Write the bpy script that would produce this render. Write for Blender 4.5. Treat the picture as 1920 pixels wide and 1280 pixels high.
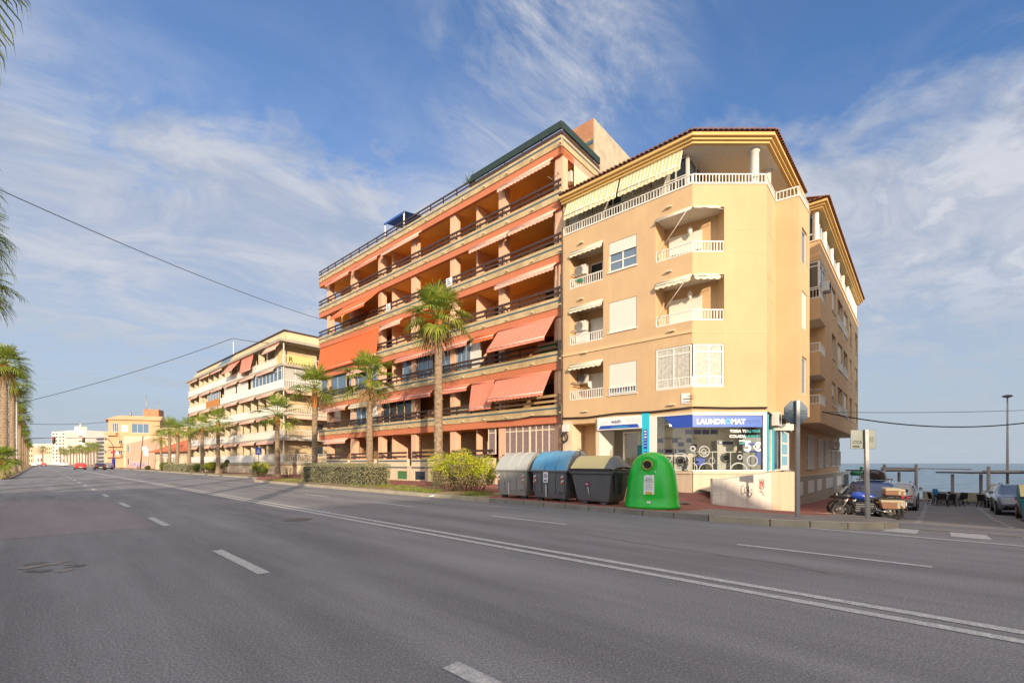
import bpy, math, random
from mathutils import Vector, Matrix, noise
R = math.radians
random.seed(7)
S = bpy.context.scene
for o in list(bpy.data.objects): bpy.data.objects.remove(o)
COL = S.collection
# ------------------------------------------------------------------ camera
FPX = 840.0; HOR = 868.0; HC = 1.4
cd = bpy.data.cameras.new("camera"); cam = bpy.data.objects.new("camera", cd); COL.objects.link(cam)
cam.location = (0, 0, HC); cam.rotation_euler = (R(90), 0, 0)
cd.sensor_width = 36; cd.lens = 36 * FPX / 1920; cd.shift_y = (HOR - 640) / 1920
cd.clip_start = 0.1; cd.clip_end = 60000
S.camera = cam
S.render.resolution_x = 1024; S.render.resolution_y = 682
# ------------------------------------------------------------------ light
SUN_H, SUN_E = -17.2, 15.0          # heading the light travels towards (degrees right of +Y), elevation
lx, ly = math.sin(R(SUN_H)), math.cos(R(SUN_H))
sd = bpy.data.lights.new("sun", 'SUN'); so = bpy.data.objects.new("sun", sd); COL.objects.link(so)
sd.energy = 3.9; sd.angle = R(0.5); sd.color = (1.0, 0.80, 0.58)
ldir = Vector((lx * math.cos(R(SUN_E)), ly * math.cos(R(SUN_E)), -math.sin(R(SUN_E))))
so.rotation_euler = ldir.to_track_quat('-Z', 'Y').to_euler(); so.location = (20, -30, 40)
W = bpy.data.worlds.new("World"); S.world = W; W.use_nodes = True
nt = W.node_tree; N = nt.nodes; L = nt.links; N.clear()
def nn(t, **k):
    n = N.new(t)
    for a, b in k.items(): setattr(n, a, b)
    return n
def mth(op, a, b=None, c=None, clamp=False):
    n = nn('ShaderNodeMath', operation=op); n.use_clamp = clamp
    for i, v in enumerate((a, b, c)):
        if v is None: continue
        if isinstance(v, (int, float)): n.inputs[i].default_value = v
        else: L.new(v, n.inputs[i])
    return n.outputs[0]
sky = nn('ShaderNodeTexSky', sky_type='NISHITA'); sky.sun_disc = False
sky.sun_elevation = R(SUN_E)
sky.sun_rotation = math.atan2(-lx, -ly) % (2 * math.pi)
sky.air_density = 1.0; sky.dust_density = 0.6; sky.ozone_density = 2.0
tc = nn('ShaderNodeTexCoord'); sp = nn('ShaderNodeSeparateXYZ'); L.new(tc.outputs['Generated'], sp.inputs[0])
X, Y, Z = sp.outputs
zz = mth('MAXIMUM', mth('ADD', Z, 0.16), 0.02)
px_ = mth('DIVIDE', X, zz); py_ = mth('DIVIDE', Y, zz)
def cloud(ax, ay, ang, scale, detail, rough, dist, off):
    cb = nn('ShaderNodeCombineXYZ')
    c, s = math.cos(R(ang)), math.sin(R(ang))
    L.new(mth('MULTIPLY', mth('ADD', mth('MULTIPLY', px_, c), mth('MULTIPLY', py_, s)), ax), cb.inputs[0])
    L.new(mth('MULTIPLY', mth('ADD', mth('MULTIPLY', px_, -s), mth('MULTIPLY', py_, c)), ay), cb.inputs[1])
    cb.inputs[2].default_value = off
    n = nn('ShaderNodeTexNoise'); L.new(cb.outputs[0], n.inputs['Vector'])
    n.inputs['Scale'].default_value = scale; n.inputs['Detail'].default_value = detail
    n.inputs['Roughness'].default_value = rough; n.inputs['Distortion'].default_value = dist
    return n.outputs[0]
def ramp(v, a, b, lo=0.0, hi=1.0):
    n = nn('ShaderNodeMapRange'); n.interpolation_type = 'SMOOTHSTEP'
    L.new(v, n.inputs[0]); n.inputs[1].default_value = a; n.inputs[2].default_value = b
    n.inputs[3].default_value = lo; n.inputs[4].default_value = hi
    return n.outputs[0]
def blob(dx, dy, dz, a, b):        # a soft region of sky round one direction
    d = Vector((dx, dy, dz)).normalized()
    s = mth('ADD', mth('ADD', mth('MULTIPLY', X, d.x), mth('MULTIPLY', Y, d.y)), mth('MULTIPLY', Z, d.z))
    return ramp(s, math.cos(R(b)), math.cos(R(a)))
def pdir(px, py): return ((px - 960) / FPX, 1.0, (HOR - py) / FPX)
veil = ramp(cloud(0.5, 1.3, 24, 1.1, 6, 0.55, 0.35, 3.1), 0.34, 0.66)
wisp = ramp(cloud(0.55, 1.35, 38, 4.2, 13, 0.66, 0.7, 7.7), 0.44, 0.74)
puff = ramp(cloud(1.0, 1.25, 20, 5.0, 10, 0.6, 0.4, 1.3), 0.44, 0.64)
edge = cloud(0.9, 1.15, 18, 2.6, 12, 0.62, 0.5, 5.2); tex = ramp(cloud(0.8, 1.25, 28, 3.4, 13, 0.66, 0.6, 9.4), 0.34, 0.68)
Ze = mth('ADD', Z, mth('MULTIPLY', mth('SUBTRACT', edge, .5), .42))
k_low = mth('MULTIPLY', ramp(Ze, 0.56, 0.44), mth('ADD', .82, mth('MULTIPLY', tex, .14)))
right_hole = blob(*pdir(1580, 60), 9, 25)
k_mid = mth('MULTIPLY', mth('MULTIPLY', ramp(Z, 0.80, 0.5), mth('ADD', .42, mth('MULTIPLY', tex, .36))), mth('SUBTRACT', 1.0, mth('MAXIMUM', right_hole, mth('MULTIPLY', blob(*pdir(520, -120), 8, 24), .7)), clamp=True))
k_veil = mth('MAXIMUM', mth('MULTIPLY', ramp(Z, 0.34, 0.08), 0.95), mth('MAXIMUM', k_low, k_mid))
k_wisp = mth('MULTIPLY', mth('MULTIPLY', mth('ADD', mth('MULTIPLY', wisp, .75), mth('MULTIPLY', tex, .35)), mth('ADD', 0.12, mth('MULTIPLY', blob(*pdir(1120, 130), 7, 20), .95)), clamp=True), .9)
k_puff = mth('MULTIPLY', puff, mth('MULTIPLY', mth('MAXIMUM', blob(*pdir(1930, 230), 6, 17), mth('MULTIPLY', blob(*pdir(1600, 320), 4, 16), .8)), 0.8))
hard = mth('SUBTRACT', 1.0, mth('MULTIPLY', blob(*pdir(1560, 60), 7, 15), .9), clamp=True)
k_wisp = mth('MULTIPLY', k_wisp, hard); k_puff = mth('MULTIPLY', k_puff, hard)
k = mth('MAXIMUM', mth('MAXIMUM', k_veil, k_wisp), k_puff, clamp=True)
SKYTINT = nn('ShaderNodeMix', data_type='RGBA', blend_type='MULTIPLY')
SKYTINT.inputs[0].default_value = 1.0
L.new(sky.outputs[0], SKYTINT.inputs[6]); SKYTINT.inputs[7].default_value = (.62, .78, 1.0, 1)
mxc = nn('ShaderNodeMix', data_type='RGBA'); L.new(k, mxc.inputs[0]); L.new(SKYTINT.outputs[2], mxc.inputs[6])
cc = nn('ShaderNodeMix', data_type='RGBA'); L.new(mth('MAXIMUM', k_puff, mth('MAXIMUM', mth('MULTIPLY', k_wisp, .75), mth('MULTIPLY', mth('MULTIPLY', tex, ramp(Z, .08, .34)), .55))), cc.inputs[0])
zc_ = nn('ShaderNodeMix', data_type='RGBA'); L.new(ramp(Z, .42, .02), zc_.inputs[0]); zc_.inputs[6].default_value = (2.0, 2.24, 2.70, 1); zc_.inputs[7].default_value = (2.1, 2.42, 2.80, 1)
L.new(zc_.outputs[2], cc.inputs[6]); cc.inputs[7].default_value = (3.5, 3.5, 3.7, 1)
L.new(cc.outputs[2], mxc.inputs[7])
backm = mth('MULTIPLY', mth('MAXIMUM', ramp(Y, .20, -.35), mth('MULTIPLY', ramp(Z, .74, .92), .7)), mth('ADD', .75, mth('MULTIPLY', veil, .25)), clamp=True)  # bright cloud added out of view, overhead and behind the camera, for more fill light
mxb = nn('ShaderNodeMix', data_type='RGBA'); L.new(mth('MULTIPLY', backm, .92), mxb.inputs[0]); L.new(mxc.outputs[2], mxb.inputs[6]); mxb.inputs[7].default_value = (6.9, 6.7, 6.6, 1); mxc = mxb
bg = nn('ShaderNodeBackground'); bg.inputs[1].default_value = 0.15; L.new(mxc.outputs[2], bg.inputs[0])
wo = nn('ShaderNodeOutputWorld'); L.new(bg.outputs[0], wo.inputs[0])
S.view_settings.view_transform = 'Standard'; S.view_settings.look = 'None'
S.view_settings.exposure = 0.55; S.view_settings.gamma = 1; S.view_settings.use_curve_mapping = False
S.cycles.max_bounces = 6; S.cycles.diffuse_bounces = 4; S.cycles.transparent_max_bounces = 12
S.cycles.caustics_reflective = False; S.cycles.caustics_refractive = False
# ------------------------------------------------------------------ materials
MATS = {}
def mat(name, col, rough=0.8, var=0.0, vscale=3.0, bump=0.0, bscale=40.0, metal=0.0, spec=0.5, col2=None, fine=0.0, fscale=120.0, emit=None, coat=0.0, streak=0.0):
    if name in MATS: return MATS[name]
    m = bpy.data.materials.new(name); m.use_nodes = True
    t = m.node_tree; n = t.nodes; l = t.links; b = n['Principled BSDF']
    b.inputs['Roughness'].default_value = rough; b.inputs['Metallic'].default_value = metal
    b.inputs['Specular IOR Level'].default_value = spec; b.inputs['Coat Weight'].default_value = coat
    c = tuple(col) + (1,)
    b.inputs['Base Color'].default_value = c
    cur = None
    tcn = n.new('ShaderNodeTexCoord')
    def mixc(fac, a, bcol):
        x = n.new('ShaderNodeMix'); x.data_type = 'RGBA'; l.new(fac, x.inputs[0])
        if isinstance(a, tuple): x.inputs[6].default_value = a
        else: l.new(a, x.inputs[6])
        x.inputs[7].default_value = bcol; return x.outputs[2]
    def nz(scale, det=5, rg=0.6, vec=None):
        x = n.new('ShaderNodeTexNoise'); l.new(vec or tcn.outputs['Object'], x.inputs['Vector'])
        x.inputs['Scale'].default_value = scale; x.inputs['Detail'].default_value = det; x.inputs['Roughness'].default_value = rg
        mr = n.new('ShaderNodeMapRange'); l.new(x.outputs[0], mr.inputs[0]); mr.inputs[1].default_value = .32; mr.inputs[2].default_value = .68
        return mr.outputs[0]
    if var > 0 or col2:
        c2 = tuple(col2) + (1,) if col2 else tuple(max(0, v * (1 - var)) for v in col) + (1,)
        cur = mixc(nz(vscale), c, c2)
    if streak > 0:
        mp = n.new('ShaderNodeMapping'); l.new(tcn.outputs['UV'], mp.inputs[0]); mp.inputs['Scale'].default_value = (2.2, .16, 1)
        f = nz(2.0, 6, .65, mp.outputs[0]); mm = n.new('ShaderNodeMath'); mm.operation = 'MULTIPLY'; l.new(f, mm.inputs[0]); mm.inputs[1].default_value = streak
        cur = mixc(mm.outputs[0], cur if cur else c, tuple(v * .5 for v in col) + (1,))
    if fine > 0:
        f = nz(fscale, 2, .5); mm = n.new('ShaderNodeMath'); mm.operation = 'MULTIPLY'; l.new(f, mm.inputs[0]); mm.inputs[1].default_value = fine
        cur = mixc(mm.outputs[0], cur if cur else c, tuple(v * .35 for v in col) + (1,))
    if cur: l.new(cur, b.inputs['Base Color'])
    if bump > 0:
        x = n.new('ShaderNodeTexNoise'); l.new(tcn.outputs['Object'], x.inputs['Vector']); x.inputs['Scale'].default_value = bscale; x.inputs['Detail'].default_value = 4
        bp = n.new('ShaderNodeBump'); bp.inputs['Strength'].default_value = bump; bp.inputs['Distance'].default_value = 0.02
        l.new(x.outputs[0], bp.inputs['Height']); l.new(bp.outputs[0], b.inputs['Normal'])
    if emit: b.inputs['Emission Color'].default_value = tuple(emit[:3]) + (1,); b.inputs['Emission Strength'].default_value = emit[3]
    MATS[name] = m; return m
def brickmat(name, c1, c2, mortar, bw, bh, ms=0.02, off=0.5, rough=0.85, bump=0.3):
    m = bpy.data.materials.new(name); m.use_nodes = True; MATS[name] = m
    t = m.node_tree; n = t.nodes; l = t.links; b = n['Principled BSDF']; b.inputs['Roughness'].default_value = rough
    uv = n.new('ShaderNodeTexCoord'); br = n.new('ShaderNodeTexBrick'); l.new(uv.outputs['UV'], br.inputs['Vector'])
    br.inputs['Scale'].default_value = 1; br.inputs['Brick Width'].default_value = bw; br.inputs['Row Height'].default_value = bh
    br.inputs['Mortar Size'].default_value = ms; br.offset = off
    br.inputs['Color1'].default_value = tuple(c1) + (1,); br.inputs['Color2'].default_value = tuple(c2) + (1,); br.inputs['Mortar'].default_value = tuple(mortar) + (1,)
    nzn = n.new('ShaderNodeTexNoise'); l.new(uv.outputs['UV'], nzn.inputs['Vector']); nzn.inputs['Scale'].default_value = 1.3; nzn.inputs['Detail'].default_value = 6
    mr = n.new('ShaderNodeMapRange'); l.new(nzn.outputs[0], mr.inputs[0]); mr.inputs[1].default_value = .3; mr.inputs[2].default_value = .7; mr.inputs[3].default_value = .72; mr.inputs[4].default_value = 1.08
    mx = n.new('ShaderNodeMix'); mx.data_type = 'RGBA'; mx.blend_type = 'MULTIPLY'; mx.inputs[0].default_value = 1
    l.new(br.outputs[0], mx.inputs[6]); l.new(mr.outputs[0], mx.inputs[7]); l.new(mx.outputs[2], b.inputs['Base Color'])
    bp = n.new('ShaderNodeBump'); bp.inputs['Strength'].default_value = bump; bp.inputs['Distance'].default_value = .01; bp.invert = True
    l.new(br.outputs[1], bp.inputs['Height']); l.new(bp.outputs[0], b.inputs['Normal'])
    return m
def foliage(name, c1, c2, c3=None):
    m = bpy.data.materials.new(name); m.use_nodes = True; MATS[name] = m
    t = m.node_tree; n = t.nodes; l = t.links; b = n['Principled BSDF']; b.inputs['Roughness'].default_value = .55
    g = n.new('ShaderNodeNewGeometry'); cr = n.new('ShaderNodeValToRGB'); l.new(g.outputs['Random Per Island'], cr.inputs[0])
    cr.color_ramp.elements[0].color = tuple(c1) + (1,); cr.color_ramp.elements[1].color = tuple(c2) + (1,)
    if c3: e = cr.color_ramp.elements.new(.85); e.color = tuple(c2) + (1,); cr.color_ramp.elements[-1].color = tuple(c3) + (1,)
    l.new(cr.outputs[0], b.inputs['Base Color'])
    tr = n.new('ShaderNodeBsdfTranslucent'); l.new(cr.outputs[0], tr.inputs[0])
    ms = n.new('ShaderNodeMixShader'); ms.inputs[0].default_value = .3; l.new(b.outputs[0], ms.inputs[1]); l.new(tr.outputs[0], ms.inputs[2])
    l.new(ms.outputs[0], n['Material Output'].inputs[0]); return m
def glassmat(name, tint=(1, 1, 1), fac=0.12):
    m = bpy.data.materials.new(name); m.use_nodes = True; MATS[name] = m
    t = m.node_tree; n = t.nodes; l = t.links
    tr = n.new('ShaderNodeBsdfTransparent'); tr.inputs[0].default_value = tuple(tint) + (1,)
    gl = n.new('ShaderNodeBsdfGlossy'); gl.inputs['Roughness'].default_value = .02
    fr = n.new('ShaderNodeFresnel'); fr.inputs[0].default_value = 1.5
    ad = n.new('ShaderNodeMath'); ad.operation = 'ADD'; l.new(fr.outputs[0], ad.inputs[0]); ad.inputs[1].default_value = fac
    ms = n.new('ShaderNodeMixShader'); l.new(ad.outputs[0], ms.inputs[0]); l.new(tr.outputs[0], ms.inputs[1]); l.new(gl.outputs[0], ms.inputs[2])
    l.new(ms.outputs[0], n['Material Output'].inputs[0]); return m
def stripemat(name, c1, c2, period):
    m = bpy.data.materials.new(name); m.use_nodes = True; MATS[name] = m
    t = m.node_tree; n = t.nodes; l = t.links; b = n['Principled BSDF']; b.inputs['Roughness'].default_value = .8
    uv = n.new('ShaderNodeTexCoord'); wv = n.new('ShaderNodeTexWave'); wv.bands_direction = 'X'; l.new(uv.outputs['UV'], wv.inputs[0])
    wv.inputs['Scale'].default_value = .314 / period; cr = n.new('ShaderNodeValToRGB'); l.new(wv.outputs[1], cr.inputs[0])
    cr.color_ramp.interpolation = 'CONSTANT'; cr.color_ramp.elements[0].color = tuple(c1) + (1,); cr.color_ramp.elements[1].color = tuple(c2) + (1,); cr.color_ramp.elements[1].position = .5
    l.new(cr.outputs[0], b.inputs['Base Color']); return m

stucco = mat('orange_stucco', (.66, .455, .255), .9, .14, .45, .35, 60, streak=.10)
stucco_line = mat('pale_joint', (.68, .49, .28), .85)
white = mat('white_paint', (.78, .76, .70), .5, .08, 5)
cream = mat('cream_paint', (.72, .60, .42), .8, .12, 1.5, .15, 60)
dark = mat('dark_gap', (.012, .012, .012), .6)
glass_d = mat('window_glass', (.03, .05, .07), .04, spec=1.0)
glass_b = mat('blue_glass', (.10, .17, .25), .05, spec=1.0)
curtain = mat('curtain', (.62, .60, .52), .9, .35, 9)
shutter = mat('shutter_white', (.74, .72, .64), .6)
coral = mat('coral_paint', (.60, .20, .10), .8, .14, 1.2, .1, 50)
orange = mat('orange_soffit', (.90, .48, .12), .85, .12, .9)
orange_w = mat('orange_wall', (.80, .40, .13), .85, .14, 1.0)
salmon = mat('salmon_column', (.76, .48, .32), .85, .10, 1.5)
tileb = brickmat('cream_tile_band', (.62, .48, .27), (.56, .42, .22), (.40, .30, .17), .07, .28, .004, .0)
bluetile = mat('blue_tile', (.07, .13, .17), .5, .2, 8)
brick = brickmat('yellow_brick', (.46, .30, .13), (.38, .23, .09), (.30, .22, .13), .24, .075, .012)
brick_o = brickmat('orange_brick', (.55, .22, .10), (.48, .18, .08), (.40, .28, .18), .24, .075, .012)
wood_d = mat('dark_wood', (.07, .035, .025), .6, .4, 6)
wood_l = mat('beige_plank', (.50, .34, .17), .7, .2, 6)
awn_c = mat('coral_awning', (.78, .28, .19), .85, .14, 1.3, streak=.12)
awn_o = mat('orange_awning', (.72, .16, .05), .85, .08, 2)
awn_w = mat('cream_awning', (.74, .66, .50), .85)
awn_p = mat('pink_valance', (.78, .44, .33), .85)
awn_y = stripemat('striped_awning', (.62, .52, .24), (.78, .74, .58), .17)
tarp = mat('green_tarp', (.02, .045, .04), .6, .3, 3)
tile_r = mat('roof_tile', (.26, .10, .05), .85, .4, 4, .3, 30)
mould = mat('yellow_moulding', (.72, .49, .19), .75, .06, 2)
marble = mat('cream_marble', (.62, .50, .36), .35, 0, 1, streak=.45, spec=.5)
whitetile = brickmat('white_tile', (.74, .70, .62), (.70, .66, .58), (.48, .44, .38), .6, .3, .006, 0, .4, .15)
steel = mat('galvanised_steel', (.38, .38, .37), .45, .15, 8, metal=.6)
steel_b = mat('blue_grey_back', (.10, .15, .20), .5, .15, 5)
acw = mat('ac_white', (.70, .68, .62), .5)
concrete = mat('concrete', (.42, .37, .30), .9, .2, 2, .3, 50)
kerbm = mat('kerb_stone', (.27, .25, .22), .9, .3, 1.5, .3, 60)
kerbl = mat('kerb_light', (.46, .40, .30), .9, .25, 1.5, .3, 60)
bluesign = mat('sign_blue', (.02, .07, .42), .35)
bluelt = mat('sign_light_blue', (.03, .42, .60), .35)
cyan = mat('sign_cyan', (.02, .50, .66), .35)
signw = mat('sign_white', (.80, .80, .80), .35)
txtw = mat('lettering_white', (.85, .85, .85), .5)
txtn = mat('lettering_navy', (.03, .04, .16), .5)
txtk = mat('lettering_black', (.02, .02, .02), .5)
txtc = mat('lettering_teal', (.02, .38, .36), .5)
red = mat('red_paint', (.55, .03, .02), .35, coat=.5)
# ------------------------------------------------------------------ mesh builder
class MB:
    def __init__(s): s.v = []; s.f = []; s.m = []; s.mats = []; s.sm = []
    def mi(s, m):
        if m not in s.mats: s.mats.append(m)
        return s.mats.index(m)
    def poly(s, pts, m, smooth=False):
        i = len(s.v); s.v += [tuple(p) for p in pts]; s.f.append(tuple(range(i, i + len(pts)))); s.m.append(s.mi(m)); s.sm.append(smooth)
    def mesh(s, vs, fs, m, smooth=False):
        i = len(s.v); s.v += [tuple(p) for p in vs]; k = s.mi(m)
        for f in fs: s.f.append(tuple(i + j for j in f)); s.m.append(k); s.sm.append(smooth)
    def hexa(s, p, m):   # 8 points: bottom 4 ccw, top 4 ccw
        s.mesh(p, [(3, 2, 1, 0), (4, 5, 6, 7), (0, 1, 5, 4), (1, 2, 6, 5), (2, 3, 7, 6), (3, 0, 4, 7)], m)
    def box(s, x0, x1, y0, y1, z0, z1, m):
        s.hexa([(x0, y0, z0), (x1, y0, z0), (x1, y1, z0), (x0, y1, z0), (x0, y0, z1), (x1, y0, z1), (x1, y1, z1), (x0, y1, z1)], m)
    def fb(s, F, s0, s1, d0, d1, z0, z1, m):
        P = F.pt
        s.hexa([P(s0, d1, z0), P(s1, d1, z0), P(s1, d0, z0), P(s0, d0, z0), P(s0, d1, z1), P(s1, d1, z1), P(s1, d0, z1), P(s0, d0, z1)], m)
    def prism(s, poly, z0, z1, m):   # poly ccw seen from above
        n = len(poly); vs = [(p[0], p[1], z0) for p in poly] + [(p[0], p[1], z1) for p in poly]
        s.mesh(vs, [tuple(reversed(range(n))), tuple(range(n, 2 * n))] + [(i, (i + 1) % n, n + (i + 1) % n, n + i) for i in range(n)], m)
    def tube(s, pts, r, m, n=8, cap=True, r2=None, smooth=True):
        pts = [Vector(p) for p in pts]; rings = []; K = len(pts)
        for i, p in enumerate(pts):
            d = (pts[min(i + 1, K - 1)] - pts[max(i - 1, 0)]).normalized()
            a = Vector((0, 0, 1)) if abs(d.z) < .95 else Vector((1, 0, 0))
            x = d.cross(a).normalized(); y = x.cross(d)
            if isinstance(r, (list, tuple)): rr = r[i]
            else: rr = r if r2 is None else r + (r2 - r) * i / (K - 1)
            rings.append([p + (x * math.cos(2 * math.pi * j / n) + y * math.sin(2 * math.pi * j / n)) * rr for j in range(n)])
        vs = [q for g in rings for q in g]; fs = []
        for i in range(K - 1):
            for j in range(n): a = i * n + j; b = i * n + (j + 1) % n; fs.append((a, a + n, b + n, b))
        if cap: fs.append(tuple(range(n))); fs.append(tuple(reversed(range((K - 1) * n, K * n))))
        s.mesh(vs, fs, m, smooth)
    def lathe(s, prof, m, n=24, c=(0, 0), smooth=True, sx=1, sy=1):
        vs = []; fs = []
        for r, z in prof:
            for j in range(n): a = 2 * math.pi * j / n; vs.append((c[0] + r * math.cos(a) * sx, c[1] + r * math.sin(a) * sy, z))
        for i in range(len(prof) - 1):
            for j in range(n): a = i * n + j; b = i * n + (j + 1) % n; fs.append((a, b, b + n, a + n))
        s.mesh(vs, fs, m, smooth)
    def grid(s, rows, m, smooth=True, flip=False):
        w = len(rows[0]); vs = [p for r in rows for p in r]; fs = []
        for i in range(len(rows) - 1):
            for j in range(w - 1):
                q = (i * w + j, i * w + j + 1, (i + 1) * w + j + 1, (i + 1) * w + j); fs.append(tuple(reversed(q)) if flip else q)
        s.mesh(vs, fs, m, smooth)
    def build(s, name, parent=None, M=None, bevel=0, uv=True):
        me = bpy.data.meshes.new(name)
        if M is None and parent is not None: M = ROOTM.get(parent.name)
        vs = s.v
        if M is not None: Mi = M.inverted(); vs = [Mi @ Vector(v) for v in s.v]
        me.from_pydata([tuple(v) for v in vs], [], s.f)
        for m in s.mats: me.materials.append(m)
        me.polygons.foreach_set('material_index', s.m); me.polygons.foreach_set('use_smooth', s.sm)
        if uv:
            ul = me.uv_layers.new(name='UVMap'); up = Vector((0, 0, 1)); buf = []
            me.update()
            for p in me.polygons:
                nr = p.normal
                if abs(nr.z) > .8: 
                    for vi in p.vertices: c = me.vertices[vi].co; buf += [c.x, c.y]
                else:
                    t = up.cross(nr).normalized()
                    for vi in p.vertices: c = me.vertices[vi].co; buf += [c.dot(t), c.z]
            ul.data.foreach_set('uv', buf)
        me.update()
        o = bpy.data.objects.new(name, me); COL.objects.link(o)
        if parent is not None:
            o.parent = parent
            if M is not None: ROOTM[o.name] = M
        if bevel:
            b = o.modifiers.new('bevel', 'BEVEL'); b.width = bevel; b.segments = 2; b.limit_method = 'ANGLE'
        return o
ROOTM = {}
def tag(o, label, cat, group=None):
    o['label'] = label; o['category'] = cat
    if group: o['group'] = group
    return o
def thing(name, label, cat, loc=(0, 0, 0), rz=0.0, group=None):
    o = bpy.data.objects.new(name, None); COL.objects.link(o); o.empty_display_size = .2
    o.location = loc; o.rotation_euler = (0, 0, rz); tag(o, label, cat, group)
    ROOTM[o.name] = Matrix.Translation(Vector(loc)) @ Matrix.Rotation(rz, 4, 'Z'); return o
def kids(o): return [c for c in list(bpy.data.objects) if c.parent == o]
def dup(root, label, loc, rz, group=None, scale=None):
    def cp(o, par):
        c = o.copy(); COL.objects.link(c); c.parent = par
        for ch in CH[o.name]: cp(ch, c)
        return c
    def walk(o):
        CH[o.name] = kids(o)
        for ch in CH[o.name]: walk(ch)
    if root.name not in CH: walk(root)
    r = cp(root, None); r.location = loc; r.rotation_euler = (0, 0, rz); r['label'] = label
    if scale: r.scale = (scale,) * 3 if isinstance(scale, (int, float)) else scale
    if group: r['group'] = group
    return r
CH = {}
def struct(mb, name):
    o = mb.build(name); o['kind'] = 'structure'; return o
class Face:
    """a vertical plane from p0 to p1 (left to right seen from outside); s along it, d outwards, z up"""
    def __init__(s, p0, p1):
        s.p0 = Vector((p0[0], p0[1])); s.p1 = Vector((p1[0], p1[1])); s.t = (s.p1 - s.p0); s.len = s.t.length; s.t.normalize(); s.n = Vector((s.t.y, -s.t.x))
    def pt(s, a, d, z): q = s.p0 + s.t * a + s.n * d; return (q.x, q.y, z)
    def s_(s, px, d=0):
        k = (px - 960) / FPX; q = s.p0 + s.n * d
        return (k * q.y - q.x) / (s.t.x - k * s.t.y)
    def z_(s, px, py, d=0):
        a = s.s_(px, d); y = (s.p0 + s.t * a + s.n * d).y
        return HC + (HOR - py) * y / FPX
def wall(mb, F, s0, s1, z0, z1, holes, m, depth=.15, d=0, rm=None):
    xs = sorted({s0, s1} | {max(s0, min(s1, h[i])) for h in holes for i in (0, 1)}); zs = sorted({z0, z1} | {max(z0, min(z1, h[i])) for h in holes for i in (2, 3)})
    for i in range(len(xs) - 1):
        for j in range(len(zs) - 1):
            cx = (xs[i] + xs[i + 1]) / 2; cz = (zs[j] + zs[j + 1]) / 2
            if any(h[0] < cx < h[1] and h[2] < cz < h[3] for h in holes): continue
            mb.poly([F.pt(xs[i], d, zs[j]), F.pt(xs[i + 1], d, zs[j]), F.pt(xs[i + 1], d, zs[j + 1]), F.pt(xs[i], d, zs[j + 1])], m)
    for h in holes:
        dp = h[4] if len(h) > 4 else depth; a, b, c, e = h[:4]; r = rm or m
        P = F.pt
        mb.poly([P(a, d, c), P(a, d - dp, c), P(a, d - dp, e), P(a, d, e)], r); mb.poly([P(b, d - dp, c), P(b, d, c), P(b, d, e), P(b, d - dp, e)], r)
        mb.poly([P(a, d, e), P(a, d - dp, e), P(b, d - dp, e), P(b, d, e)], r); mb.poly([P(a, d - dp, c), P(a, d, c), P(b, d, c), P(b, d - dp, c)], r)
def window(par, F, s0, s1, z0, z1, d=-.14, n=2, sh=0.0, fm=None, gm=None, cur=0.0, name='window', mid=None, fw=.06, cm=None):
    fm = fm or white; gm = gm or glass_d
    f = MB(); w = fw
    f.fb(F, s0, s1, d - .03, d + .03, z0, z0 + w, fm); f.fb(F, s0, s1, d - .03, d + .03, z1 - w, z1, fm)
    for i in range(n + 1):
        c = s0 + (s1 - s0) * i / n; a = max(s0, c - w / 2 - (w / 2 if i == n else 0)); a = s0 if i == 0 else (s1 - w if i == n else c - w / 2)
        f.fb(F, a, a + w, d - .028, d + .034, z0 + w, z1 - w, fm)
    if mid: f.fb(F, s0 + w, s1 - w, d - .026, d + .03, z0 + (z1 - z0) * mid, z0 + (z1 - z0) * mid + w, fm)
    o = f.build(name, par)
    g = MB(); g.poly([F.pt(s0 + .01, d, z0 + .01), F.pt(s1 - .01, d, z0 + .01), F.pt(s1 - .01, d, z1 - .01), F.pt(s0 + .01, d, z1 - .01)], gm); g.build('pane', o)
    if cur > 0:
        g = MB(); rows = [[], []]; K = 24
        for i in range(K + 1):
            ss = s0 + .06 + (s1 - s0 - .12) * cur * i / K; rows[0].append(F.pt(ss, d + .012 + .006 * math.sin(i * 2.1), z0 + w)); rows[1].append(F.pt(ss, d + .012 + .006 * math.sin(i * 2.1), z1 - w))
        g.grid(rows, cm or curtain); g.build('curtain', o)
    if sh > 0:
        g = MB(); zt = z1; zb = z1 - (z1 - z0) * sh; K = max(3, int((zt - zb) / .06))
        for i in range(K): a = zb + (zt - zb) * i / K; g.fb(F, s0 + .02, s1 - .02, d + .035, d + .06, a + .004, a + (zt - zb) / K, shutter)
        g.build('shutter', o)
    return o
def railing(par, F, s0, s1, z0, z1, d=0.03, m=None, sp=.13, name='balcony_railing', r=.014, s_end=True):
    m = m or white; b = MB()
    b.fb(F, s0, s1, d - .025, d + .025, z1 - .05, z1, m); b.fb(F, s0, s1, d - .02, d + .02, z0, z0 + .05, m)
    n = max(2, int((s1 - s0) / sp))
    for i in range(n + 1):
        c = s0 + .015 + (s1 - s0 - .03) * i / n; rr = r * (1.8 if i % 8 == 0 else 1); b.fb(F, c - rr, c + rr, d - .014, d + .014, z0 + .05, z1 - .05, m)
    return b.build(name, par)
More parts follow.
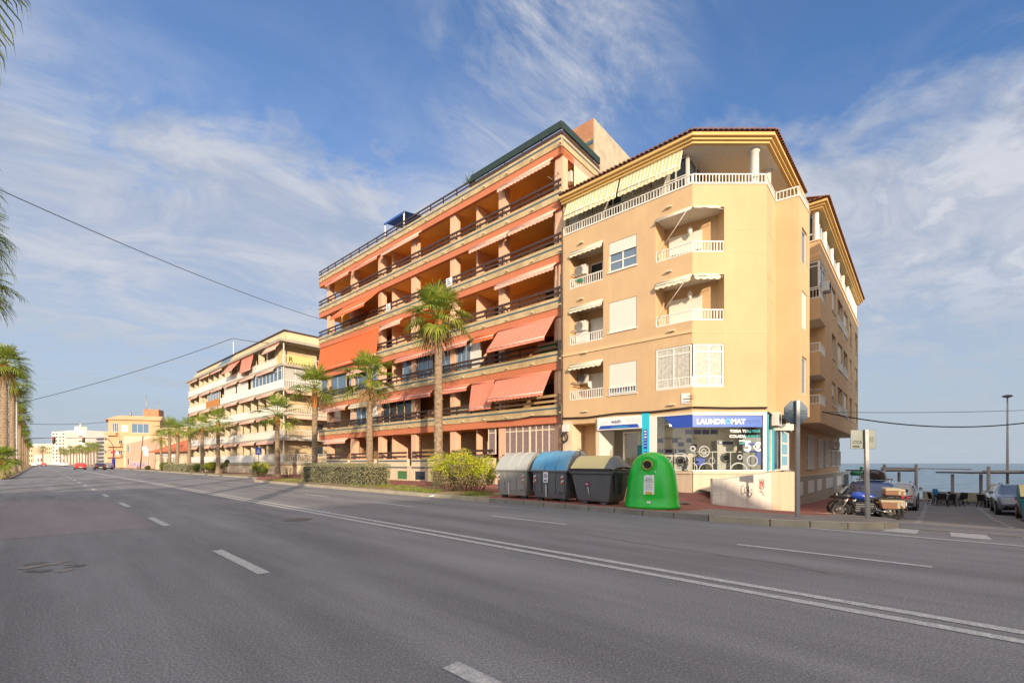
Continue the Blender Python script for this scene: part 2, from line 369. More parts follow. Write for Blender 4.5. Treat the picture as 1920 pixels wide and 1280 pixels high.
def awning(par, F, s0, s1, zt, drop, out, m, d=0.05, val=.2, name='awning', scallop=True):
    b = MB(); nseg = max(4, int((s1 - s0) / .25)); rows = []
    pts = [(d, zt), (d + out * .5, zt - drop * .5 - .02 * (out > .2)), (d + out, zt - drop), (d + out + .01, zt - drop - val)]
    if out > .2: pts = [(d, zt), (d + out * .25, zt - drop * .25 - .012), (d + out * .5, zt - drop * .5 - .02), (d + out * .75, zt - drop * .75 - .012), (d + out, zt - drop), (d + out + .01, zt - drop - val)]
    LK = len(pts) - 1
    for k, (dd, z) in enumerate(pts):
        row = []
        for i in range(nseg * 2 + 1):
            ss = s0 + (s1 - s0) * i / (nseg * 2); zz2 = z
            if k == LK and scallop and i % 2 == 0: zz2 += .05
            f_ = i / (nseg * 2)
            if 0 < k < LK: zz2 -= (.03 + .03 * (drop > .8)) * math.sin(math.pi * f_) * (1 if k < LK - 1 else .3); ddx = (.012 + .022 * (drop > .8)) * math.sin(i * 1.9 + k * .6 + s0) * (k / LK)
            else: ddx = 0
            row.append(F.pt(ss, dd + ddx, zz2))
        rows.append(row)
    b.grid(rows, m, smooth=drop > .8)
    b.tube([F.pt(s0, d, zt), F.pt(s1, d, zt)], .05, m, 8)
    b.tube([F.pt(s0, d + out, zt - drop), F.pt(s1, d + out, zt - drop)], .025, white, 6)
    o = b.build(name, par); return o
def acunit(par, F, s, z, d=.05, w=.85, h=.6, dep=.32, side=False):
    b = MB(); b.fb(F, s, s + w, d, d + dep, z, z + h, acw); o = b.build('air_conditioner', par, bevel=.02)
    c = s + w * .36; g = MB()
    for rr in (.24, .19, .14, .09, .04):
        g.tube([F.pt(c + rr * math.cos(2 * math.pi * i / 20), d + dep + .008, z + h / 2 + rr * math.sin(2 * math.pi * i / 20)) for i in range(21)], .006, dark, 5, cap=False)
    g.build('fan_grille', o)
    g = MB(); g.poly([F.pt(c + .25 * math.cos(2 * math.pi * i / 24), d + dep + .004, z + h / 2 + .25 * math.sin(2 * math.pi * i / 24)) for i in range(24)], mat('grille_grey', (.3, .3, .29), .6)); g.build('fan', o)
    g = MB()
    for a in (.1, w - .15): g.fb(F, s + a, s + a + .04, 0, d + dep, z - .05, z - .002, steel)
    g.build('bracket', o); return o
def text(par, F, s, z, body, size, m, d=.01, name='lettering', ext=.002, bold=0.0, align='LEFT', sx=1.0, shear=0):
    cu = bpy.data.curves.new('t', 'FONT'); cu.body = body; cu.size = size; cu.extrude = ext; cu.offset = bold; cu.align_x = align; cu.shear = shear; cu.resolution_u = 3
    to = bpy.data.objects.new('t', cu); COL.objects.link(to); bpy.context.view_layer.update()
    me = bpy.data.meshes.new_from_object(to.evaluated_get(bpy.context.evaluated_depsgraph_get())); bpy.data.objects.remove(to)
    me.name = name; me.materials.clear(); me.materials.append(m)
    M4 = Matrix(((F.t.x * sx, 0, F.n.x, 0), (F.t.y * sx, 0, F.n.y, 0), (0, 1, 0, 0), (0, 0, 0, 1))); q = F.pt(s, d, z)
    M4 = Matrix.Translation(Vector(q)) @ M4
    if par is not None and par.name in ROOTM: M4 = ROOTM[par.name].inverted() @ M4
    me.transform(M4); o = bpy.data.objects.new(name, me); COL.objects.link(o); o.parent = par; return o
# street frame: u away along the street (to the left), v across it towards the buildings
TH = 46.5; cu_, su_ = math.cos(R(TH)), math.sin(R(TH))
def P(u, v, z=0.0): return Vector((-su_ * u + cu_ * v, cu_ * u + su_ * v, z))
def UV(x, y): return (-su_ * x + cu_ * y, cu_ * x + su_ * y)
def at(px, Yd, z=0.0): return Vector(((px - 960) / FPX * Yd, Yd, z))
RZU = R(90 + TH)      # rotation that turns local +x to the away-along-the-street direction
PROF = [(-99, 0), (11.5, 0), (13.5, -.10), (16, -.25), (18.5, -.45), (23, -.85), (31, -1.25), (43, -1.5), (200, -1.5)]
def prof(v):
    for (a, b), (c, d) in zip(PROF, PROF[1:]):
        if v <= c: return b + (d - b) * (v - a) / (c - a)
    return -1.5
def ss(x, a, b): t = max(0, min(1, (x - a) / (b - a))); return t * t * (3 - 2 * t)
def T(u, v):
    k = 3.2 * ss(v, 19.5, 23); return prof(v) * (1 - ss(u, 4.2 + k, 7.6 + k))
# ------------------------------------------------------------------ ground, road, pavements, sea
def asphalt(name, c, c2, patch=None):
    m = mat(name, c, .85, 0, .35, .3, 140, col2=c2, fine=.9, fscale=62)
    return m
asp = asphalt('asphalt', (.345, .335, .345), (.268, .262, .275))
# worn tyre bands and dark patches in the asphalt
def add_wear(m, amt=.28):
    t = m.node_tree; n = t.nodes; l = t.links; b = n['Principled BSDF']; src = b.inputs['Base Color'].links[0].from_socket
    tcx = n.new('ShaderNodeTexCoord'); mp = n.new('ShaderNodeMapping'); l.new(tcx.outputs['Object'], mp.inputs[0]); mp.inputs['Rotation'].default_value = (0, 0, R(-136.5)); mp9 = n.new('ShaderNodeMapping'); l.new(mp.outputs[0], mp9.inputs[0]); mp9.inputs['Scale'].default_value = (.10, 1.0, 1); mp = mp9
    x = n.new('ShaderNodeTexNoise'); l.new(mp.outputs[0], x.inputs[0]); x.inputs['Scale'].default_value = .9; x.inputs['Detail'].default_value = 8; x.inputs['Roughness'].default_value = .62
    mr = n.new('ShaderNodeMapRange'); l.new(x.outputs[0], mr.inputs[0]); mr.inputs[1].default_value = .35; mr.inputs[2].default_value = .68; mr.inputs[3].default_value = 1 - amt; mr.inputs[4].default_value = 1.1
    mx = n.new('ShaderNodeMix'); mx.data_type = 'RGBA'; mx.blend_type = 'MULTIPLY'; mx.inputs[0].default_value = 1; l.new(src, mx.inputs[6]); l.new(mr.outputs[0], mx.inputs[7])
    v = n.new('ShaderNodeTexVoronoi'); l.new(tcx.outputs['Object'], v.inputs[0]); v.inputs['Scale'].default_value = 48
    s2 = n.new('ShaderNodeMapRange'); l.new(v.outputs['Distance'], s2.inputs[0]); s2.inputs[1].default_value = .10; s2.inputs[2].default_value = .22; s2.inputs[3].default_value = 1.0; s2.inputs[4].default_value = 0
    g = n.new('ShaderNodeSeparateColor'); l.new(v.outputs['Color'], g.inputs[0]); gt = n.new('ShaderNodeMath'); gt.operation = 'GREATER_THAN'; l.new(g.outputs[0], gt.inputs[0]); gt.inputs[1].default_value = .72
    ml = n.new('ShaderNodeMath'); ml.operation = 'MULTIPLY'; l.new(s2.outputs[0], ml.inputs[0]); l.new(gt.outputs[0], ml.inputs[1])
    m2 = n.new('ShaderNodeMix'); m2.data_type = 'RGBA'; l.new(ml.outputs[0], m2.inputs[0]); l.new(mx.outputs[2], m2.inputs[6]); m2.inputs[7].default_value = (.55, .52, .48, 1)
    l.new(m2.outputs[2], b.inputs['Base Color'])
add_wear(asp, .34)
asp_r = asphalt('reddish_asphalt', (.36, .305, .32), (.29, .25, .265)); add_wear(asp_r, .2)
earth = mat('dry_earth', (.30, .24, .15), .95, .35, 2, .4, 30)
g = MB()
us = [-400, -60, -20] + [x * 1.0 for x in range(-8, 12)] + [20, 60, 150, 400, 900, 3000]; vs_ = [-900, -60, 0, 8, 11.5] + [12 + k for k in range(0, 36)] 
g.grid([[P(u, v, T(u, v) - .12) for v in vs_] for u in us], earth, True)
struct(g, 'ground')
g = MB()
us = [-60, -20] + [-10 + .75 * x for x in range(0, 28)] + [14, 25, 60, 150, 400, 900]; vs_ = [-9, 0, 8, 11.2] + [11.5 + .75 * k for k in range(0, 47)] + [47.4]
g.grid([[P(u, v, T(u, v)) for v in vs_] for u in us], asp, True)
struct(g, 'road')
# pavements
pav = brickmat('red_pavers', (.36, .125, .09), (.28, .09, .065), (.16, .08, .065), .3, .3, .012, 0, .9, .3)
pavg = brickmat('grey_pavers', (.27, .24, .21), (.24, .215, .19), (.13, .12, .11), .2, .2, .014, 0, .9, .6)
KL = [(900, 13.4), (130, 13.4), (60, 13.4), (46, 13.4), (43, 13.0), (40, 11.9), (37.5, 11.15), (33, 11.1), (10, 11.1), (4, 11.1), (2.7, 11.2), (2, 11.5), (1.4, 12), (.85, 12.9), (.66, 13.9), (.8, 15.6), (1.1, 16.9), (1.9, 18.0), (3.0, 18.9), (3.0, 25), (3, 33), (3, 46.4)]
def inner(u, v):
    if v < 14 and u > 7.5: return (u, 24.0)
    if u > 4: return (max(u, 7.0), 24.0)
    if v < 19: return (6.4, 24)
    return (6.4, max(24, v))
def dens(line, maxl=.8, lim=16):
    out = []
    for a, b in zip(line, line[1:]):
        l_ = math.hypot(a[0] - b[0], a[1] - b[1]); k = 1 if a[0] > 60 else max(1, int(l_ / maxl))
        for i in range(k): out.append((a[0] + (b[0] - a[0]) * i / k, a[1] + (b[1] - a[1]) * i / k))
    return out + [line[-1]]
KD = dens(KL)
g = MB(); rows = []
for (u, v) in KD:
    iu, iv = inner(u, v); row = []
    for i in range(19):
        f = i / 18; a, b = u + (iu - u) * f, v + (iv - v) * f; row.append(P(a, b, T(a, b) + .14))
    rows.append(row)
g.grid(rows, pav, True); struct(g, 'sidewalk')
g = MB()   # grey pavers at the dropped corner
rows = []
for (u, v) in [q for q in KD if q[0] < 5.6 and q[1] < 17.5]:
    iu, iv = (max(u, 2.6), 13.9) if u > 1.2 else (2.9, max(v, 13.95))
    if v > 13.9: iu, iv = (2.2, v)
    rows.append([P(u + (iu - u) * f / 6, v + (iv - v) * f / 6, T(u + (iu - u) * f / 6, v + (iv - v) * f / 6) + .146) for f in range(7)])
g.grid(rows, pavg, True); struct(g, 'corner_paving')
g = MB(); gl = MB()
def kerbseg(mb, a, b, m, gap=.012, w=.14, h=.145):
    A = P(a[0], a[1]); B = P(b[0], b[1]); d = (B - A); l_ = d.length; d.normalize(); n = Vector((d.y, -d.x, 0))
    if n.dot(P(0, 1)) > 0 and a[0] > 2.5 and a[1] < 14: n = -n
    z0 = T(*a); z1 = T(*b); A2 = A + d * gap; B2 = B - d * gap; 
    if n.dot(P(0,1)) > 0: A2, B2, z0, z1 = B2, A2, z1, z0; 
    f = n * .02; bk = -n * w
    pts = [A2 + f + Vector((0, 0, z0 - .12)), B2 + f + Vector((0, 0, z1 - .12)), B2 + bk + Vector((0, 0, z1 - .12)), A2 + bk + Vector((0, 0, z0 - .12)),
           A2 + f * .3 + Vector((0, 0, z0 + h)), B2 + f * .3 + Vector((0, 0, z1 + h)), B2 + bk + Vector((0, 0, z1 + h)), A2 + bk + Vector((0, 0, z0 + h))]
    mb.hexa(pts, m)
for a, b in zip(KD, KD[1:]): kerbseg(g, a, b, MATS['kerb_stone'] if 4.3 < a[0] < 12.2 and a[1] < 13 else kerbl)
struct(g, 'kerb')
# left kerb and island with grass
grassm = mat('grass_soil', (.10, .13, .03), .95, .5, 3, .5, 40, col2=(.25, .20, .10))
g = MB(); Lk = [(900, -1.9), (200, -1.9), (59.5, -1.9), (58.3, -2.3), (57.9, -3.2), (57.9, -9)]
for a, b in zip(dens(Lk, 1.2), dens(Lk, 1.2)[1:]):
    A = P(*a); B = P(*b); d = (B - A).normalized(); n = Vector((-d.y, d.x, 0)) * .16
    g.hexa([A + Vector((0, 0, -.1)), A + n + Vector((0, 0, -.1)), B + n + Vector((0, 0, -.1)), B + Vector((0, 0, -.1)), A + Vector((0, 0, .15)), A + n + Vector((0, 0, .15)), B + n + Vector((0, 0, .15)), B + Vector((0, 0, .15))], mat('island_kerb', (.34, .25, .19), .9, .2, 2))
struct(g, 'island_kerb')
g = MB(); g.grid([[P(u, v, .13) for v in (-1.98, -3, -5, -9)] for u in (58.1, 60, 80, 200, 900)], grassm); struct(g, 'island_verge')
# planting strip on the building side
g = MB(); rows = [[P(u, v, T(u, v) + .148 + .03 * math.sin(u * 3) * (v > 11.4)) for v in (11.26, 12, 13, 14.3)] for u in [12.1 + .5 * k for k in range(0, 51)]]
g.grid(rows, mat('strip_soil', (.36, .28, .17), .95, 0, 1.4, .5, 40, col2=(.16, .15, .05))); 
rows = [[P(u, v, .152) for v in (13.56, 14.5, 16)] for u in (47.5, 60, 90, 130)]
g.grid(rows, MATS['strip_soil']); struct(g, 'planting_strip')
# road markings
wm = mat('road_white', (.68, .665, .64), .8, 0, 11, .2, 80, col2=(.42, .41, .41), fine=.7, fscale=45)
g = MB()
def strip(u0, u1, v0, v1, m=wm, dz=.005, mb=None):
    mb = mb or g; k = max(1, int(abs(u1 - u0) / 2)) if abs(u1 - u0) < 60 else 6; kv = max(1, int(abs(v1 - v0) / .8)) if v0 > 11 else 1
    mb.grid([[P(u0 + (u1 - u0) * i / k, v0 + (v1 - v0) * j / kv, T(u0 + (u1 - u0) * i / k, v0 + (v1 - v0) * j / kv) + dz) for j in range(kv + 1)] for i in range(k + 1)], m)
strip(-30, 600, 5.24, 5.37); strip(-30, 600, 5.53, 5.66)
for k_ in range(-1, 40):
    strip(6.2 + 6.3 * k_ + .1 * (k_ < 0), 8.4 + 6.3 * k_ + .35 * (k_ < 0), 1.89, 2.03)
    strip(.05 + 6.1 * k_, 2.5 + 6.1 * k_, 8.22, 8.33)
strip(-20, 2.2, 11.36, 11.48); 
for k_ in range(6): strip(.3 - 1.05 * k_, .85 - 1.05 * k_, 12.3, 13.75)
strip(-20, .6, 14.15, 14.4, mat('gutter', (.36, .33, .25), .9, .2, 3))
for k_ in range(26):
    v = 20 + k_ * .95; strip(.45, .62, v, v + .35)
for k_ in range(14): v = 20.5 + k_ * 1.6; strip(-2.0, -1.86, v, v + .7)
strip(-6, -1.9, 19.2, 19.35)
strip(-1.5, .1, 22.3, 22.45); 
for c, sg in ((.1, 1), (-1.5, -1)):
    g.poly([P(c, 22.0, T(0, 22) + .02), P(c + .55 * sg, 22.38, T(0, 22.4) + .012), P(c, 22.75, T(0, 22.7) + .012)] if sg > 0 else [P(c, 22.75, T(0, 22.7) + .012), P(c - .55, 22.38, T(0, 22.4) + .012), P(c, 22.0, T(0, 22) + .02)], wm)
# stop lines and far crossing
strip(119, 119.5, 5.7, 13); strip(113, 116, 5.7, 5.9)
struct(g, 'road_marking')
g = MB(); strip(12.4, 24.0, -8, 1.8, asp_r, .003, g)
struct(g, 'road_patch')
g = MB(); rnd = random.Random(3)
for k_ in range(16):
    a, r_ = rnd.uniform(0, 6.28), rnd.uniform(.0, .38); c = P(8.7 + r_ * math.cos(a) * 1.3, .1 + r_ * math.sin(a)); n_ = 7; rr = rnd.uniform(.04, .13)
    g.poly([(c.x + rr * rnd.uniform(.6, 1.2) * math.cos(6.283 * i / n_), c.y + rr * rnd.uniform(.5, 1.1) * math.sin(6.283 * i / n_), .0045 + k_ * .0002) for i in range(n_)], mat('worn_spot', (.25, .22, .20), .9) if k_ % 3 else mat('dark_spot', (.13, .125, .12), .9))
struct(g, 'road_wear')
g = MB(); rnd = random.Random(8)
for (u0, v0, u1, v1) in ((9.5, 4.1, 16, 3.7), (1.0, 6.9, 5.5, 7.3), (13, 9.2, 20, 8.9), (10.5, 9.6, 11.2, 11.0)):
    K9 = int(math.hypot(u1 - u0, v1 - v0) / .12); pu, pv = u0, v0; wob = 0
    for i in range(K9):
        nu, nv = u0 + (u1 - u0) * (i + 1) / K9, v0 + (v1 - v0) * (i + 1) / K9; wob = max(-.2, min(.2, wob + rnd.uniform(-.05, .05))); nv2 = nv + wob; w9 = .006 + .006 * rnd.random()
        a9, b9 = P(pu, pv), P(nu, nv2); d9 = (b9 - a9).normalized(); n9 = Vector((-d9.y, d9.x, 0)) * w9
        g.poly([(*(a9 - n9)[:2], .0035), (*(b9 - n9)[:2], .0035), (*(b9 + n9)[:2], .0035), (*(a9 + n9)[:2], .0035)], mat('sealed_crack', (.15, .145, .14), .8)); pu, pv = nu, nv2
struct(g, 'road_crack')
g = MB()
for (u, v, r_) in ((6.3, 14.6, .42), (11.5, 4.4, .34)):
    c = P(u, v); z_ = T(u, v) + (.152 if v > 11 else .004)
    g.poly([(c.x + r_ * math.cos(i * .2618), c.y + r_ * math.sin(i * .2618), z_) for i in range(24)], mat('cast_iron', (.12, .10, .09), .6, .3, 20))
struct(g, 'manhole_cover')
# sea
sea = bpy.data.materials.new('sea_water'); sea.use_nodes = True
t = sea.node_tree; n = t.nodes; l = t.links; b = n['Principled BSDF']; b.inputs['Roughness'].default_value = .22; b.inputs['Specular IOR Level'].default_value = .5
tcx = n.new('ShaderNodeTexCoord'); mp = n.new('ShaderNodeMapping'); l.new(tcx.outputs['Object'], mp.inputs[0]); mp.inputs['Rotation'].default_value = (0, 0, 0); mp.inputs['Scale'].default_value = (.16, .34, 1)
x = n.new('ShaderNodeTexNoise'); l.new(mp.outputs[0], x.inputs[0]); x.inputs['Scale'].default_value = 1.0; x.inputs['Detail'].default_value = 7; x.inputs['Roughness'].default_value = .62; x.inputs['Distortion'].default_value = .5
bp = n.new('ShaderNodeBump'); bp.inputs['Strength'].default_value = 1; bp.inputs['Distance'].default_value = 1.6; l.new(x.outputs[0], bp.inputs['Height']); l.new(bp.outputs[0], b.inputs['Normal'])
cr = n.new('ShaderNodeValToRGB'); l.new(x.outputs[0], cr.inputs[0]); cr.color_ramp.elements[0].position = .38; cr.color_ramp.elements[0].color = (.04, .085, .13, 1); cr.color_ramp.elements[1].position = .60; cr.color_ramp.elements[1].color = (.13, .21, .27, 1)
mp2 = n.new('ShaderNodeMapping'); l.new(tcx.outputs['Object'], mp2.inputs[0]); mp2.inputs['Rotation'].default_value = (0, 0, R(-TH - 0)); 
sx_ = n.new('ShaderNodeSeparateXYZ'); l.new(mp2.outputs[0], sx_.inputs[0])
fm_ = n.new('ShaderNodeMapRange'); l.new(sx_.outputs[0], fm_.inputs[0]); fm_.inputs[1].default_value = 46; fm_.inputs[2].default_value = 70; fm_.inputs[3].default_value = .30; fm_.inputs[4].default_value = -.08
ad = n.new('ShaderNodeMath'); ad.operation = 'ADD'; l.new(x.outputs[0], ad.inputs[0]); l.new(fm_.outputs[0], ad.inputs[1])
fr_ = n.new('ShaderNodeMapRange'); l.new(ad.outputs[0], fr_.inputs[0]); fr_.inputs[1].default_value = .62; fr_.inputs[2].default_value = .78
mx = n.new('ShaderNodeMix'); mx.data_type = 'RGBA'; l.new(fr_.outputs[0], mx.inputs[0]); l.new(cr.outputs[0], mx.inputs[6]); mx.inputs[7].default_value = (.6, .62, .6, 1); l.new(mx.outputs[2], b.inputs['Base Color'])
g = MB(); rows = []
for v in (46, 60, 90, 150, 300, 800, 3000, 30000): rows.append([P(u, v, -3.2) for u in (-30000, -3000, -300, 0, 300, 3000, 30000)])
g.grid(rows, sea, True); struct(g, 'sea')
# promenade edge wall
g = MB(); A = Face(P(2.5, 46.6)[:2], P(-9, 46.6)[:2])
g.fb(A, -60, 60, -.4, 0, -3.6, -1.36, concrete); struct(g, 'sea_wall')
# ------------------------------------------------------------------ corner building with the laundromat
C0 = (2.69, 23.69); C1 = (7.73, 19.2); C2 = (10.90, 19.2); C3 = (12.08, 20.54); C4 = (12.83, 20.04); C5 = (14.28, 21.5)
C6 = (15.60, 24.80); C7 = (16.50, 24.00); C8 = (29.85, 38.64); Gp = (15.54, 24.9); G8 = (28.9, 39.55); K = (14.95, 23.5)
FA, FB, FC, FD, FE, FF_, FG, FS = Face(C0, C1), Face(C1, C2), Face(C2, C3), Face(C3, C4), Face(C4, C5), Face(C5, C6), Face(C6, C7), Face(C7, C8)
FR = Face(C2, Gp); FH = Face(Gp, G8); FK = Face(C2, K)
B3 = thing('corner_apartment_building', 'four storey orange stucco corner apartment building with a tiled roof edge above the laundromat', 'building', (C1[0], C1[1], 0), 0)
Zb = 3.6; ZP = 13.35
rowsL = [(4.67, 6.52), (7.53, 9.49), (10.46, 12.38)]; rowsW = [(4.72, 6.2), (7.75, 9.2), (10.68, 12.1)]
w = MB()
a0, a1 = FA.s_(1068), FA.s_(1131); b0, b1 = FA.s_(1141), FA.s_(1194); c0 = FA.s_(1229); e1 = FB.s_(1358)
holesA = [(a0, a1, z0, z1, 1.1) for z0, z1 in rowsL] + [(b0, b1, z0, z1, .12) for z0, z1 in rowsW]
cornerA = [(c0, FA.len, z0, z1) for z0, z1 in rowsL]
def wall2(mb, F, z0, z1, holes, open_holes, m):
    xs = sorted({0, F.len} | {h[i] for h in holes + open_holes for i in (0, 1)}); zs = sorted({z0, z1} | {h[i] for h in holes + open_holes for i in (2, 3)})
    for i in range(len(xs) - 1):
        for j in range(len(zs) - 1):
            cx = (xs[i] + xs[i + 1]) / 2; cz = (zs[j] + zs[j + 1]) / 2
            if any(h[0] < cx < h[1] and h[2] < cz < h[3] for h in holes + open_holes): continue
            mb.poly([F.pt(xs[i], 0, zs[j]), F.pt(xs[i + 1], 0, zs[j]), F.pt(xs[i + 1], 0, zs[j + 1]), F.pt(xs[i], 0, zs[j + 1])], m)
    Pn = F.pt
    for h in holes:
        a, b, c, e, dp = h
        mb.poly([Pn(a, 0, c), Pn(a, -dp, c), Pn(a, -dp, e), Pn(a, 0, e)], m); mb.poly([Pn(b, -dp, c), Pn(b, 0, c), Pn(b, 0, e), Pn(b, -dp, e)], m)
        mb.poly([Pn(a, 0, e), Pn(a, -dp, e), Pn(b, -dp, e), Pn(b, 0, e)], m if dp < .5 else white); mb.poly([Pn(a, -dp, c), Pn(a, 0, c), Pn(b, 0, c), Pn(b, -dp, c)], m)
        if dp > .5: mb.poly([Pn(a, -dp, c), Pn(b, -dp, c), Pn(b, -dp, e), Pn(a, -dp, e)], m)
wall2(w, FA, Zb, ZP, holesA, cornerA, stucco)
cornerB = [(0, e1, z0, z1) for z0, z1 in rowsL]
wall2(w, FB, Zb, ZP, [], cornerB, stucco)
for F in (FC, FD): wall2(w, F, Zb, ZP, [], [], stucco)
hE = [(FE.s_(1503.5), FE.s_(1513.5), z0, z1, .15) for z0, z1 in ((4.6, 6.3), (7.6, 9.3), (10.6, 12.2))]
wall2(w, FE, Zb, ZP, hE, [], stucco)
wall2(w, FF_, Zb, ZP, [], [], stucco)
# corner balconies (recess shared by two faces)
nA = Vector((-FA.n.x, -FA.n.y)); aL = Vector(FA.pt(c0, 0, 0)[:2]); aI = aL + nA * 1.1; bR = Vector(FB.pt(e1, 0, 0)[:2]); tt = (bR.x - aI.x) / FA.t.x; mI = aI + FA.t * tt
if mI.y < bR.y + .6: mI = Vector((bR.x, bR.y + .6))
for z0, z1 in rowsL:
    pl = [aL, Vector(C1), bR, mI, aI]
    w.poly([(p.x, p.y, z0) for p in pl], cream); w.poly([(p.x, p.y, z1) for p in reversed(pl)], white)
    for p, q in ((aL, aI), (aI, mI), (mI, bR)): w.poly([(p.x, p.y, z0), (q.x, q.y, z0), (q.x, q.y, z1), (p.x, p.y, z1)], stucco)
# second block towards the sea
hG = [(.0, FG.len, 4.6, 6.15, .0), (.0, FG.len, 7.4, 9.15, .0), (.0, FG.len, 10.3, 12.3, .0)]
lg = 1.9
xs_w = [(FS.s_(1560), FS.s_(1567)), (FS.s_(1571), FS.s_(1580)), (FS.s_(1582), FS.s_(1589.5)), (FS.s_(1593), FS.s_(1597)), (FS.s_(1603.5), FS.s_(1607.5))]
hS = []
for i, (s0, s1) in enumerate(xs_w):
    for j, (z0, z1) in enumerate(((4.7, 6.4), (7.6, 9.35), (10.5, 12.2))):
        hS.append((s0, s1, z0 + (.0 if i else .25), z1, .22))
hSo = [(0, lg, h[2], h[3]) for h in hG]
wall2(w, FG, Zb, ZP, [], [h[:4] for h in hG], stucco)
wall2(w, FS, Zb, ZP, hS, hSo, stucco)
tS = FS.t; nS = Vector((-FS.n.x, -FS.n.y))
for h in hG:
    p0 = Vector(C6); p1 = Vector(C7); p2 = p1 + tS * lg; p3 = p2 + nS * 1.3; p4 = p0 + Vector((.3, .9))
    pl = [p0, p1, p2, p3, p4]
    w.poly([(p.x, p.y, h[2]) for p in pl], cream); w.poly([(p.x, p.y, h[3]) for p in reversed(pl)], white)
    for p, q in ((p2, p3), (p3, p4), (p4, p0)): w.poly([(q.x, q.y, h[2]), (p.x, p.y, h[2]), (p.x, p.y, h[3]), (q.x, q.y, h[3])], stucco)
# back, underside and flat roof
C9 = (23.5, 44.5); C10 = (13.3, 36.6)
Fb1, Fb2, Fb3 = Face(C8, C9), Face(C9, C10), Face(C10, C0)
wall2(w, Fb1, Zb, ZP, [], [], stucco); wall2(w, Fb2, Zb - 5, ZP, [], [], stucco); wall2(w, Fb3, -1, ZP, [], [], stucco)
ring = [C0, C1, C2, C3, C4, C5, C6, C7, C8, C9, C10]
w.poly([(p[0], p[1], Zb) for p in reversed(ring)], cream); w.poly([(p[0], p[1], 12.6) for p in ring], cream)
# parapet inner top
wa = w.build('wall', B3)
j = MB()      # pale joints in the stucco and floor bands
for F, s0 in ((FA, 0), (FB, 0)):
    j.fb(F, s0, F.len, .0, .012, 6.98, 7.01, stucco_line) if F is FB else j.fb(F, s0, F.len, .0, .05, 7.0, 7.12, stucco_line)
for z in (5.55, 8.5, 10.42, 11.4): j.fb(FB, e1 + .02, FB.len, 0, .006, z, z + .013, stucco_line)
for z in (5.55, 8.5, 9.5, 11.4): j.fb(FC, 0, FC.len, 0, .006, z, z + .014, stucco_line); j.fb(FA, 0, FA.len - .01, 0, .004, z + 1.15, z + 1.16, stucco_line) if 0 else None
j.fb(FB, FB.len - .03, FB.len, 0, .008, Zb, ZP, stucco_line); j.fb(FB, e1 + .0, e1 + .03, 0, .008, 4.6, 12.4, stucco_line)
j.fb(FE, .0, .02, 0, .006, Zb, ZP, stucco_line)
j.build('stucco_joint', B3)
rl = MB(); 
for F in (FA, FB): rl.fb(F, 0, F.len, -.10, .03, ZP, ZP + .04, white)
for F in (FC, FD, FE): rl.fb(F, 0, F.len, -.10, .03, ZP + .001, ZP + .041, white)
rl.build('coping', B3)
for F in (FA, FB, FC, FD, FE): railing(B3, F, .02, F.len - .02, ZP + .04, ZP + .46, -.03, sp=.14)
for z0, z1 in rowsL:
    railing(B3, FA, a0 + .02, a1 - .02, z0, z0 + .47, -.03)
    railing(B3, FA, c0 + .02, FA.len - .02, z0, z0 + .47, -.03); railing(B3, FB, .02, e1 - .02, z0, z0 + .47, -.03)
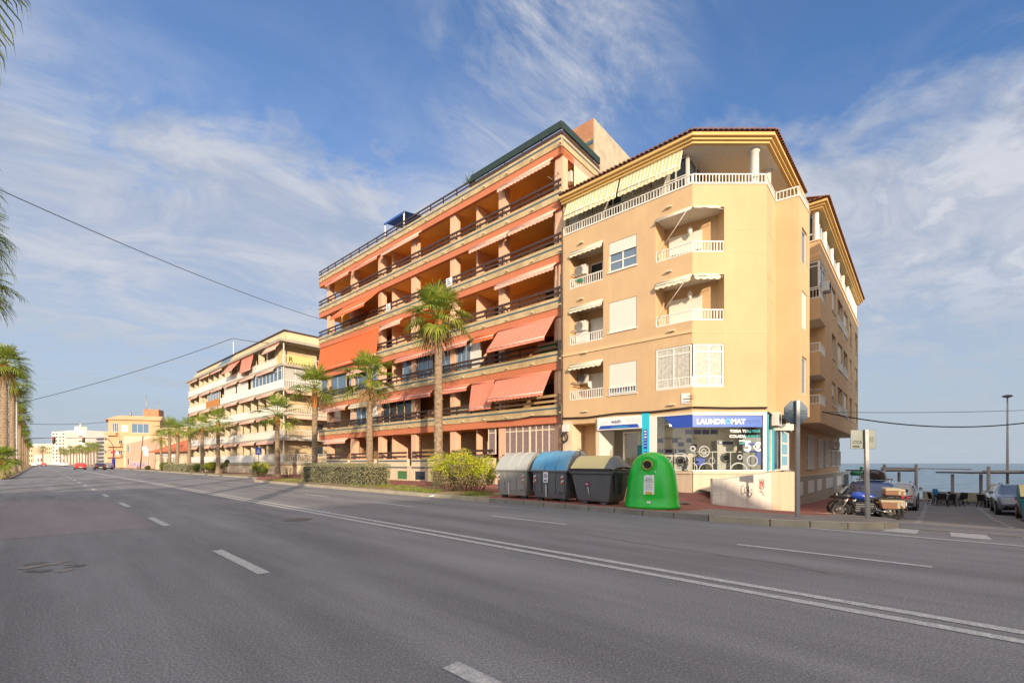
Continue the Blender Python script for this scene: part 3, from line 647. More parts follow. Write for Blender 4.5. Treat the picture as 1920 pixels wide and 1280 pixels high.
# small balconies: AC, door, lamp, canopy
for i, (z0, z1) in enumerate(rowsL):
    window(B3, FA, a0 + .62, a1 + .12, z0 + .05, z0 + 1.45, -1.07, 2, sh=(1.0, 1.0, 0.0)[i], gm=dark)
    acunit(B3, FA, a0 + .02, z0 + .95, -1.05, .62, .5, .3) if i == 0 else acunit(B3, FA, a0 + .02, z0 + .8, -.75, .66, .52, .3)
    if i == 1: b = MB(); b.fb(FA, a0 + .05, a0 + .7, -.9, -.5, z0 + .0, z0 + .75, acw); b.build('balcony_cabinet', B3)
    if i == 0: b = MB(); q = Vector(FA.pt(a0 + .9, -.6, z0 + .78)); b.lathe([(.0, 0), (.16, .03), (.2, .06)], acw, 16); oo = b.build('satellite_dish', B3, Matrix.Identity(4)); oo.location = Vector(q) - B3.location; oo.rotation_euler = (R(75), 0, R(20))
    if i == 2:
        b = MB(); 
        for (ds, dz) in ((0, 0), (.1, .08), (.2, .02), (.06, .14), (-.06, .1)): b.fb(FA, a0 + .5 + ds, a0 + .62 + ds, -.02, .03, z0 + .2 + dz, z0 + .28 + dz, mat('green_plastic', (.02, .25, .12), .5))
        b.build('balcony_ornament', B3)
    awning(B3, FA, a0 + .04, a1 - .02, z1 - .03, .16, .12 + .1 * (i == 0), awn_w, d=-.02, val=.16)
    b = MB(); b.tube([FA.pt(a1 - .35, -1.0, z1 - .35), FA.pt(a1 - .35, -.9, z1 - .3), FA.pt(a1 - .35, -.88, z1 - .45)], .05, steel, 6); b.build('wall_lamp', B3)
    # window column
    zw0, zw1 = rowsW[i]
    window(B3, FA, b0 + .01, b1 - .01, zw0 + .01, zw1 - .01, -.08, 2, sh=(.78, 1.0, .40)[i], gm=glass_b, mid=.3)
    b = MB(); b.fb(FA, b0 - .04, b1 + .04, .0, .05, zw0 - .06, zw0 - .005, white); b.build('window_sill', B3)
    if i == 0: railing(B3, FA, b0 + .03, b1 - .03, zw0 + .02, zw0 + .34, .02)
    # corner balcony: door, canopy, lamps
    if i > 0:
        Fi = Face(aI, mI)
        window(B3, Fi, .18, .18 + 1.45, z0 + .02, z0 + 1.42, .04, 2, sh=1.0 if i == 1 else .6, gm=glass_b)
        awning(B3, FA, c0 + .05, FA.len - .02, z1 - .02, .14, .15, awn_w, d=.02, val=.18 if i == 1 else .03)
        awning(B3, FB, .02, e1 - .25, z1 - .02, .12, .16, awn_w, d=.02, val=.16 if i == 1 else .03)
        b = MB(); b.tube([FA.pt(c0 + .1, 0, z1 - 1.6), FA.pt(FA.len - .1, .25, z1 - .15)], .012, white, 5); b.tube([FB.pt(.2, .3, z1 - .15), FB.pt(e1 - .05, 0, z1 - .1)], .014, white, 5); b.build('awning_arm', B3)
        b = MB(); q = FA.pt(c0 + 1.2, -.95, z1 - .5); b.lathe([(.02, q[2] - .22), (.09, q[2] - .12), (.11, q[2]), (.09, q[2] + .12), (.02, q[2] + .2)], white, 10, (q[0], q[1])); b.build('wall_lamp', B3)
    else:      # glazed corner
        window(B3, FA, c0 + .03, FA.len - .04, z0 + .04, z1 - .02, -.03, 2, gm=glass_d, mid=.8, cur=.98)
        window(B3, FB, .04, e1 - .03, z0 + .04, z1 - .02, -.03, 2, gm=glass_d, mid=.8, cur=.98)
for px, z in ((1087, 12.62), (1087, 9.75), (1250, 12.7), (1250, 9.85), (1256, 7.2), (1256, 3.95), (1094, 6.98), (1094, 4.0)):   # wall lights
    b = MB(); s = FA.s_(px); b.fb(FA, s, s + .24, 0, .14, z, z + .06, cream); b.build('wall_light', B3)
for k_, (s0, s1, z0, z1, dp) in enumerate(hE): window(B3, FE, s0 + .01, s1 - .01, z0, z1, -.1, 1, sh=(.0, 1.0, 0)[k_], gm=glass_b)
# second block details
for k_, h in enumerate(hG):
    railing(B3, FG, .02, FG.len - .02, h[2], h[2] + .5, -.03); railing(B3, FS, .02, lg - .02, h[2], h[2] + .5, -.03)
window(B3, FG, .03, FG.len - .04, 10.85, 12.28, -.05, 1, mid=.8)
window(B3, FS, .04, lg - .03, 10.85, 12.28, -.05, 2, mid=.85, gm=glass_d)
Fz = Face(Vector(C7) + nS * .9 - tS * .2, Vector(C7) + nS * .9 + tS * 2)
acunit(B3, FS, .25, 5.45, -.9, .8, .6, .35); acunit(B3, FS, 1.0, 10.9, .0, .6, .5, .3)
for i, (s0, s1) in enumerate(xs_w):
    for j_, (z0, z1) in enumerate(((4.7, 6.4), (7.6, 9.35), (10.5, 12.2))):
        zz0 = z0 + (.0 if i else .25)
        window(B3, FS, s0 + .02, s1 - .02, zz0 + .02, z1 - .02, -.16, 2 if s1 - s0 > .8 else 1, sh=(.55, 0, .8, 0, 1)[(i + j_) % 5], gm=glass_d)
        b = MB(); b.fb(FS, s0 - .04, s1 + .04, 0, .05, zz0 - .05, zz0 - .003, white); b.build('window_sill', B3)
        if i in (1, 2): railing(B3, FS, s0 + .03, s1 - .03, z0 + .03, z0 + .55, .01)
        b = MB(); b.fb(FS, s0 + .1, s0 + .22, 0, .16, zz0 - .62, zz0 - .57, cream); b.build('wall_light', B3)
# attic storey
at_ = MB()
Tz = 15.0
bk = [FA.pt(0, -.45, 0), FA.pt(FA.s_(1283), -.45, 0)]
# left enclosed terrace: glazing
sE = FA.s_(1283)
at_.fb(FA, sE - .05, sE + .05, -.5, -.38, ZP - .7, Tz, white)
at_.build('attic_post', B3); at_ = MB(); at_.fb(FA, 0, .12, -.45, -.05, ZP - .7, Tz, cream)
at_.build('attic_post', B3); at_ = MB()
# back walls of the open corner terrace
q0 = Vector(FA.pt(sE, -.45, 0)[:2]); q1 = q0 + nA * 1.9; q2 = Vector((9.9, q1.y + .4)); q3 = Vector((10.9, q2.y + .5)); q4 = Vector((12.6, 24.6)); q5 = Vector(K) + Vector((-.9, 1.3))
pts = [q1, q2, q3, q4, q5, Vector((15.3, 25.6))]
for p, q in zip(pts, pts[1:]): at_.poly([(p.x, p.y, 12.6), (q.x, q.y, 12.6), (q.x, q.y, Tz), (p.x, p.y, Tz)], stucco)
at_.build('attic_wall', B3)
Fq = Face(q1, q0)
window(B3, Face(q0, q1), .02, 1.85, ZP - .5, Tz - .02, 0, 2, mid=.45)
for k_ in range(4):
    w0 = .12 + (sE - .12) * k_ / 4; w1 = .12 + (sE - .12) * (k_ + 1) / 4
    window(B3, FA, w0 + .02, w1 - .02, ZP - .3, Tz - .05, -.42, 3, gm=glass_d, mid=.55, cur=.95 if k_ % 2 == 0 else .5)
awning(B3, FA, FA.s_(1063), FA.s_(1161), Tz + .0, .80, .30, awn_y, d=.02, val=.24)
awning(B3, FA, FA.s_(1164), FA.s_(1281), Tz + .0, .80, .30, awn_y, d=.02, val=.24)
for (x_, y_, r_) in ((C2[0] - .35, C2[1] + .32, .19), (C2[0] + 1.0, C2[1] + 1.75, .19)):
    b = MB(); b.lathe([(r_, 12.6), (r_, Tz - .12), (r_ + .05, Tz - .08), (r_ + .05, Tz)], white, 20, (x_, y_)); b.build('column', B3)
# glazed attic on the sea side
FSa = Face(Vector(C7) + nS * .25, Vector(C8) + nS * .25)
for k_ in range(7):
    s0 = .35 + k_ * 2.75
    window(B3, FSa, s0, s0 + 2.45, ZP - .45, Tz - .05, 0, 4, gm=glass_b, mid=.3)
    b = MB(); q = FSa.pt(s0 - .15, .05, 0); b.lathe([(.13, 12.6), (.13, Tz)], white, 14, (q[0], q[1])); b.build('column', B3)
b = MB(); b.fb(FS, 0, FS.len, -.2, .05, ZP, ZP + .07, cream); b.fb(FG, 0, FG.len, -.2, .05, ZP + .002, ZP + .072, cream); b.fb(FS, 14.5, FS.len - .1, -.22, -.08, ZP + .08, Tz, white); b.build('coping', B3)
window(B3, FG, .05, FG.len - .3, ZP - .3, Tz - .05, -.2, 1, mid=.4)
# eaves: stepped moulding, soffit, tiles
def offs(pts, d):
    out = []
    for i, p in enumerate(pts):
        ns = []
        if i > 0: a = Vector(pts[i]) - Vector(pts[i - 1]); ns.append(Vector((a.y, -a.x)).normalized())
        if i < len(pts) - 1: a = Vector(pts[i + 1]) - Vector(pts[i]); ns.append(Vector((a.y, -a.x)).normalized())
        if len(ns) == 2: m_ = (ns[0] + ns[1]); m_ = m_ / (m_.length ** 2) * 2
        else: m_ = ns[0]
        out.append(Vector(p) + m_ * d)
    return out
E1 = [C0, C1, C2, K]; E2 = [C6, C7, C8]
Eb = MB(); Et = MB()
for E, inn in ((E1, [(11, 35), (13, 34)]), (E2, [(22, 44), (14, 33)])):
    for d0, d1, z0, z1 in ((-.2, .14, Tz, Tz + .10), (-.2, .24, Tz + .10, Tz + .2), (-.2, .36, Tz + .2, Tz + .34)):
        o1 = offs(E, d1)
        i1 = offs(E, -.2)
        for k_ in range(len(E) - 1):
            a, b_, c, d = i1[k_], i1[k_ + 1], o1[k_ + 1], o1[k_]
            Eb.hexa([(*d, z0), (*c, z0), (*b_, z0), (*a, z0), (*d, z1), (*c, z1), (*b_, z1), (*a, z1)], mould)
    o1 = offs(E, .42); i1 = offs(E, -2.6)
    for k_ in range(len(E) - 1):
        Et.poly([(*o1[k_], Tz + .345), (*o1[k_ + 1], Tz + .345), (*i1[k_ + 1], Tz + 1.2), (*i1[k_], Tz + 1.2)], tile_r)
        Fk = Face(o1[k_], o1[k_ + 1]); nt_ = int(Fk.len / .21)
        for t_ in range(nt_):
            s_t = (t_ + .5) * Fk.len / nt_
            vs = []; 
            for dd, zo in ((.06, Tz + .36), (-1.2, Tz + .36 + .36)):
                for q in range(6): an = math.pi * q / 5; vs.append(Fk.pt(s_t + .085 * math.cos(an), dd, zo + .075 * math.sin(an)))
            Et.mesh(vs, [(q, q + 1, q + 7, q + 6) for q in range(5)] + [(5, 4, 3, 2, 1, 0)], tile_r, False)
    Et.poly([(*p, Tz + 1.2) for p in i1] + [(*p, Tz + 1.2) for p in inn], tile_r)
Eb.poly([(p[0], p[1], Tz - .001) for p in reversed([C0, C1, C2, K, (15.3, 25.6), (13, 34), (11, 33.5)])], white)
Eb.poly([(p[0], p[1], Tz - .003) for p in reversed([C6, C7, C8, C9, (14, 33)])], mould)
Eb.build('cornice', B3)
Et.build('roof', B3)
# ---- ground floor
gw = MB()
d0_, d1_ = FA.s_(1073), FA.s_(1117); e0_, e1_ = FA.s_(1123.5), FA.s_(1205); g0_ = FA.s_(1231)
SILL, GT = 1.06, 3.52
for a, b_, z0, z1, m_ in ((0, d0_, -.4, 3.6, cream), (d1_, e0_, -.4, 3.6, cream), (d0_, d1_, 3.42, 3.6, stucco), (e0_, e1_, 3.1, 3.6, stucco), (e1_, g0_, -.4, 3.6, cream), (g0_, FA.len, GT, 3.6, cream)):
    gw.poly([FA.pt(a, 0, z0), FA.pt(b_, 0, z0), FA.pt(b_, 0, z1), FA.pt(a, 0, z1)], m_)
def recess(a, b_, z0, z1, dp, ml, mb_, mc):
    Q = FA.pt
    gw.poly([Q(a, 0, z0), Q(a, -dp, z0), Q(a, -dp, z1), Q(a, 0, z1)], ml); gw.poly([Q(b_, -dp, z0), Q(b_, 0, z0), Q(b_, 0, z1), Q(b_, -dp, z1)], ml)
    gw.poly([Q(a, 0, z1), Q(a, -dp, z1), Q(b_, -dp, z1), Q(b_, 0, z1)], mc)
    if mb_: gw.poly([Q(a, -dp, z0), Q(b_, -dp, z0), Q(b_, -dp, z1), Q(a, -dp, z1)], mb_)
    gw.poly([Q(a, 0, .16), Q(b_, 0, .16), Q(b_, -dp, .16), Q(a, -dp, .16)], marble)
recess(d0_, d1_, -.1, 3.42, 1.1, cream, stucco, stucco); recess(e0_, e1_, -.1, 3.1, 1.5, white, None, white)
gw.poly([FB.pt(0, 0, GT), FB.pt(FB.len, 0, GT), FB.pt(FB.len, 0, 3.6), FB.pt(0, 0, 3.6)], cream)
sR = FR.s_(1480)
gw.poly([FR.pt(0, 0, GT), FR.pt(sR, 0, GT), FR.pt(sR, 0, 3.6), FR.pt(0, 0, 3.6)], cream); gw.poly([FR.pt(sR, 0, -2), FR.pt(FR.len, 0, -2), FR.pt(FR.len, 0, 3.6), FR.pt(sR, 0, 3.6)], stucco)
hH = []
for px0, px1, z0, z1 in ((1512, 1524, 1.0, 3.25), (1532, 1540, 1.05, 3.1), (1545, 1552, 1.1, 3.2), (1557, 1563, 1.1, 2.5), (1566, 1574, 1.1, 2.5)): hH.append((FH.s_(px0), FH.s_(px1), z0, z1, .12))
hL = []
for px0, px1 in ((1500, 1506), (1515, 1527), (1532, 1541), (1549, 1562), (1569, 1578)): hL.append((FH.s_(px0), FH.s_(px1), -.55, .3, .12))
hL.append((FH.s_(1582), FH.s_(1592), -1.6, .45, .25))
wall2(gw, Face(Gp, G8), .62, 3.6, hH, [], stucco); wall2(gw, Face(Gp, G8), -2.2, .62, hL, [], concrete)
Gf = Face(G8, C9); wall2(gw, Gf, -2.2, 3.6, [], [], stucco)
gw.build('ground_floor_wall', B3)
b = MB(); b.fb(FH, 0, FH.len, 0, .03, .60, .68, cream); 
for k_ in range(44): b.fb(FH, .2 + k_ * .44, .23 + k_ * .44, 0, .008, -2, -.68, cream)
b.build('plinth_trim', B3)
for k_, h in enumerate(hH): window(B3, FH, h[0] + .02, h[1] - .02, h[2] + .02, h[3] - .02, -.02, 2, sh=0, gm=glass_d, mid=.3, fw=.08); railing(B3, FH, h[0] + .02, h[1] - .02, h[2] + .02, h[3] - .05, .08, sp=.16, name='window_bars')
for k_, h in enumerate(hL): window(B3, FH, h[0] + .02, h[1] - .02, h[2] + .02, h[3] - .02, -.05, 1, sh=1.0 if k_ < 5 else 0, gm=dark)
acunit(B3, FH, FH.s_(1553), 2.55, .05, .8, .62, .35); acunit(B3, FH, FH.s_(1561), 2.55, .05, .8, .62, .35)
# entrance grille door of the flats
b = MB(); b.fb(FA, d0_ + .75, d1_ + .1, -1.1, -1.06, .16, 2.45, mat('brown_metal', (.10, .06, .04), .5)); dd = b.build('door', B3)
b = MB()
for k_ in range(9): b.fb(FA, d0_ + .8 + k_ * .11, d0_ + .825 + k_ * .11, -1.05, -1.02, .3, 2.1, steel)
b.fb(FA, d0_ + .78, d1_ + .05, -1.05, -1.02, 2.1, 2.15, steel); b.build('door_grille', dd)
b = MB(); b.fb(FA, .9, .96, 0, .05, .2, .2, white) if 0 else None
# shop
Sh = B3
sg = glassmat('shop_glass', (.93, .97, .96), .05)
def pane(F, s0, s1, z0, z1, d=-.05, name='shop_window'):
    b = MB(); b.poly([F.pt(s0, d, z0), F.pt(s1, d, z0), F.pt(s1, d, z1), F.pt(s0, d, z1)], sg); return b.build(name, Sh)
pane(FA, g0_, FA.len, SILL, GT); pane(FB, 0, FB.len - .02, SILL, GT); pane(FR, .0, sR, SILL, GT)
b = MB()
b.fb(FA, g0_ - .32, g0_, -.1, .03, SILL - .5, GT, white); b.fb(FB, 0, FB.len - .01, -.09, .02, GT - .06, GT + .06, white); b.fb(FB, 0, FB.len - .01, -.09, .02, SILL, SILL + .05, white)
b.fb(FB, FB.len - .14, FB.len - .01, -.085, .03, SILL + .05, GT - .06, white); b.fb(FR, 1.15, 1.22, -.09, .02, SILL + .05, GT - .06, white); b.fb(FR, .0, sR, -.09, .02, SILL, SILL + .05, white)
b.fb(FA, g0_, FA.len, -.09, .01, GT - .03, GT, white)
b.build('shop_frame', Sh)
b = MB(); b.fb(FA, g0_ - .3, FA.len, -.12, .08, SILL - .12, SILL - .001, marble); b.fb(FB, 0, FB.len, -.12, .08, SILL - .12, SILL - .001, marble); b.fb(FR, .08, FR.len, -.12, .08, SILL - .122, SILL - .003, marble)
b.fb(FA, g0_ - .3, FA.len - .02, -.2, .03, -.6, SILL - .12, marble); b.fb(FB, .02, FB.len, -.2, .03, -1.2, SILL - .12, marble); b.fb(FR, .03, FR.len, -.2, .02, -2, SILL - .123, marble); b.build('marble_plinth', Sh)
# light blue columns with notices
def notices(par, F, s0, s1, zz_):
    for (z0, z1) in zz_:
        b = MB(); b.fb(F, s0, s1, .062, .066, z0, z1, bluesign); o = b.build('notice', par)
        n_ = max(2, int((z1 - z0) / .13)); r_ = random.Random(int(z0 * 100))
        b = MB()
        for k_ in range(n_):
            zc = z1 - .08 - k_ * (z1 - z0 - .1) / n_; wd = (s1 - s0) * r_.uniform(.25, .42); c = (s0 + s1) / 2; hh = .035 if k_ < n_ / 2 else .012
            b.fb(F, c - wd, c + wd, .066, .069, zc - hh, zc + hh * .6, txtw)
        b.build('notice_text', o)
b = MB(); b.fb(FA, e1_, g0_ - .32, -.3, .06, .16, 3.75, cyan); oc = b.build('sign_column', Sh); notices(oc, FA, e1_ + .08, g0_ - .42, ((2.05, 2.95), (1.2, 1.95)))
b = MB(); b.fb(FR, -.02, .26, -.12, .05, SILL, 3.6, cyan); b.build('sign_column', Sh)
b = MB(); b.fb(FR, 1.24, 1.62, -.12, .05, SILL, 3.0, cyan); b.build('sign_column', Sh)
b = MB(); sP0, sP1 = FR.s_(1463.5), FR.s_(1478.5); b.fb(FR, sP0, sP1, .0, .04, SILL, 3.0, signw); oc = b.build('poster', Sh)
b = MB()
for (z0, z1) in ((2.45, 2.95), (1.85, 2.35), (1.3, 1.75)): b.fb(FR, sP0 + .1, sP0 + (sP1 - sP0) * .7, .041, .045, z0, z1, mat('poster_blue', (.22, .50, .66), .5))
b.build('poster_panel', oc)
# openwash sign box over the entrance
b = MB(); b.fb(FA, e0_ - .03, e1_ - .02, -.02, .12, 3.02, 3.62, signw); sb = b.build('sign_box', Sh)
ln = e1_ - e0_
b = MB(); z0 = 3.06
b.poly([FA.pt(e0_ + .03, .124, z0), FA.pt(e1_ - .1, .124, z0), FA.pt(e1_ - .2, .124, z0 + .17), FA.pt(e0_ + .15, .124, z0 + .17)], bluesign); b.build('sign_band', sb)
text(sb, FA, e0_ + .1, 3.32, 'open', .24, mat('pale_blue', (.45, .68, .72), .5), .124); text(sb, FA, e0_ + .74, 3.32, 'wash', .25, txtn, .124, bold=.004)
text(sb, FA, e0_ + .75, 3.085, 'LAUNDROMAT', .12, bluelt, .128, sx=1.1, bold=.002)
b = MB(); pg = mat('pale_grey', (.58, .6, .62), .5)
for k_ in range(3):
    s = e0_ + 1.55 + k_ * .26; b.fb(FA, s, s + .02, .121, .124, 3.3, 3.5, pg); b.fb(FA, s + .16, s + .18, .121, .124, 3.3, 3.5, pg); b.fb(FA, s + .02, s + .16, .121, .124, 3.48, 3.5, pg)
    b.tube([FA.pt(s + .09 + .05 * math.cos(a * .6283), .124, 3.38 + .05 * math.sin(a * .6283)) for a in range(11)], .006, pg, 4)
b.build('sign_symbols', sb)
# door inside the entrance
window(Sh, FA, e0_ + .55, e1_, .2, 3.0, -1.45, 2, gm=sg, name='shop_door', fw=.09)
b = MB(); b.fb(FA, e0_ + 1.35, e1_ - .02, -1.40, -1.38, 1.6, 2.3, mat('teal_poster', (.01, .22, .25), .5)); b.build('door_poster', Sh)
# header graphics on the glass
b = MB(); Q = FA.pt
sA0 = FA.len - .95
b.poly([Q(sA0 - .35, -.03, GT - .03), Q(sA0 + .12, -.03, 2.95), Q(FA.len, -.03, 2.95), Q(FA.len, -.03, GT - .03)], bluesign)
hd = mat('header_blue', (.03, .12, .50), .3)
b.poly([FB.pt(.01, -.03, 2.95), FB.pt(FB.len - .15, -.03, 2.95), FB.pt(FB.len - .15, -.03, GT - .07), FB.pt(.01, -.03, GT - .07)], hd); hb = b.build('window_header', Sh)
text(hb, FB, .19, 3.09, 'LAUNDR', .30, txtw, -.022, bold=.012, sx=1.02); text(hb, FB, 1.42, 3.09, 'O', .30, bluelt, -.022, bold=.012); text(hb, FB, 1.66, 3.09, 'MAT', .30, txtw, -.022, bold=.012, sx=1.02)
b = MB(); lb = mat('light_outline', (.30, .42, .72), .5)
for k_ in range(4):
    s = 2.36 + k_ * .16; b.tube([FB.pt(s + .05 * math.cos(a * .5236), -.02, 3.2 + .07 * math.sin(a * .5236)) for a in range(13)], .006, lb, 4)
b.build('header_symbols', hb)
text(Sh, FB, 1.62, 2.72, 'TODA TU', .17, txtw, -.03, bold=.006); text(Sh, FB, 1.60, 2.50, 'COLADA', .17, txtw, -.03, bold=.006)
text(Sh, FB, 2.33, 2.72, 'ALL YOUR', .16, txtc, -.03, bold=.004, sx=.8); text(Sh, FB, 2.31, 2.50, 'LAUNDRY', .16, txtc, -.03, bold=.004, sx=.85)
text(Sh, FB, 2.02, 2.33, 'DESDE', .09, txtw, -.03, bold=.004, sx=.9); text(Sh, FB, 2.02, 2.22, 'FROM', .09, txtc, -.03, bold=.004, sx=.9)
text(Sh, FB, 2.24, 1.93, '5', .62, txtw, -.03, bold=.02); text(Sh, FB, 2.64, 1.93, '\u20ac', .50, txtw, -.03, bold=.014)
b = MB()
for (F, s, z, r_, w_) in ((FA, FA.len - .55, 1.42, .42, .035), (FA, FA.len - .02, 1.2, .2, .03), (FB, .03, 2.02, .1, .045), (FB, .52, 1.9, .22, .035), (FB, .5, 1.9, .1, .03), (FB, .6, 1.1, .3, .03), (FB, .85, 1.5, .13, .02), (FB, 2.0, 1.05, .36, .04), (FB, 2.05, 1.66, .09, .04), (FB, 2.58, 1.5, .22, .04), (FR, .75, 1.5, .2, .02)):
    pts = []
    for k_ in range(25):
        a = 2 * math.pi * k_ / 24; zc = z + r_ * math.sin(a); 
        pts.append(F.pt(s + r_ * math.cos(a), -.032, max(SILL + .05, zc)))
    for p_, q_ in zip(pts, pts[1:]):
        if p_[2] <= SILL + .051 and q_[2] <= SILL + .051: continue
        b.tube([p_, q_], w_ * .7, mat('ring_white', (.55, .58, .56), .5), 4, smooth=False)
b.build('window_bubbles', Sh)
# shop interior shell
b = MB(); inn = mat('interior_wall', (.62, .56, .45), .8, .08, 1.5)
IB = [(5.0, 26.2), (13.4, 26.2)]
b.poly([(IB[0][0], 26.2, .2), (IB[1][0], 26.2, .2), (IB[1][0], 26.2, 3.55), (IB[0][0], 26.2, 3.55)], inn)
fl = [FA.pt(e0_ + .5, -1.5, 0)[:2], FA.pt(FA.len, -.1, 0)[:2], FB.pt(FB.len, -.1, 0)[:2], (14.2, 23.5), (14.6, 26.2), (4.6, 26.2)]
b.poly([(p[0], p[1], .19) for p in fl], mat('shop_floor', (.35, .33, .3), .4)); b.poly([(p[0], p[1], 3.54) for p in reversed(fl)], white)
b.poly([(4.6, 26.2, .2), (4.6, 24.0, .2), (4.6, 24.0, 3.5), (4.6, 26.2, 3.5)], inn)
b.build('shop_interior', Sh)
b = MB(); b.tube([(7.9, 19.9, 1.9), (10.9, 19.9, 1.9)], .025, white, 6)
for x_ in (8.1, 8.9, 9.7, 10.6): b.tube([(x_, 19.9, 1.9), (x_, 19.9, .2)], .02, white, 6)
b.build('counter_rail', Sh)
def washer(x, y, label, wd=.62, h=1.15, kind='washing_machine', z=.2, grp='machines inside the laundromat'):
    t_ = thing(kind, label, 'washing machine' if 'wash' in kind else 'dryer', (x, y, z), 0, grp)
    b = MB(); m0 = mat('machine_steel', (.50, .48, .44), .4, .1, 3); b.box(x, x + wd, y, y + .7, z, z + h, m0); b.build('cabinet', t_, bevel=.015)
    c = x + wd / 2; zc = z + h * .45; b = MB()
    b.mesh([(c + .24 * math.cos(a * .2618), y - .02, zc + .24 * math.sin(a * .2618)) for a in range(24)], [tuple(range(24))], mat('door_black', (.015, .015, .018), .15)); 
    for rr in (.25, .17): b.tube([(c + rr * math.cos(a * .2618), y - .03, zc + rr * math.sin(a * .2618)) for a in range(25)], .018, steel, 6, cap=False)
    b.build('door', t_)
    b = MB(); b.box(x + .04, x + wd - .04, y - .012, y, z + h - .2, z + h - .04, mat('panel_dark', (.03, .03, .10), .4)); b.box(x + .1, x + .22, y - .018, y - .012, z + h - .16, z + h - .08, txtw); b.build('control_panel', t_)
    return t_
washer(7.72, 23.2, 'steel washing machine behind the left shop window, nearest the window edge', z=1.0); washer(8.4, 23.2, 'steel washing machine behind the left shop window, second from the left', z=1.0)
b = MB(); b.box(7.6, 9.1, 23.2, 23.9, .2, .99, mat('machine_steel', (.5, .48, .44), .4)); tag(b.build('machine_plinth'), 'steel plinth under the two washing machines in the shop', 'plinth')
washer(10.35, 22.6, 'large round-door dryer in the middle of the right shop window', .85, 1.6, 'tumble_dryer', z=.95)
b = MB(); b.box(10.3, 11.25, 22.6, 23.3, .2, .94, mat('cream_base', (.6, .56, .48), .5)); tag(b.build('machine_plinth'), 'cream plinth under the large dryer in the shop', 'plinth')
b = MB(); b.box(11.7, 12.6, 22.7, 23.3, .2, 2.7, mat('cabinet_grey', (.24, .25, .26), .5)); b.box(11.7, 12.4, 22.68, 22.7, 2.3, 2.42, bluesign); b.box(11.7, 12.4, 22.68, 22.7, 1.95, 2.05, bluesign); b.box(12.35, 12.6, 22.66, 22.69, 1.35, 2.0, bluesign)
tag(b.build('vending_cabinet'), 'tall grey cabinet with navy strips behind the right end of the shop window', 'cabinet')
b = MB()
for k_ in range(4): b.box(9.3 + k_ * .45, 9.68 + k_ * .45, 24.0, 24.04, 2.95, 3.2, txtn)
for (x_, z_) in ((8.9, 2.3), (9.35, 2.5), (9.6, 2.2), (7.8, 2.5), (8.6, 2.5)): b.box(x_, x_ + .3, 24.0, 24.03, z_, z_ + .22, txtn)
b.tube([(8.7, 24, 2.3), (8.7, 24.0, 2.301)], .01, txtn)
b.build('price_board', Sh)
Fi = Face((7.5, 23.15), (12, 23.15)); text(Sh, Fi, .2, 2.62, 'LAVADORAS', .19, txtk, 0, bold=.003); text(Sh, Fi, 1.6, 2.62, 'WASH', .15, txtk, 0)
b = MB(); b.box(9.15, 9.6, 22.3, 22.7, .2, 1.7, bluesign); b.lathe([(.16, .2), (.2, 1.3)], txtk, 12, (8.95, 21.2)); b.build('shop_counter', Sh)
# big AC on the corner and cable
acunit(B3, Face((12.75, 22.1), (13.9, 22.1)), 0, 3.0, -.1, 1.0, .7, .36); acunit(B3, FR, .85, 3.05, .05, .7, .6, .3)
b = MB()
for (F, lst) in ((FA, [(0, 3.78), (1.5, 3.72), (3.2, 3.8), (5, 3.74), (FA.len, 3.80)]), (FB, [(0, 3.80), (1.5, 3.77), (FB.len, 3.78)]), (FR, [(0, 3.58), (1.2, 3.5), (1.9, 3.1)])):
    b.tube([F.pt(s, .07, z) for s, z in lst], .03, dark, 6); b.tube([F.pt(s, .06, z - .05) for s, z in lst], .012, dark, 5)
b.build('facade_cable', B3)
b = MB(); s = FA.s_(1278); b.fb(FA, s, FA.len - .12, .0, .03, 3.98, 4.42, signw); sp_ = b.build('street_name_plate', B3)
text(sp_, FA, s + .25, 4.26, 'AVENIDA', .075, txtk, .032); text(sp_, FA, s + .06, 4.14, 'DESEMBARCO', .085, txtk, .032, bold=.001, sx=.95); text(sp_, FA, s + .06, 4.02, 'DE DIEGO', .08, txtk, .032)
# ramp wall with graffiti
RW0 = (6.96, 15.5); RW1 = (9.26, 16.0); RW2 = (10.28, 16.3); RWL = (7.36, 15.35)
RF = Face((7.38, 15.42), (9.26, 16.0)); RF2 = Face((9.26, 16.0), (10.28, 16.3)); RS = Face((10.28, 16.3), (15.0, 24.4)); RL = Face((6.96, 15.55), (7.38, 15.42))
rt = thing('ramp_wall', 'white tiled ramp wall with black and red graffiti in front of the laundromat', 'wall', (9.26, 16, 0), 0)
b = MB()
def slab(F, s0, s1, zb0, zb1, zt0, zt1, th, m_, mb):
    Q = F.pt; mb.hexa([Q(s0, 0, zb0), Q(s1, 0, zb1), Q(s1, -th, zb1), Q(s0, -th, zb0), Q(s0, 0, zt0), Q(s1, 0, zt1), Q(s1, -th, zt1), Q(s0, -th, zt0)], m_)
slab(RF, 0, RF.len, -.4, -.7, .86, 1.07, .22, mat('rendered_white', (.66, .62, .56), .7, .2, 2, .2, 40, streak=.2), b); slab(RL, 0, RL.len, -.4, -.4, .86, .85, .6, whitetile, b)
b.build('tiled_panel', rt)
b = MB(); slab(RF2, .002, RF2.len, -.8, -.8, 1.08, 1.09, .25, marble, b); slab(RS, 0, RS.len - .5, -2, -2, 1.09, 1.06, .25, marble, b); b.build('marble_panel', rt)
b = MB(); b.poly([RF.pt(0, -.22, .3), RF2.pt(RF2.len, -.25, .9), (13.5, 22.4, 1.0), (10.7, 19.1, 1.0), (8.0, 19.1, .3)], concrete); b.build('ramp_floor', rt)
gk = txtk; b = MB()
def scrib(pts, m_, w_, mb, s, z, k_): mb.tube([RF.pt(s + x * k_, .006, z + y * k_) for x, y in pts], w_, m_, 5, smooth=False)
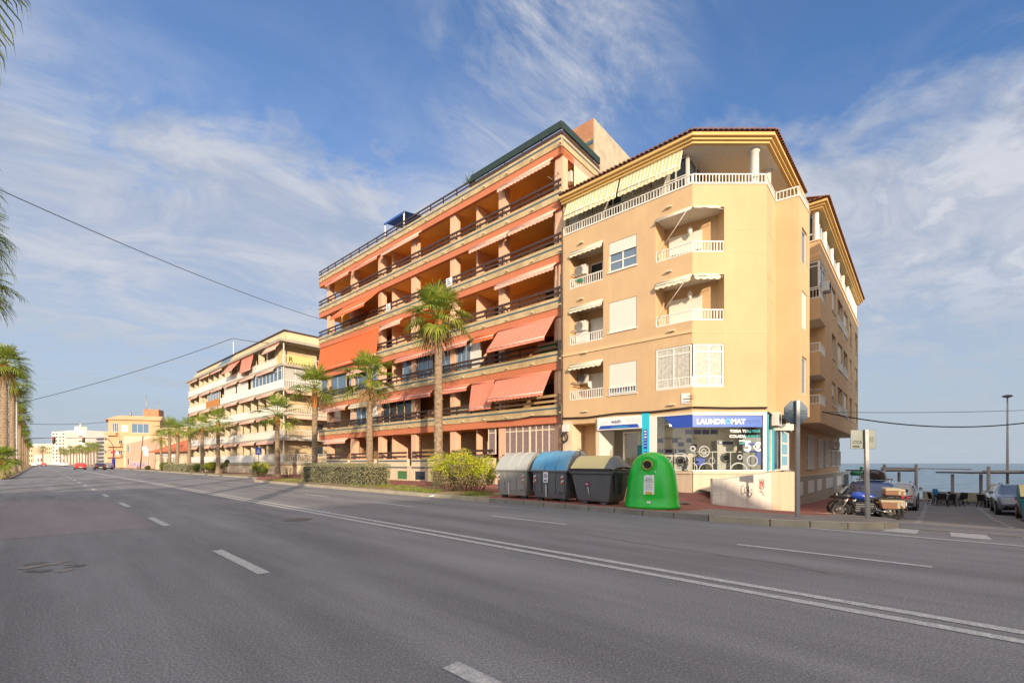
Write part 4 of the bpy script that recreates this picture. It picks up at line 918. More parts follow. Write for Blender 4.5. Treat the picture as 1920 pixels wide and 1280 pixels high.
scrib([(.22, .55), (.1, .62), (0, .4), (.02, .1), (.14, 0), (.26, .15)], gk, .009, b, .62, .3, .55); scrib([(.3, .1), (.3, .45), (.42, .5), (.5, .3), (.42, .05), (.32, .2)], gk, .009, b, .62, .3, .55)
scrib([(.5, .4), (.62, .1), (.7, .5), (.62, -.05), (.8, .1), (.92, -.1), (.8, -.3), (.6, -.1), (.72, .2), (.95, .3), (.95, -.1), (.7, -.25), (.55, -.05)], gk, .009, b, .62, .35, .5)
b.build('black_graffiti', rt)
b = MB(); 
scrib([(0, 0), (.05, .6), (.12, .1), (.2, .65), (.25, .1), (.35, .6), (.38, .05), (.1, .25), (.3, .4), (.02, .45), (.4, .25), (.3, -.05), (.05, .1), (.25, -.3), (.42, -.45), (.2, -.25), (.0, -.15)], red, .010, b, 1.42, .5, .55)
b.build('red_graffiti', rt)

b = MB(); fillm = mat('added_fill_glow', (.9, .9, .85), .5, emit=(1, .90, .74, 6))  # glowing ceiling panels, none seen, added to brighten the shop interior
for x_, y_ in ((8.6, 21.6), (10.6, 21.6), (12.2, 22.4), (9.2, 24.6), (11.6, 24.8)): b.box(x_ - .5, x_ + .5, y_ - .15, y_ + .15, 3.44, 3.5, fillm)
b.build('added_fill_panel', B3)
# ------------------------------------------------------------------ long orange building with balconies
F2 = Face((-18.05, 41.95), (2.62, 23.74))
B2 = thing('orange_apartment_building', 'long orange apartment building with stacked balconies, coral awnings and blue tile stripes', 'building', (2.62, 23.74, 0), math.atan2(F2.t.y, F2.t.x))
L2 = F2.len; ZB = [3.55 + 2.85 * k_ for k_ in range(6)]
colpx = [616, 661, 712, 774, 847, 938, 1047]
cs = [F2.s_(p, -.3) for p in colpx]
DEP = 2.1
Pin = Vector((-F2.n.x, -F2.n.y))
# side return at the right end (above the neighbour)
FR2 = Face(F2.pt(L2, 0, 0)[:2], F2.pt(L2, -4.2, 0)[:2]); FL2 = Face(F2.pt(0, -12, 0)[:2], F2.pt(0, 0, 0)[:2])
zf = [1.15] + [z + .5 for z in ZB[:-1]]
bw = MB()
for k_ in range(6):
    z0, z1 = zf[k_] - .1, ZB[k_] + .06
    holes = []
    for i in range(6):
        a, b_ = cs[i] + .35, cs[i + 1] - .1
        mid = (a + b_) / 2; wd = .5 if b_ - a < 4 else .75
        holes.append((mid - wd + .25, mid + wd + .25, z0 + (.1 if i % 2 else .75), z0 + 2.2, .12))
    wall(bw, F2, 0, L2, z0, z1, holes, brick if k_ < 2 else orange_w, .12, d=-DEP)
    for i, h in enumerate(holes):
        wo_ = MB(); wo_.poly([F2.pt(h[0], -DEP - .1, h[2]), F2.pt(h[1], -DEP - .1, h[2]), F2.pt(h[1], -DEP - .1, h[3]), F2.pt(h[0], -DEP - .1, h[3])], glass_d if (i + k_) % 3 == 0 else wood_d)
        for q in range(1, 4): c = h[0] + (h[1] - h[0]) * q / 4; wo_.fb(F2, c - .02, c + .02, -DEP - .1, -DEP - .07, h[2], h[3], wood_d)
        wo_.build('balcony_door', B2)
# side and back walls
wall(bw, Face(F2.pt(0, -13, 0)[:2], F2.pt(0, -DEP, 0)[:2]), 0, 13 - DEP, -.3, ZB[5] + .4, [], orange_w)
wall(bw, Face(F2.pt(L2, -1.2, 0)[:2], F2.pt(L2, -13, 0)[:2]), 0, 11.8, -.3, ZB[5] + .4, [], cream)
wall(bw, Face(F2.pt(L2, -13, 0)[:2], F2.pt(0, -13, 0)[:2]), 0, L2, -.3, ZB[5] + .4, [], cream)
bw.build('wall', B2)
# ground plinth
pb = MB()
vents = [(F2.s_(p0), F2.s_(p1), .22, .82, .1) for p0, p1 in ((724, 731), (744, 763), (777, 797), (640, 655), (670, 684), (610, 622), (820, 838), (860, 876))]
wall(pb, F2, 0, L2, -.3, 1.15, vents, cream, .1)
pb.fb(F2, 0, L2, -.25, .04, 1.15, 1.22, cream)
pb.build('plinth', B2)
for i, h in enumerate(vents):
    b = MB(); b.fb(F2, h[0], h[1], -.09, -.06, h[2], h[3], mat('green_shutter', (.07, .20, .07), .6) if i != 2 else glass_d); b.build('basement_window', B2)
for z_ in (.98, 1.30):
    pass
b = MB()
for i in range(6):
    if i == 5: continue
    b.fb(F2, cs[i] + .3, cs[i + 1] - .3, .0, .02, 1.52, 1.62, bluetile); b.fb(F2, cs[i] + .3, cs[i + 1] - .3, .0, .02, 1.04, 1.12, bluetile)
b.build('tile_stripe', B2)
b = MB()
for i in range(6): b.fb(F2, cs[i] + .25, cs[i + 1] - .25, -.2, .0, 1.22, 1.72, cream)
b.build('parapet', B2)
# bands
for k_, z in enumerate(ZB):
    b = MB(); b.fb(F2, 0, L2, -.22, .0, z, z + .42, coral)
    if k_ >= 3: b.fb(FR2, 0, 3.9, -.22, .0, z + .001, z + .421, coral)
    b.build('floor_beam', B2)
    b = MB(); b.fb(F2, 0, L2, -.16, .05, z + .42, z + .98, tileb); b.fb(F2, -.01, L2 + .01, .0, .065, z + .74, z + .83, bluetile)
    if k_ == 5: b.fb(FR2, .06, 3.9, -.16, .05, z + .421, z + .981, tileb); b.fb(FR2, .07, 3.9, .0, .065, z + .741, z + .831, bluetile)
    q = 0
    while q < L2:
        b.fb(F2, q + .9, q + 1.0, .05, .17, z + .50, z + .56, cream); q += 1.9
    b.build('tile_band', B2)
    b = MB(); b.fb(F2, 0, L2, -DEP, -.22, z + .05, z + .3, orange); b.build('balcony_soffit', B2)
    wm_ = wood_l if k_ == 0 else wood_d
    if k_ < 5 or True:
        b = MB(); s1 = L2; s0 = 0
        if k_ == 5: s1 = F2.s_(885)
        cut = F2.s_(884) if k_ == 0 else None
        segs = [(s0, s1, wood_d)] if cut is None else [(s0, cut, wood_d), (cut, s1, wood_l)]
        for a, e_, mm_ in segs:
            for zz2 in ((1.12, 1.24), (1.40, 1.54)) if k_ < 5 else ((1.12, 1.2), (1.36, 1.46)): b.fb(F2, a, e_, .0, .05, z + zz2[0], z + zz2[1], mm_)
        q = s0 + .3
        while q < s1: b.fb(F2, q, q + .05, -.06, -.002, z + .9, z + 1.50, wood_d); q += 1.35
        b.build('wood_railing', B2)
b = MB()
for i in range(6):
    if i == 5: continue
    for zz2 in ((1.82, 1.95), (2.1, 2.24)): b.fb(F2, cs[i] + .42, cs[i + 1] - .3, .02, .08, zz2[0], zz2[1], wood_d)
b.build('wood_railing', B2)
# roof terrace: green windbreak, planks on the side
b = MB(); z = ZB[5]; sg0 = F2.s_(884)
b.fb(F2, sg0, L2, -.03, .03, z + 1.02, z + 1.22, wood_d); b.fb(F2, sg0, L2 + .03, -.05, .06, z + 1.34, z + 1.72, tarp); b.fb(FR2, .07, 3.9, -.05, .06, z + 1.341, z + 1.721, tarp); b.fb(FR2, .05, 3.9, -.03, .03, z + 1.02, z + 1.22, wood_d)
for q in range(6): c = sg0 + (L2 - sg0) * q / 5.02; b.fb(F2, c, c + .05, -.1, -.052, z + .9, z + 1.7, steel)
b.build('windbreak', B2)
b = MB(); b.poly([F2.pt(0, .0, ZB[5] + .45), F2.pt(L2, .0, ZB[5] + .45), F2.pt(L2, -13, ZB[5] + .45), F2.pt(0, -13, ZB[5] + .45)], concrete); b.build('roof', B2)
# columns
for k_ in range(6):
    for i, s in enumerate(cs):
        wd = .5 if k_ > 0 else .55
        s0_ = min(s, L2 - wd - .02)
        if i == 0 and k_ in (3, 4):
            s0_ = s
        b = MB(); b.fb(F2, s0_, s0_ + wd, -.62, -.16, zf[k_] - .05, ZB[k_] + .05, salmon); b.build('column', B2)
b = MB(); s = F2.s_(634); b.fb(F2, s, s + .2, -.5, -.3, zf[4] - .05, ZB[4] + .05, orange); b.build('column', B2)
# partitions between flats
for k_ in range(6):
    for px in (657, 735, 893, 1044):
        if k_ == 0 and px > 1000: continue
        s = F2.s_(px, -.5); b = MB(); b.fb(F2, s, s + .14, -DEP, -.5 if px < 1000 else -.25, zf[k_] - .05, ZB[k_] + .05, salmon); b.build('partition', B2)
# awnings: retracted ones
for k_, p0, p1, mm_ in ((5, 614, 658, awn_c), (5, 664, 712, awn_c), (5, 719, 790, awn_p), (5, 937, 1037, awn_p), (4, 884, 955, awn_p), (4, 957, 1042, awn_p), (3, 932, 1043, awn_p), (2, 745, 812, awn_c), (2, 815, 880, awn_c), (2, 890, 930, awn_o), (1, 712, 762, awn_c), (1, 764, 812, awn_c), (1, 832, 880, awn_c), (1, 658, 700, awn_w), (1, 610, 652, awn_p), (0, 610, 652, awn_p), (3, 716, 755, awn_p), (2, 655, 706, awn_p)):
    awning(B2, F2, F2.s_(p0), F2.s_(p1), ZB[k_] - .01, .20, .22, mm_, d=.02, val=.24)
# lowered ones
awning(B2, F2, F2.s_(934), F2.s_(1041), ZB[2] - .02, 1.25, .95, awn_c, d=.02, val=.18, scallop=False)
awning(B2, F2, F2.s_(885), F2.s_(927), ZB[1] - .05, 1.55, .28, awn_c, d=.02, val=.14, scallop=False)
awning(B2, F2, F2.s_(930), F2.s_(1034), ZB[1] - .05, 1.2, .75, awn_c, d=.02, val=.2)
awning(B2, F2, F2.s_(601), F2.s_(711), ZB[3] - .05, 2.1, .25, awn_o, d=.02, val=.2)
awning(B2, F2, F2.s_(646), F2.s_(711), ZB[4] - .02, 1.3, 1.3, awn_o, d=.02, val=.25)
# glazed balconies
for p0, p1, k_, n_ in ((756, 770, 2, 1), (778, 812, 2, 4), (818, 846, 2, 3), (850, 883, 2, 4), (656, 708, 2, 3), (604, 650, 2, 3)):
    window(B2, F2, F2.s_(p0, -.3), F2.s_(p1, -.3), ZB[1] + .99, ZB[2] + .02, -.28, n_, gm=glass_b, fm=mat('grey_alu', (.4, .4, .4), .4), fw=.035)
window(B2, F2, F2.s_(658, -.25), F2.s_(688, -.25), ZB[0] + .99, ZB[1] + .02, -.25, 3, gm=glass_b, mid=.02)
window(B2, F2, F2.s_(690, -.25), F2.s_(708, -.25), ZB[0] + .99, ZB[1] + .02, -.25, 1, sh=1)
window(B2, F2, F2.s_(716, -.25), F2.s_(771, -.25), ZB[0] + .99, ZB[1] + .02, -.35, 4, gm=glass_d, fm=salmon, fw=.035)
mc = mat('mauve_curtain', (.30, .22, .22), .9, .4, 10)
window(B2, F2, F2.s_(916, -.2), F2.s_(930, -.2), 1.95, ZB[0] + .02, -.2, 1, gm=glass_d, fm=awn_w, mid=.78, cur=.95, cm=mc)
for q in range(2): window(B2, F2, F2.s_(945 + q * 49, -.2), F2.s_(993.5 + q * 49, -.2), 1.95, ZB[0] + .02, -.2, 4, gm=glass_d, fm=awn_w, mid=.78, cur=.97, cm=mc)
b = MB(); b.fb(F2, F2.s_(944), L2 - .3, -.3, .05, 1.2, 1.7, cream); b.fb(F2, F2.s_(944), L2 - .3, .052, .1, 1.72, 1.9, wood_d); b.build('window_parapet', B2)
# green plants fabric on balcony railing
b = MB(); b.fb(F2, F2.s_(1010), L2 - .1, -.09, -.07, ZB[1] + 1.0, ZB[1] + 1.5, mat('green_mesh', (.05, .10, .04), .9, .4, 12)); b.build('railing_cover', B2)
b = MB(); b.fb(F2, F2.s_(845), F2.s_(930), -.09, -.07, ZB[0] + 1.0, ZB[0] + 1.45, mat('pale_mesh', (.45, .38, .25), .9, .3, 12)); b.build('railing_cover', B2)
b = MB(); s = F2.s_(882, -.3); b.fb(F2, s, s + .9, -.4, -.3, ZB[1] + 1.0, ZB[2], white); b.build('white_panel', B2)
acunit(B2, F2, L2 - 1.0, ZB[4] + 2.0, -1.5, .85, .6, .35)
# roof room
rc = Vector((4.92, 27.0)); rl_ = rc + F2.t * -3.6
FT1 = Face(rl_, rc); FT2 = Face(rc, rc + Pin * 4.7)
b = MB(); zt = 22.2
wall(b, FT1, 0, FT1.len, 18, zt - 1.15, [], brick); wall(b, FT1, 0, FT1.len, zt - 1.15, zt, [], brick_o); wall(b, FT2, 0, 4.7, 14, zt, [], mat('weathered_render', (.58, .50, .36), .9, .3, 1.5, .2, 30, streak=.4))
b.fb(FT1, 0, FT1.len, 0, .03, zt - 1.5, zt - 1.3, bluetile)
b.poly([(*rl_, zt), (*rc, zt), (*(rc + Pin * 4.7), zt), (*(rl_ + Pin * 4.7), zt)], concrete); wall(b, Face(rl_ + Pin * 4.7, rl_), 0, 4.7, 18, zt, [], brick)
b.build('roof_room', B2)
# blue awning on the roof terrace
b = MB(); zr = ZB[5] + .98
fa = Face(F2.pt(F2.s_(724), -.3, 0)[:2], F2.pt(F2.s_(760), -.3, 0)[:2])
s0, s1 = F2.s_(722, -.3), F2.s_(760, -.3)
bl = mat('blue_canvas', (.01, .07, .30), .8)
pt_ = [(-.2, zr + 1.25), (-.2, zr + 1.42), (-1.4, zr + 1.62), (-2.6, zr + 1.8)]
b.grid([[F2.pt(s0 + (s1 - s0) * i / 6, d_, z_ ) for i in range(7)] for d_, z_ in pt_], bl); ba = b.build('roof_awning', B2)
b = MB()
for s in (s0 + .1, s1 - .1):
    for d_, zz2 in ((-.25, 1.42), (-2.5, 1.78)): q = F2.pt(s, d_, 0); b.tube([(q[0], q[1], ZB[5] + .45), (q[0], q[1], zr + zz2 - .02)], .05, white, 8)
b.build('awning_frame', B2)
# electrics at the party wall
b = MB(); rnd = random.Random(5)
for k_ in range(5):
    x0 = L2 - .12 + .06 * k_ + rnd.uniform(0, .02); b.tube([F2.pt(x0, .1, 1.2), F2.pt(x0 + .03, .11, 3.3), F2.pt(x0 - .05, .12, 4.2), F2.pt(x0 - .02, .1, 9 + k_ * 1.2)], .018, mat('cable_dark', (.06, .05, .045), .7), 5)
for r_ in (.16, .22, .19): b.tube([F2.pt(L2 + .28 + r_ * math.cos(a * .449), .12, 2.75 + r_ * math.sin(a * .449) * 1.2) for a in range(15)], .02, MATS['cable_dark'], 5)
b.fb(F2, L2 + .15, L2 + .5, .02, .16, 3.05, 3.4, acw)
b.tube([F2.pt(F2.s_(915), .09, 3.95), F2.pt(F2.s_(960), .1, 3.9), F2.pt(F2.s_(1000), .1, 4.0), F2.pt(L2, .1, 3.95)], .03, MATS['cable_dark'], 5)
b.build('cable_bundle', B2)
for px, zz2, w_, nm in ((849, ZB[3] + 1.0, .6, 'sale_sign'), (733, ZB[3] + .95, .55, 'sale_sign')):
    b = MB(); s = F2.s_(px); b.fb(F2, s - w_, s, .052, .07, zz2, zz2 + .55, signw); o = b.build(nm, B2)
    b = MB()
    for q in range(3): b.fb(F2, s - w_ + .1, s - .1 - .1 * q, .071, .074, zz2 + .12 + .14 * q, zz2 + .18 + .14 * q, txtn)
    b.build('sign_text', o)
# ------------------------------------------------------------------ white-balconied building further left
p1_ = Vector((-25.75, 50.3)); F1 = Face(p1_ - Vector((.7466, -.6652)) * 39.5, p1_)
B1 = thing('white_balcony_apartment_building', 'cream apartment building with long white balconies and a yellow brick end wall', 'building', (p1_.x, p1_.y, 0), math.atan2(F1.t.y, F1.t.x))
L1 = F1.len; ZS = [1.25, 4.0, 6.8, 9.6, 12.35, 15.05]
FW = Face(F1.pt(L1, 0, 0)[:2], F1.pt(L1, -15, 0)[:2])
slabm = mat('grey_slab', (.42, .38, .31), .85, .15, 1.5); wpan = mat('white_balcony', (.84, .82, .76), .7, .05, 1); ybr = brickmat('yellow_end_brick', (.68, .54, .32), (.62, .49, .29), (.5, .4, .25), .24, .075, .01); yel = mat('yellow_wall', (.64, .51, .30), .85, .12, 1)
b = MB()
for k_ in range(5):
    holes = []
    s = 1.0; i = 0
    while s < L1 - 2.5: holes.append((s, s + (1.3 if i % 2 else .9), ZS[k_] + (.2 if i % 2 else 1.0), ZS[k_] + 2.35, .12)); s += 3.1; i += 1
    wall(b, F1, 0, L1 - 1.6, ZS[k_], ZS[k_ + 1], holes, yel, d=-1.9)
    for i, h in enumerate(holes):
        g = MB(); g.fb(F1, h[0], h[1], -2.02, -1.98, h[2], h[3], glass_d if i % 3 else shutter); g.build('balcony_door', B1)
    hs = [(4.6, 5.4, ZS[k_] + 1.0, ZS[k_] + 2.2, .1), (8, 9, ZS[k_] + .9, ZS[k_] + 2.2, .1)]
    wall(b, FW, 0, 15, ZS[k_], ZS[k_ + 1], hs, ybr, d=-1.6)
    for h in hs: g = MB(); g.fb(FW, h[0], h[1], -1.72, -1.69, h[2], h[3], glass_d); g.build('window', B1)
wall(b, F1, 0, L1, -.3, ZS[0], [], cream, d=-.1); wall(b, FW, 0, 15, -.3, ZS[0], [], cream, d=-.1)
wall(b, Face(F1.pt(0, -15, 0)[:2], F1.pt(0, -.1, 0)[:2]), 0, 14.9, -.3, 15.1, [], yel)
b.build('wall', B1)
for k_, z in enumerate(ZS):
    b = MB(); e_ = .35 if k_ == 5 else .12
    b.hexa([F1.pt(-e_, e_, z), F1.pt(L1 + e_, e_, z), F1.pt(L1 + e_, -15, z), F1.pt(-e_, -15, z), F1.pt(-e_, e_, z + .28), F1.pt(L1 + e_, e_, z + .28), F1.pt(L1 + e_, -15, z + .28), F1.pt(-e_, -15, z + .28)], slabm)
    b.build('floor_slab', B1)
    if k_ == 5: break
    # front parapets
    cuts = {0: [(0, 10, 1), (10.4, 17, 1), (17.4, L1 - 9, 1), (L1 - 8.6, L1, 0)], 1: [(0, 17, 1), (17.1, L1, 0)], 2: [(0, 16, 1), (16.2, 28, 1), (28, L1, 0)], 3: [(0, 12, 1), (17.2, L1, 1)], 4: [(0, 12, 1), (12.2, 26.5, 1), (29, L1, 0)]}[k_]
    for a, e2, full in cuts:
        if full:
            b = MB(); b.fb(F1, a, e2, -.1, .05, z + .28, z + 1.18, wpan); b.build('balcony_parapet', B1)
        else: railing(B1, F1, a, e2, z + .3, z + 1.2, 0, sp=.2, r=.02); b = MB(); b.fb(F1, a + .05, e2 - .05, -.06, -.04, z + .35, z + 1.1, mat('frosted_screen', (.62, .60, .54), .5)); b.build('railing_screen', B1)
    railing(B1, FW, .05, 9.5, z + .3, z + 1.22, 0, sp=.2, r=.02)
    s = .25
    while s < L1 - 1:
        b = MB(); b.fb(F1, s, s + .38, -.75, -.15, z + .28, ZS[k_ + 1], cream); b.build('column', B1); s += 2.62
    for sx_ in (L1 - .12, ): b = MB(); b.fb(F1, sx_ - .05, sx_ + .05, -.2, -.1, z + .28, ZS[k_ + 1], white); b.build('column', B1)
b = MB(); b.fb(F1, 10.5, 16.9, .06, .12, ZS[3] + .25, ZS[3] + 1.25, mat('orange_cloth', (.60, .24, .06), .8, .2, 5)); b.build('balcony_cloth', B1)
for s0, s1, k_ in ((10.6, 17, 3), (L1 - 9.6, L1 - .3, 3)): window(B1, F1, s0, s1, ZS[k_] + 1.2, ZS[k_ + 1] - .02, -.05, 8, gm=glass_b, mid=.72)
window(B1, FW, .2, 5.5, ZS[3] + .3, ZS[4] - .02, -.3, 4, gm=mat('pale_shutter', (.45, .45, .42), .6))
for s0, s1, k_ in ((18.6, 23.2, 3), (24, 28, 3)): b = MB(); b.fb(F1, s0, s1, -.2, -.1, ZS[k_] + 1.2, ZS[k_ + 1] - .3, white); b.build('balcony_screen', B1)
awning(B1, F1, 21.6, 26.2, ZS[5] - .02, 1.5, 1.1, awn_c, d=.1, val=.1, scallop=False); awning(B1, F1, 26.6, 30.8, ZS[5] - .02, 1.9, .35, awn_c, d=.1, val=.1, scallop=False); awning(B1, F1, L1 - 4.6, L1 - .4, ZS[5] - .02, .7, .5, awn_p, d=.1, val=.2)
for k_ in (1, 2, 3, 4, 5):
    for s0 in (.8, 7.4, 13.4, 19.6, 26, 32.2): 
        if k_ == 5 and s0 > 19: continue
        awning(B1, F1, s0, s0 + 5.4, ZS[k_] - .01, .14, .16, awn_p, d=.12, val=.22, scallop=False)
for k_ in (2, 3): awning(B1, FW, .3, 7, ZS[k_ - 1 + 0] + 2.78 if 0 else ZS[k_] - .02, .12, .2, awn_p, d=.12, val=.2)
# sloped roof parapet
b = MB()
def rp(F, a, e2, m_): b.hexa([F.pt(a, .35, 15.34), F.pt(e2, .35, 15.34), F.pt(e2, -.9, 15.34), F.pt(a, -.9, 15.34), F.pt(a, -.35, 16.35), F.pt(e2, -.35, 16.35), F.pt(e2, -.9, 16.35), F.pt(a, -.9, 16.35)], m_)
rp(F1, 4, 17.0, yel); rp(F1, 22.3, L1 - .35, yel); rp(F1, 17.05, 22.2, mat('blue_tarp', (.12, .20, .28), .8)); rp(FW, .36, 15, yel)
b.fb(F1, 4, L1 - .1, -.55, -.2, 16.36, 16.5, wood_d); b.fb(FW, .2, 15, -.55, -.2, 16.362, 16.502, wood_d); b.build('roof_parapet', B1)
b = MB(); q = F1.pt(19.5, -1, 0); b.tube([(q[0], q[1], 15), (q[0], q[1], 18.8)], .05, white, 6); b.build('roof_mast', B1)
b = MB(); b.fb(FW, .4, 3.4, .06, .1, ZS[4] + .3, ZS[4] + 1.35, mat('yellow_banner', (.62, .52, .20), .7)); b.fb(F1, L1 - 1.2, L1 - .05, .06, .1, ZS[4] + .3, ZS[4] + 1.35, MATS['yellow_banner']); bb_ = b.build('banner', B1); text(bb_, FW, .6, ZS[4] + .55, 'R', .8, txtk, .105, bold=.01)
b = MB()
for q in range(9): b.fb(FW, .5 + q * .3, .68 + q * .3, .102, .108, ZS[4] + .36, ZS[4] + .46, txtk)
b.build('banner_text', bb_)
# ------------------------------------------------------------------ background buildings
def at_face(px0, y0, px1, y1): a = at(px0, y0); b_ = at(px1, y1); return Face((a.x, a.y), (b_.x, b_.y))
# peach apartment block
pe = mat('peach_wall', (.66, .40, .22), .9, .1, .3); pe2 = mat('pale_peach_wall', (.74, .56, .38), .9, .08, .3); oc_ = mat('ochre_wall', (.62, .38, .22), .9, .1, .3)
a = at(203, 128); Fp = Face((a.x, a.y), (a.x + 11.6, a.y + 4)); FpL = Face((a.x - 8.5, a.y + 9.5), (a.x, a.y)); LP = Fp.len
Bp = thing('peach_apartment_building', 'ochre and peach apartment block with stacked corner balconies beside the traffic lights', 'building', (a.x, a.y, 0), 0)
hp = [(2.4, 3.3, z + .9, z + 2.3, .2) for z in (2.8, 5.8)]; tp = [(.9, 2.4, 10.4, 12.9, .2), (3.0, 4.6, 10.5, 12.4, .2), (5.4, 9.6, 10.2, 12.9, .2)]
b = MB(); wall(b, Fp, 0, 3.6, -.3, 9.2, hp, oc_, .2); wall(b, Fp, 3.6, LP, -.3, 9.2, [], pe2, .2); wall(b, Fp, 0, LP, 9.2, 14.2, tp, oc_, .2)
wall(b, FpL, 0, FpL.len, -.3, 14.2, [(1 + 3 * i, 2.6 + 3 * i, z + .5, z + 2.2, .2) for i in range(4) for z in (2.8, 5.8, 8.8, 11.2)], oc_, .2)
b.poly([Fp.pt(0, 0, 14.2), Fp.pt(LP, 0, 14.2), Fp.pt(LP, -14, 14.2), FpL.pt(0, 0, 14.2)], pe); wall(b, Face(Fp.pt(LP, 0, 0)[:2], Fp.pt(LP, -14, 0)[:2]), 0, 14, 0, 14.2, [], pe)
b.build('wall', Bp)
for h in tp: window(Bp, Fp, h[0], h[1], h[2], h[3], -.1, 3, gm=glass_b if h[0] != 3.0 else shutter)
for h in hp: window(Bp, Fp, h[0], h[1], h[2], h[3], -.1, 2, gm=glass_d)
for z in (3.1, 6.1, 9.3):
    b = MB(); Q = Fp.pt; w9 = 2.0 + (z < 9) * 1.2; b.hexa([Q(-.5, 1.3, z), Q(w9, .9, z), Q(w9 + .3, 0, z), Q(0, 0, z)] + [Q(-.5, 1.3, z + .9), Q(w9, .9, z + .9), Q(w9 + .3, 0, z + .9), Q(0, 0, z + .9)], oc_); b.build('balcony', Bp)
b = MB(); b.hexa([Fp.pt(-.5, .6, 13.9), Fp.pt(LP + .3, .6, 13.9), Fp.pt(LP + .3, -3.5, 13.9), FpL.pt(0, .4, 13.9), Fp.pt(1.5, -2, 15.3), Fp.pt(LP, -2, 15.3), Fp.pt(LP, -3.5, 15.3), Fp.pt(2.5, -6, 15.3)], pe); b.fb(Fp, 7.4, 11.2, -6, -2.2, 15.2, 17.4, brick_o); b.build('roof', Bp)
for sx, zt9 in ((4, 16.4), (7.9, 22), (10.8, 20.5)): b = MB(); b.tube([Fp.pt(sx, -3, 15.2), Fp.pt(sx, -3, zt9)], .08 if zt9 > 17 else .3, steel, 6); b.build('roof_mast', Bp)
# lower pink and cream houses in front of it
a = at(236, 121); Fq_ = Face((a.x, a.y), (at(300, 104).x, at(300, 104).y))
Bq = thing('pink_low_building', 'pale pink two storey building with a graffiti covered ground wall, left of the tiled-roof bar', 'building', (a.x, a.y, 0), 0)
b = MB(); Q = Fq_.pt; pk = mat('pink_wall', (.72, .46, .32), .9, .1, .3)
b.poly([Q(0, 0, -.3), Q(Fq_.len, 0, -.3), Q(Fq_.len, 0, 7.6), Q(0, 0, 6.6)], pk); b.poly([Q(Fq_.len, 0, -.3), Q(Fq_.len, -12, -.3), Q(Fq_.len, -12, 7.6), Q(Fq_.len, 0, 7.6)], pe2); b.poly([Q(0, 0, 6.6), Q(Fq_.len, 0, 7.6), Q(Fq_.len, -12, 7.6), Q(0, -12, 6.6)], pk); b.poly([Q(0, -12, -.3), Q(0, 0, -.3), Q(0, 0, 6.6), Q(0, -12, 6.6)], pk); b.build('wall', Bq)
window(Bq, Fq_, 1.5, 3.6, 4.3, 6.2, .02, 2); window(Bq, Fq_, 1.8, 3.2, 1.0, 2.8, .02, 1, gm=wood_d)
b = MB(); b.fb(Fq_, 6, 21, .02, .3, -.2, 1.9, pe2); b.build('yard_wall', Bq)
b = MB(); rnd = random.Random(9); gm_ = [mat('graffiti_violet', (.35, .28, .45), .7), mat('graffiti_blue', (.20, .26, .45), .7), mat('graffiti_rose', (.65, .35, .38), .7)]
for k_ in range(26):
    s = 6.5 + k_ * .5; pts = [Fq_.pt(s + rnd.uniform(-.5, .6), .32, rnd.uniform(.2, 1.75)) for _ in range(5)]; b.tube(pts, .07, gm_[k_ % 3], 4, smooth=False)
b.build('graffiti', Bq)
# tiled-roof bar
a = at(291, 92); c = at(362, 84); Fbar = Face((a.x, a.y), (c.x, c.y))
Bb = thing('low_bar_building', 'low cream bar building with a terracotta tiled roof behind the far palms', 'building', (a.x, a.y, 0), 0)
hb_ = [(2.0 + i * 2.6, 3.9 + i * 2.6, .6, 2.4, .15) for i in range(3)]
b = MB(); wall(b, Fbar, 0, Fbar.len + 6, -.3, 3.6, hb_, cream); wall(b, Face((a.x - 4, a.y + 8), (a.x, a.y)), 0, 9, -.3, 3.6, [], cream); b.build('wall', Bb)
for h in hb_: window(Bb, Fbar, h[0], h[1], h[2], h[3], -.1, 2, gm=mat('pale_glass', (.25, .30, .28), .3))
b = MB(); b.fb(Fbar, 3.4, 9, .02, .12, 2.55, 3.25, signw); o = b.build('sign_board', Bb); text(o, Fbar, 3.6, 2.7, 'RESTAURANTE', .5, txtn, .13, sx=1.0)
tr_ = mat('terracotta_roof', (.60, .16, .06), .85, .2, 2); Q = Fbar.pt
b = MB(); b.mesh([Q(-1, 1, 3.6), Q(Fbar.len + 7, 1, 3.6), Q(Fbar.len + 7, -9, 3.6), Q(-1, -9, 3.6), Q(6, -4, 6.6), Q(Fbar.len + 2, -4, 6.6)], [(0, 1, 5, 4), (1, 2, 5), (2, 3, 4, 5), (3, 0, 4), (3, 2, 1, 0)], tr_); b.build('roof', Bb)
# large cream block behind the bar (pale, partly hidden)
a = at(298, 106); c = at(372, 96); Fc_ = Face((a.x, a.y), (c.x, c.y)); Bc = thing('cream_side_building', 'plain cream building rising behind the tiled-roof bar', 'building', (a.x, a.y, 0), 0)
b = MB(); wall(b, Fc_, 0, Fc_.len, -.3, 9.6, [(3, 3.9, 4.2, 5.6, .2), (8, 8.8, 4.4, 5.7, .2)], pe2, .2); b.poly([Fc_.pt(0, 0, 9.6), Fc_.pt(Fc_.len, 0, 9.6), Fc_.pt(Fc_.len, -12, 9.6), Fc_.pt(0, -12, 9.6)], pe2); wall(b, Face(Fc_.pt(0, -12, 0)[:2], Fc_.pt(0, 0, 0)[:2]), 0, 12, 0, 9.6, [], pe2); b.build('wall', Bc)
window(Bc, Fc_, 3, 3.9, 4.2, 5.6, -.15, 1); window(Bc, Fc_, 8, 8.8, 4.4, 5.7, -.15, 1)
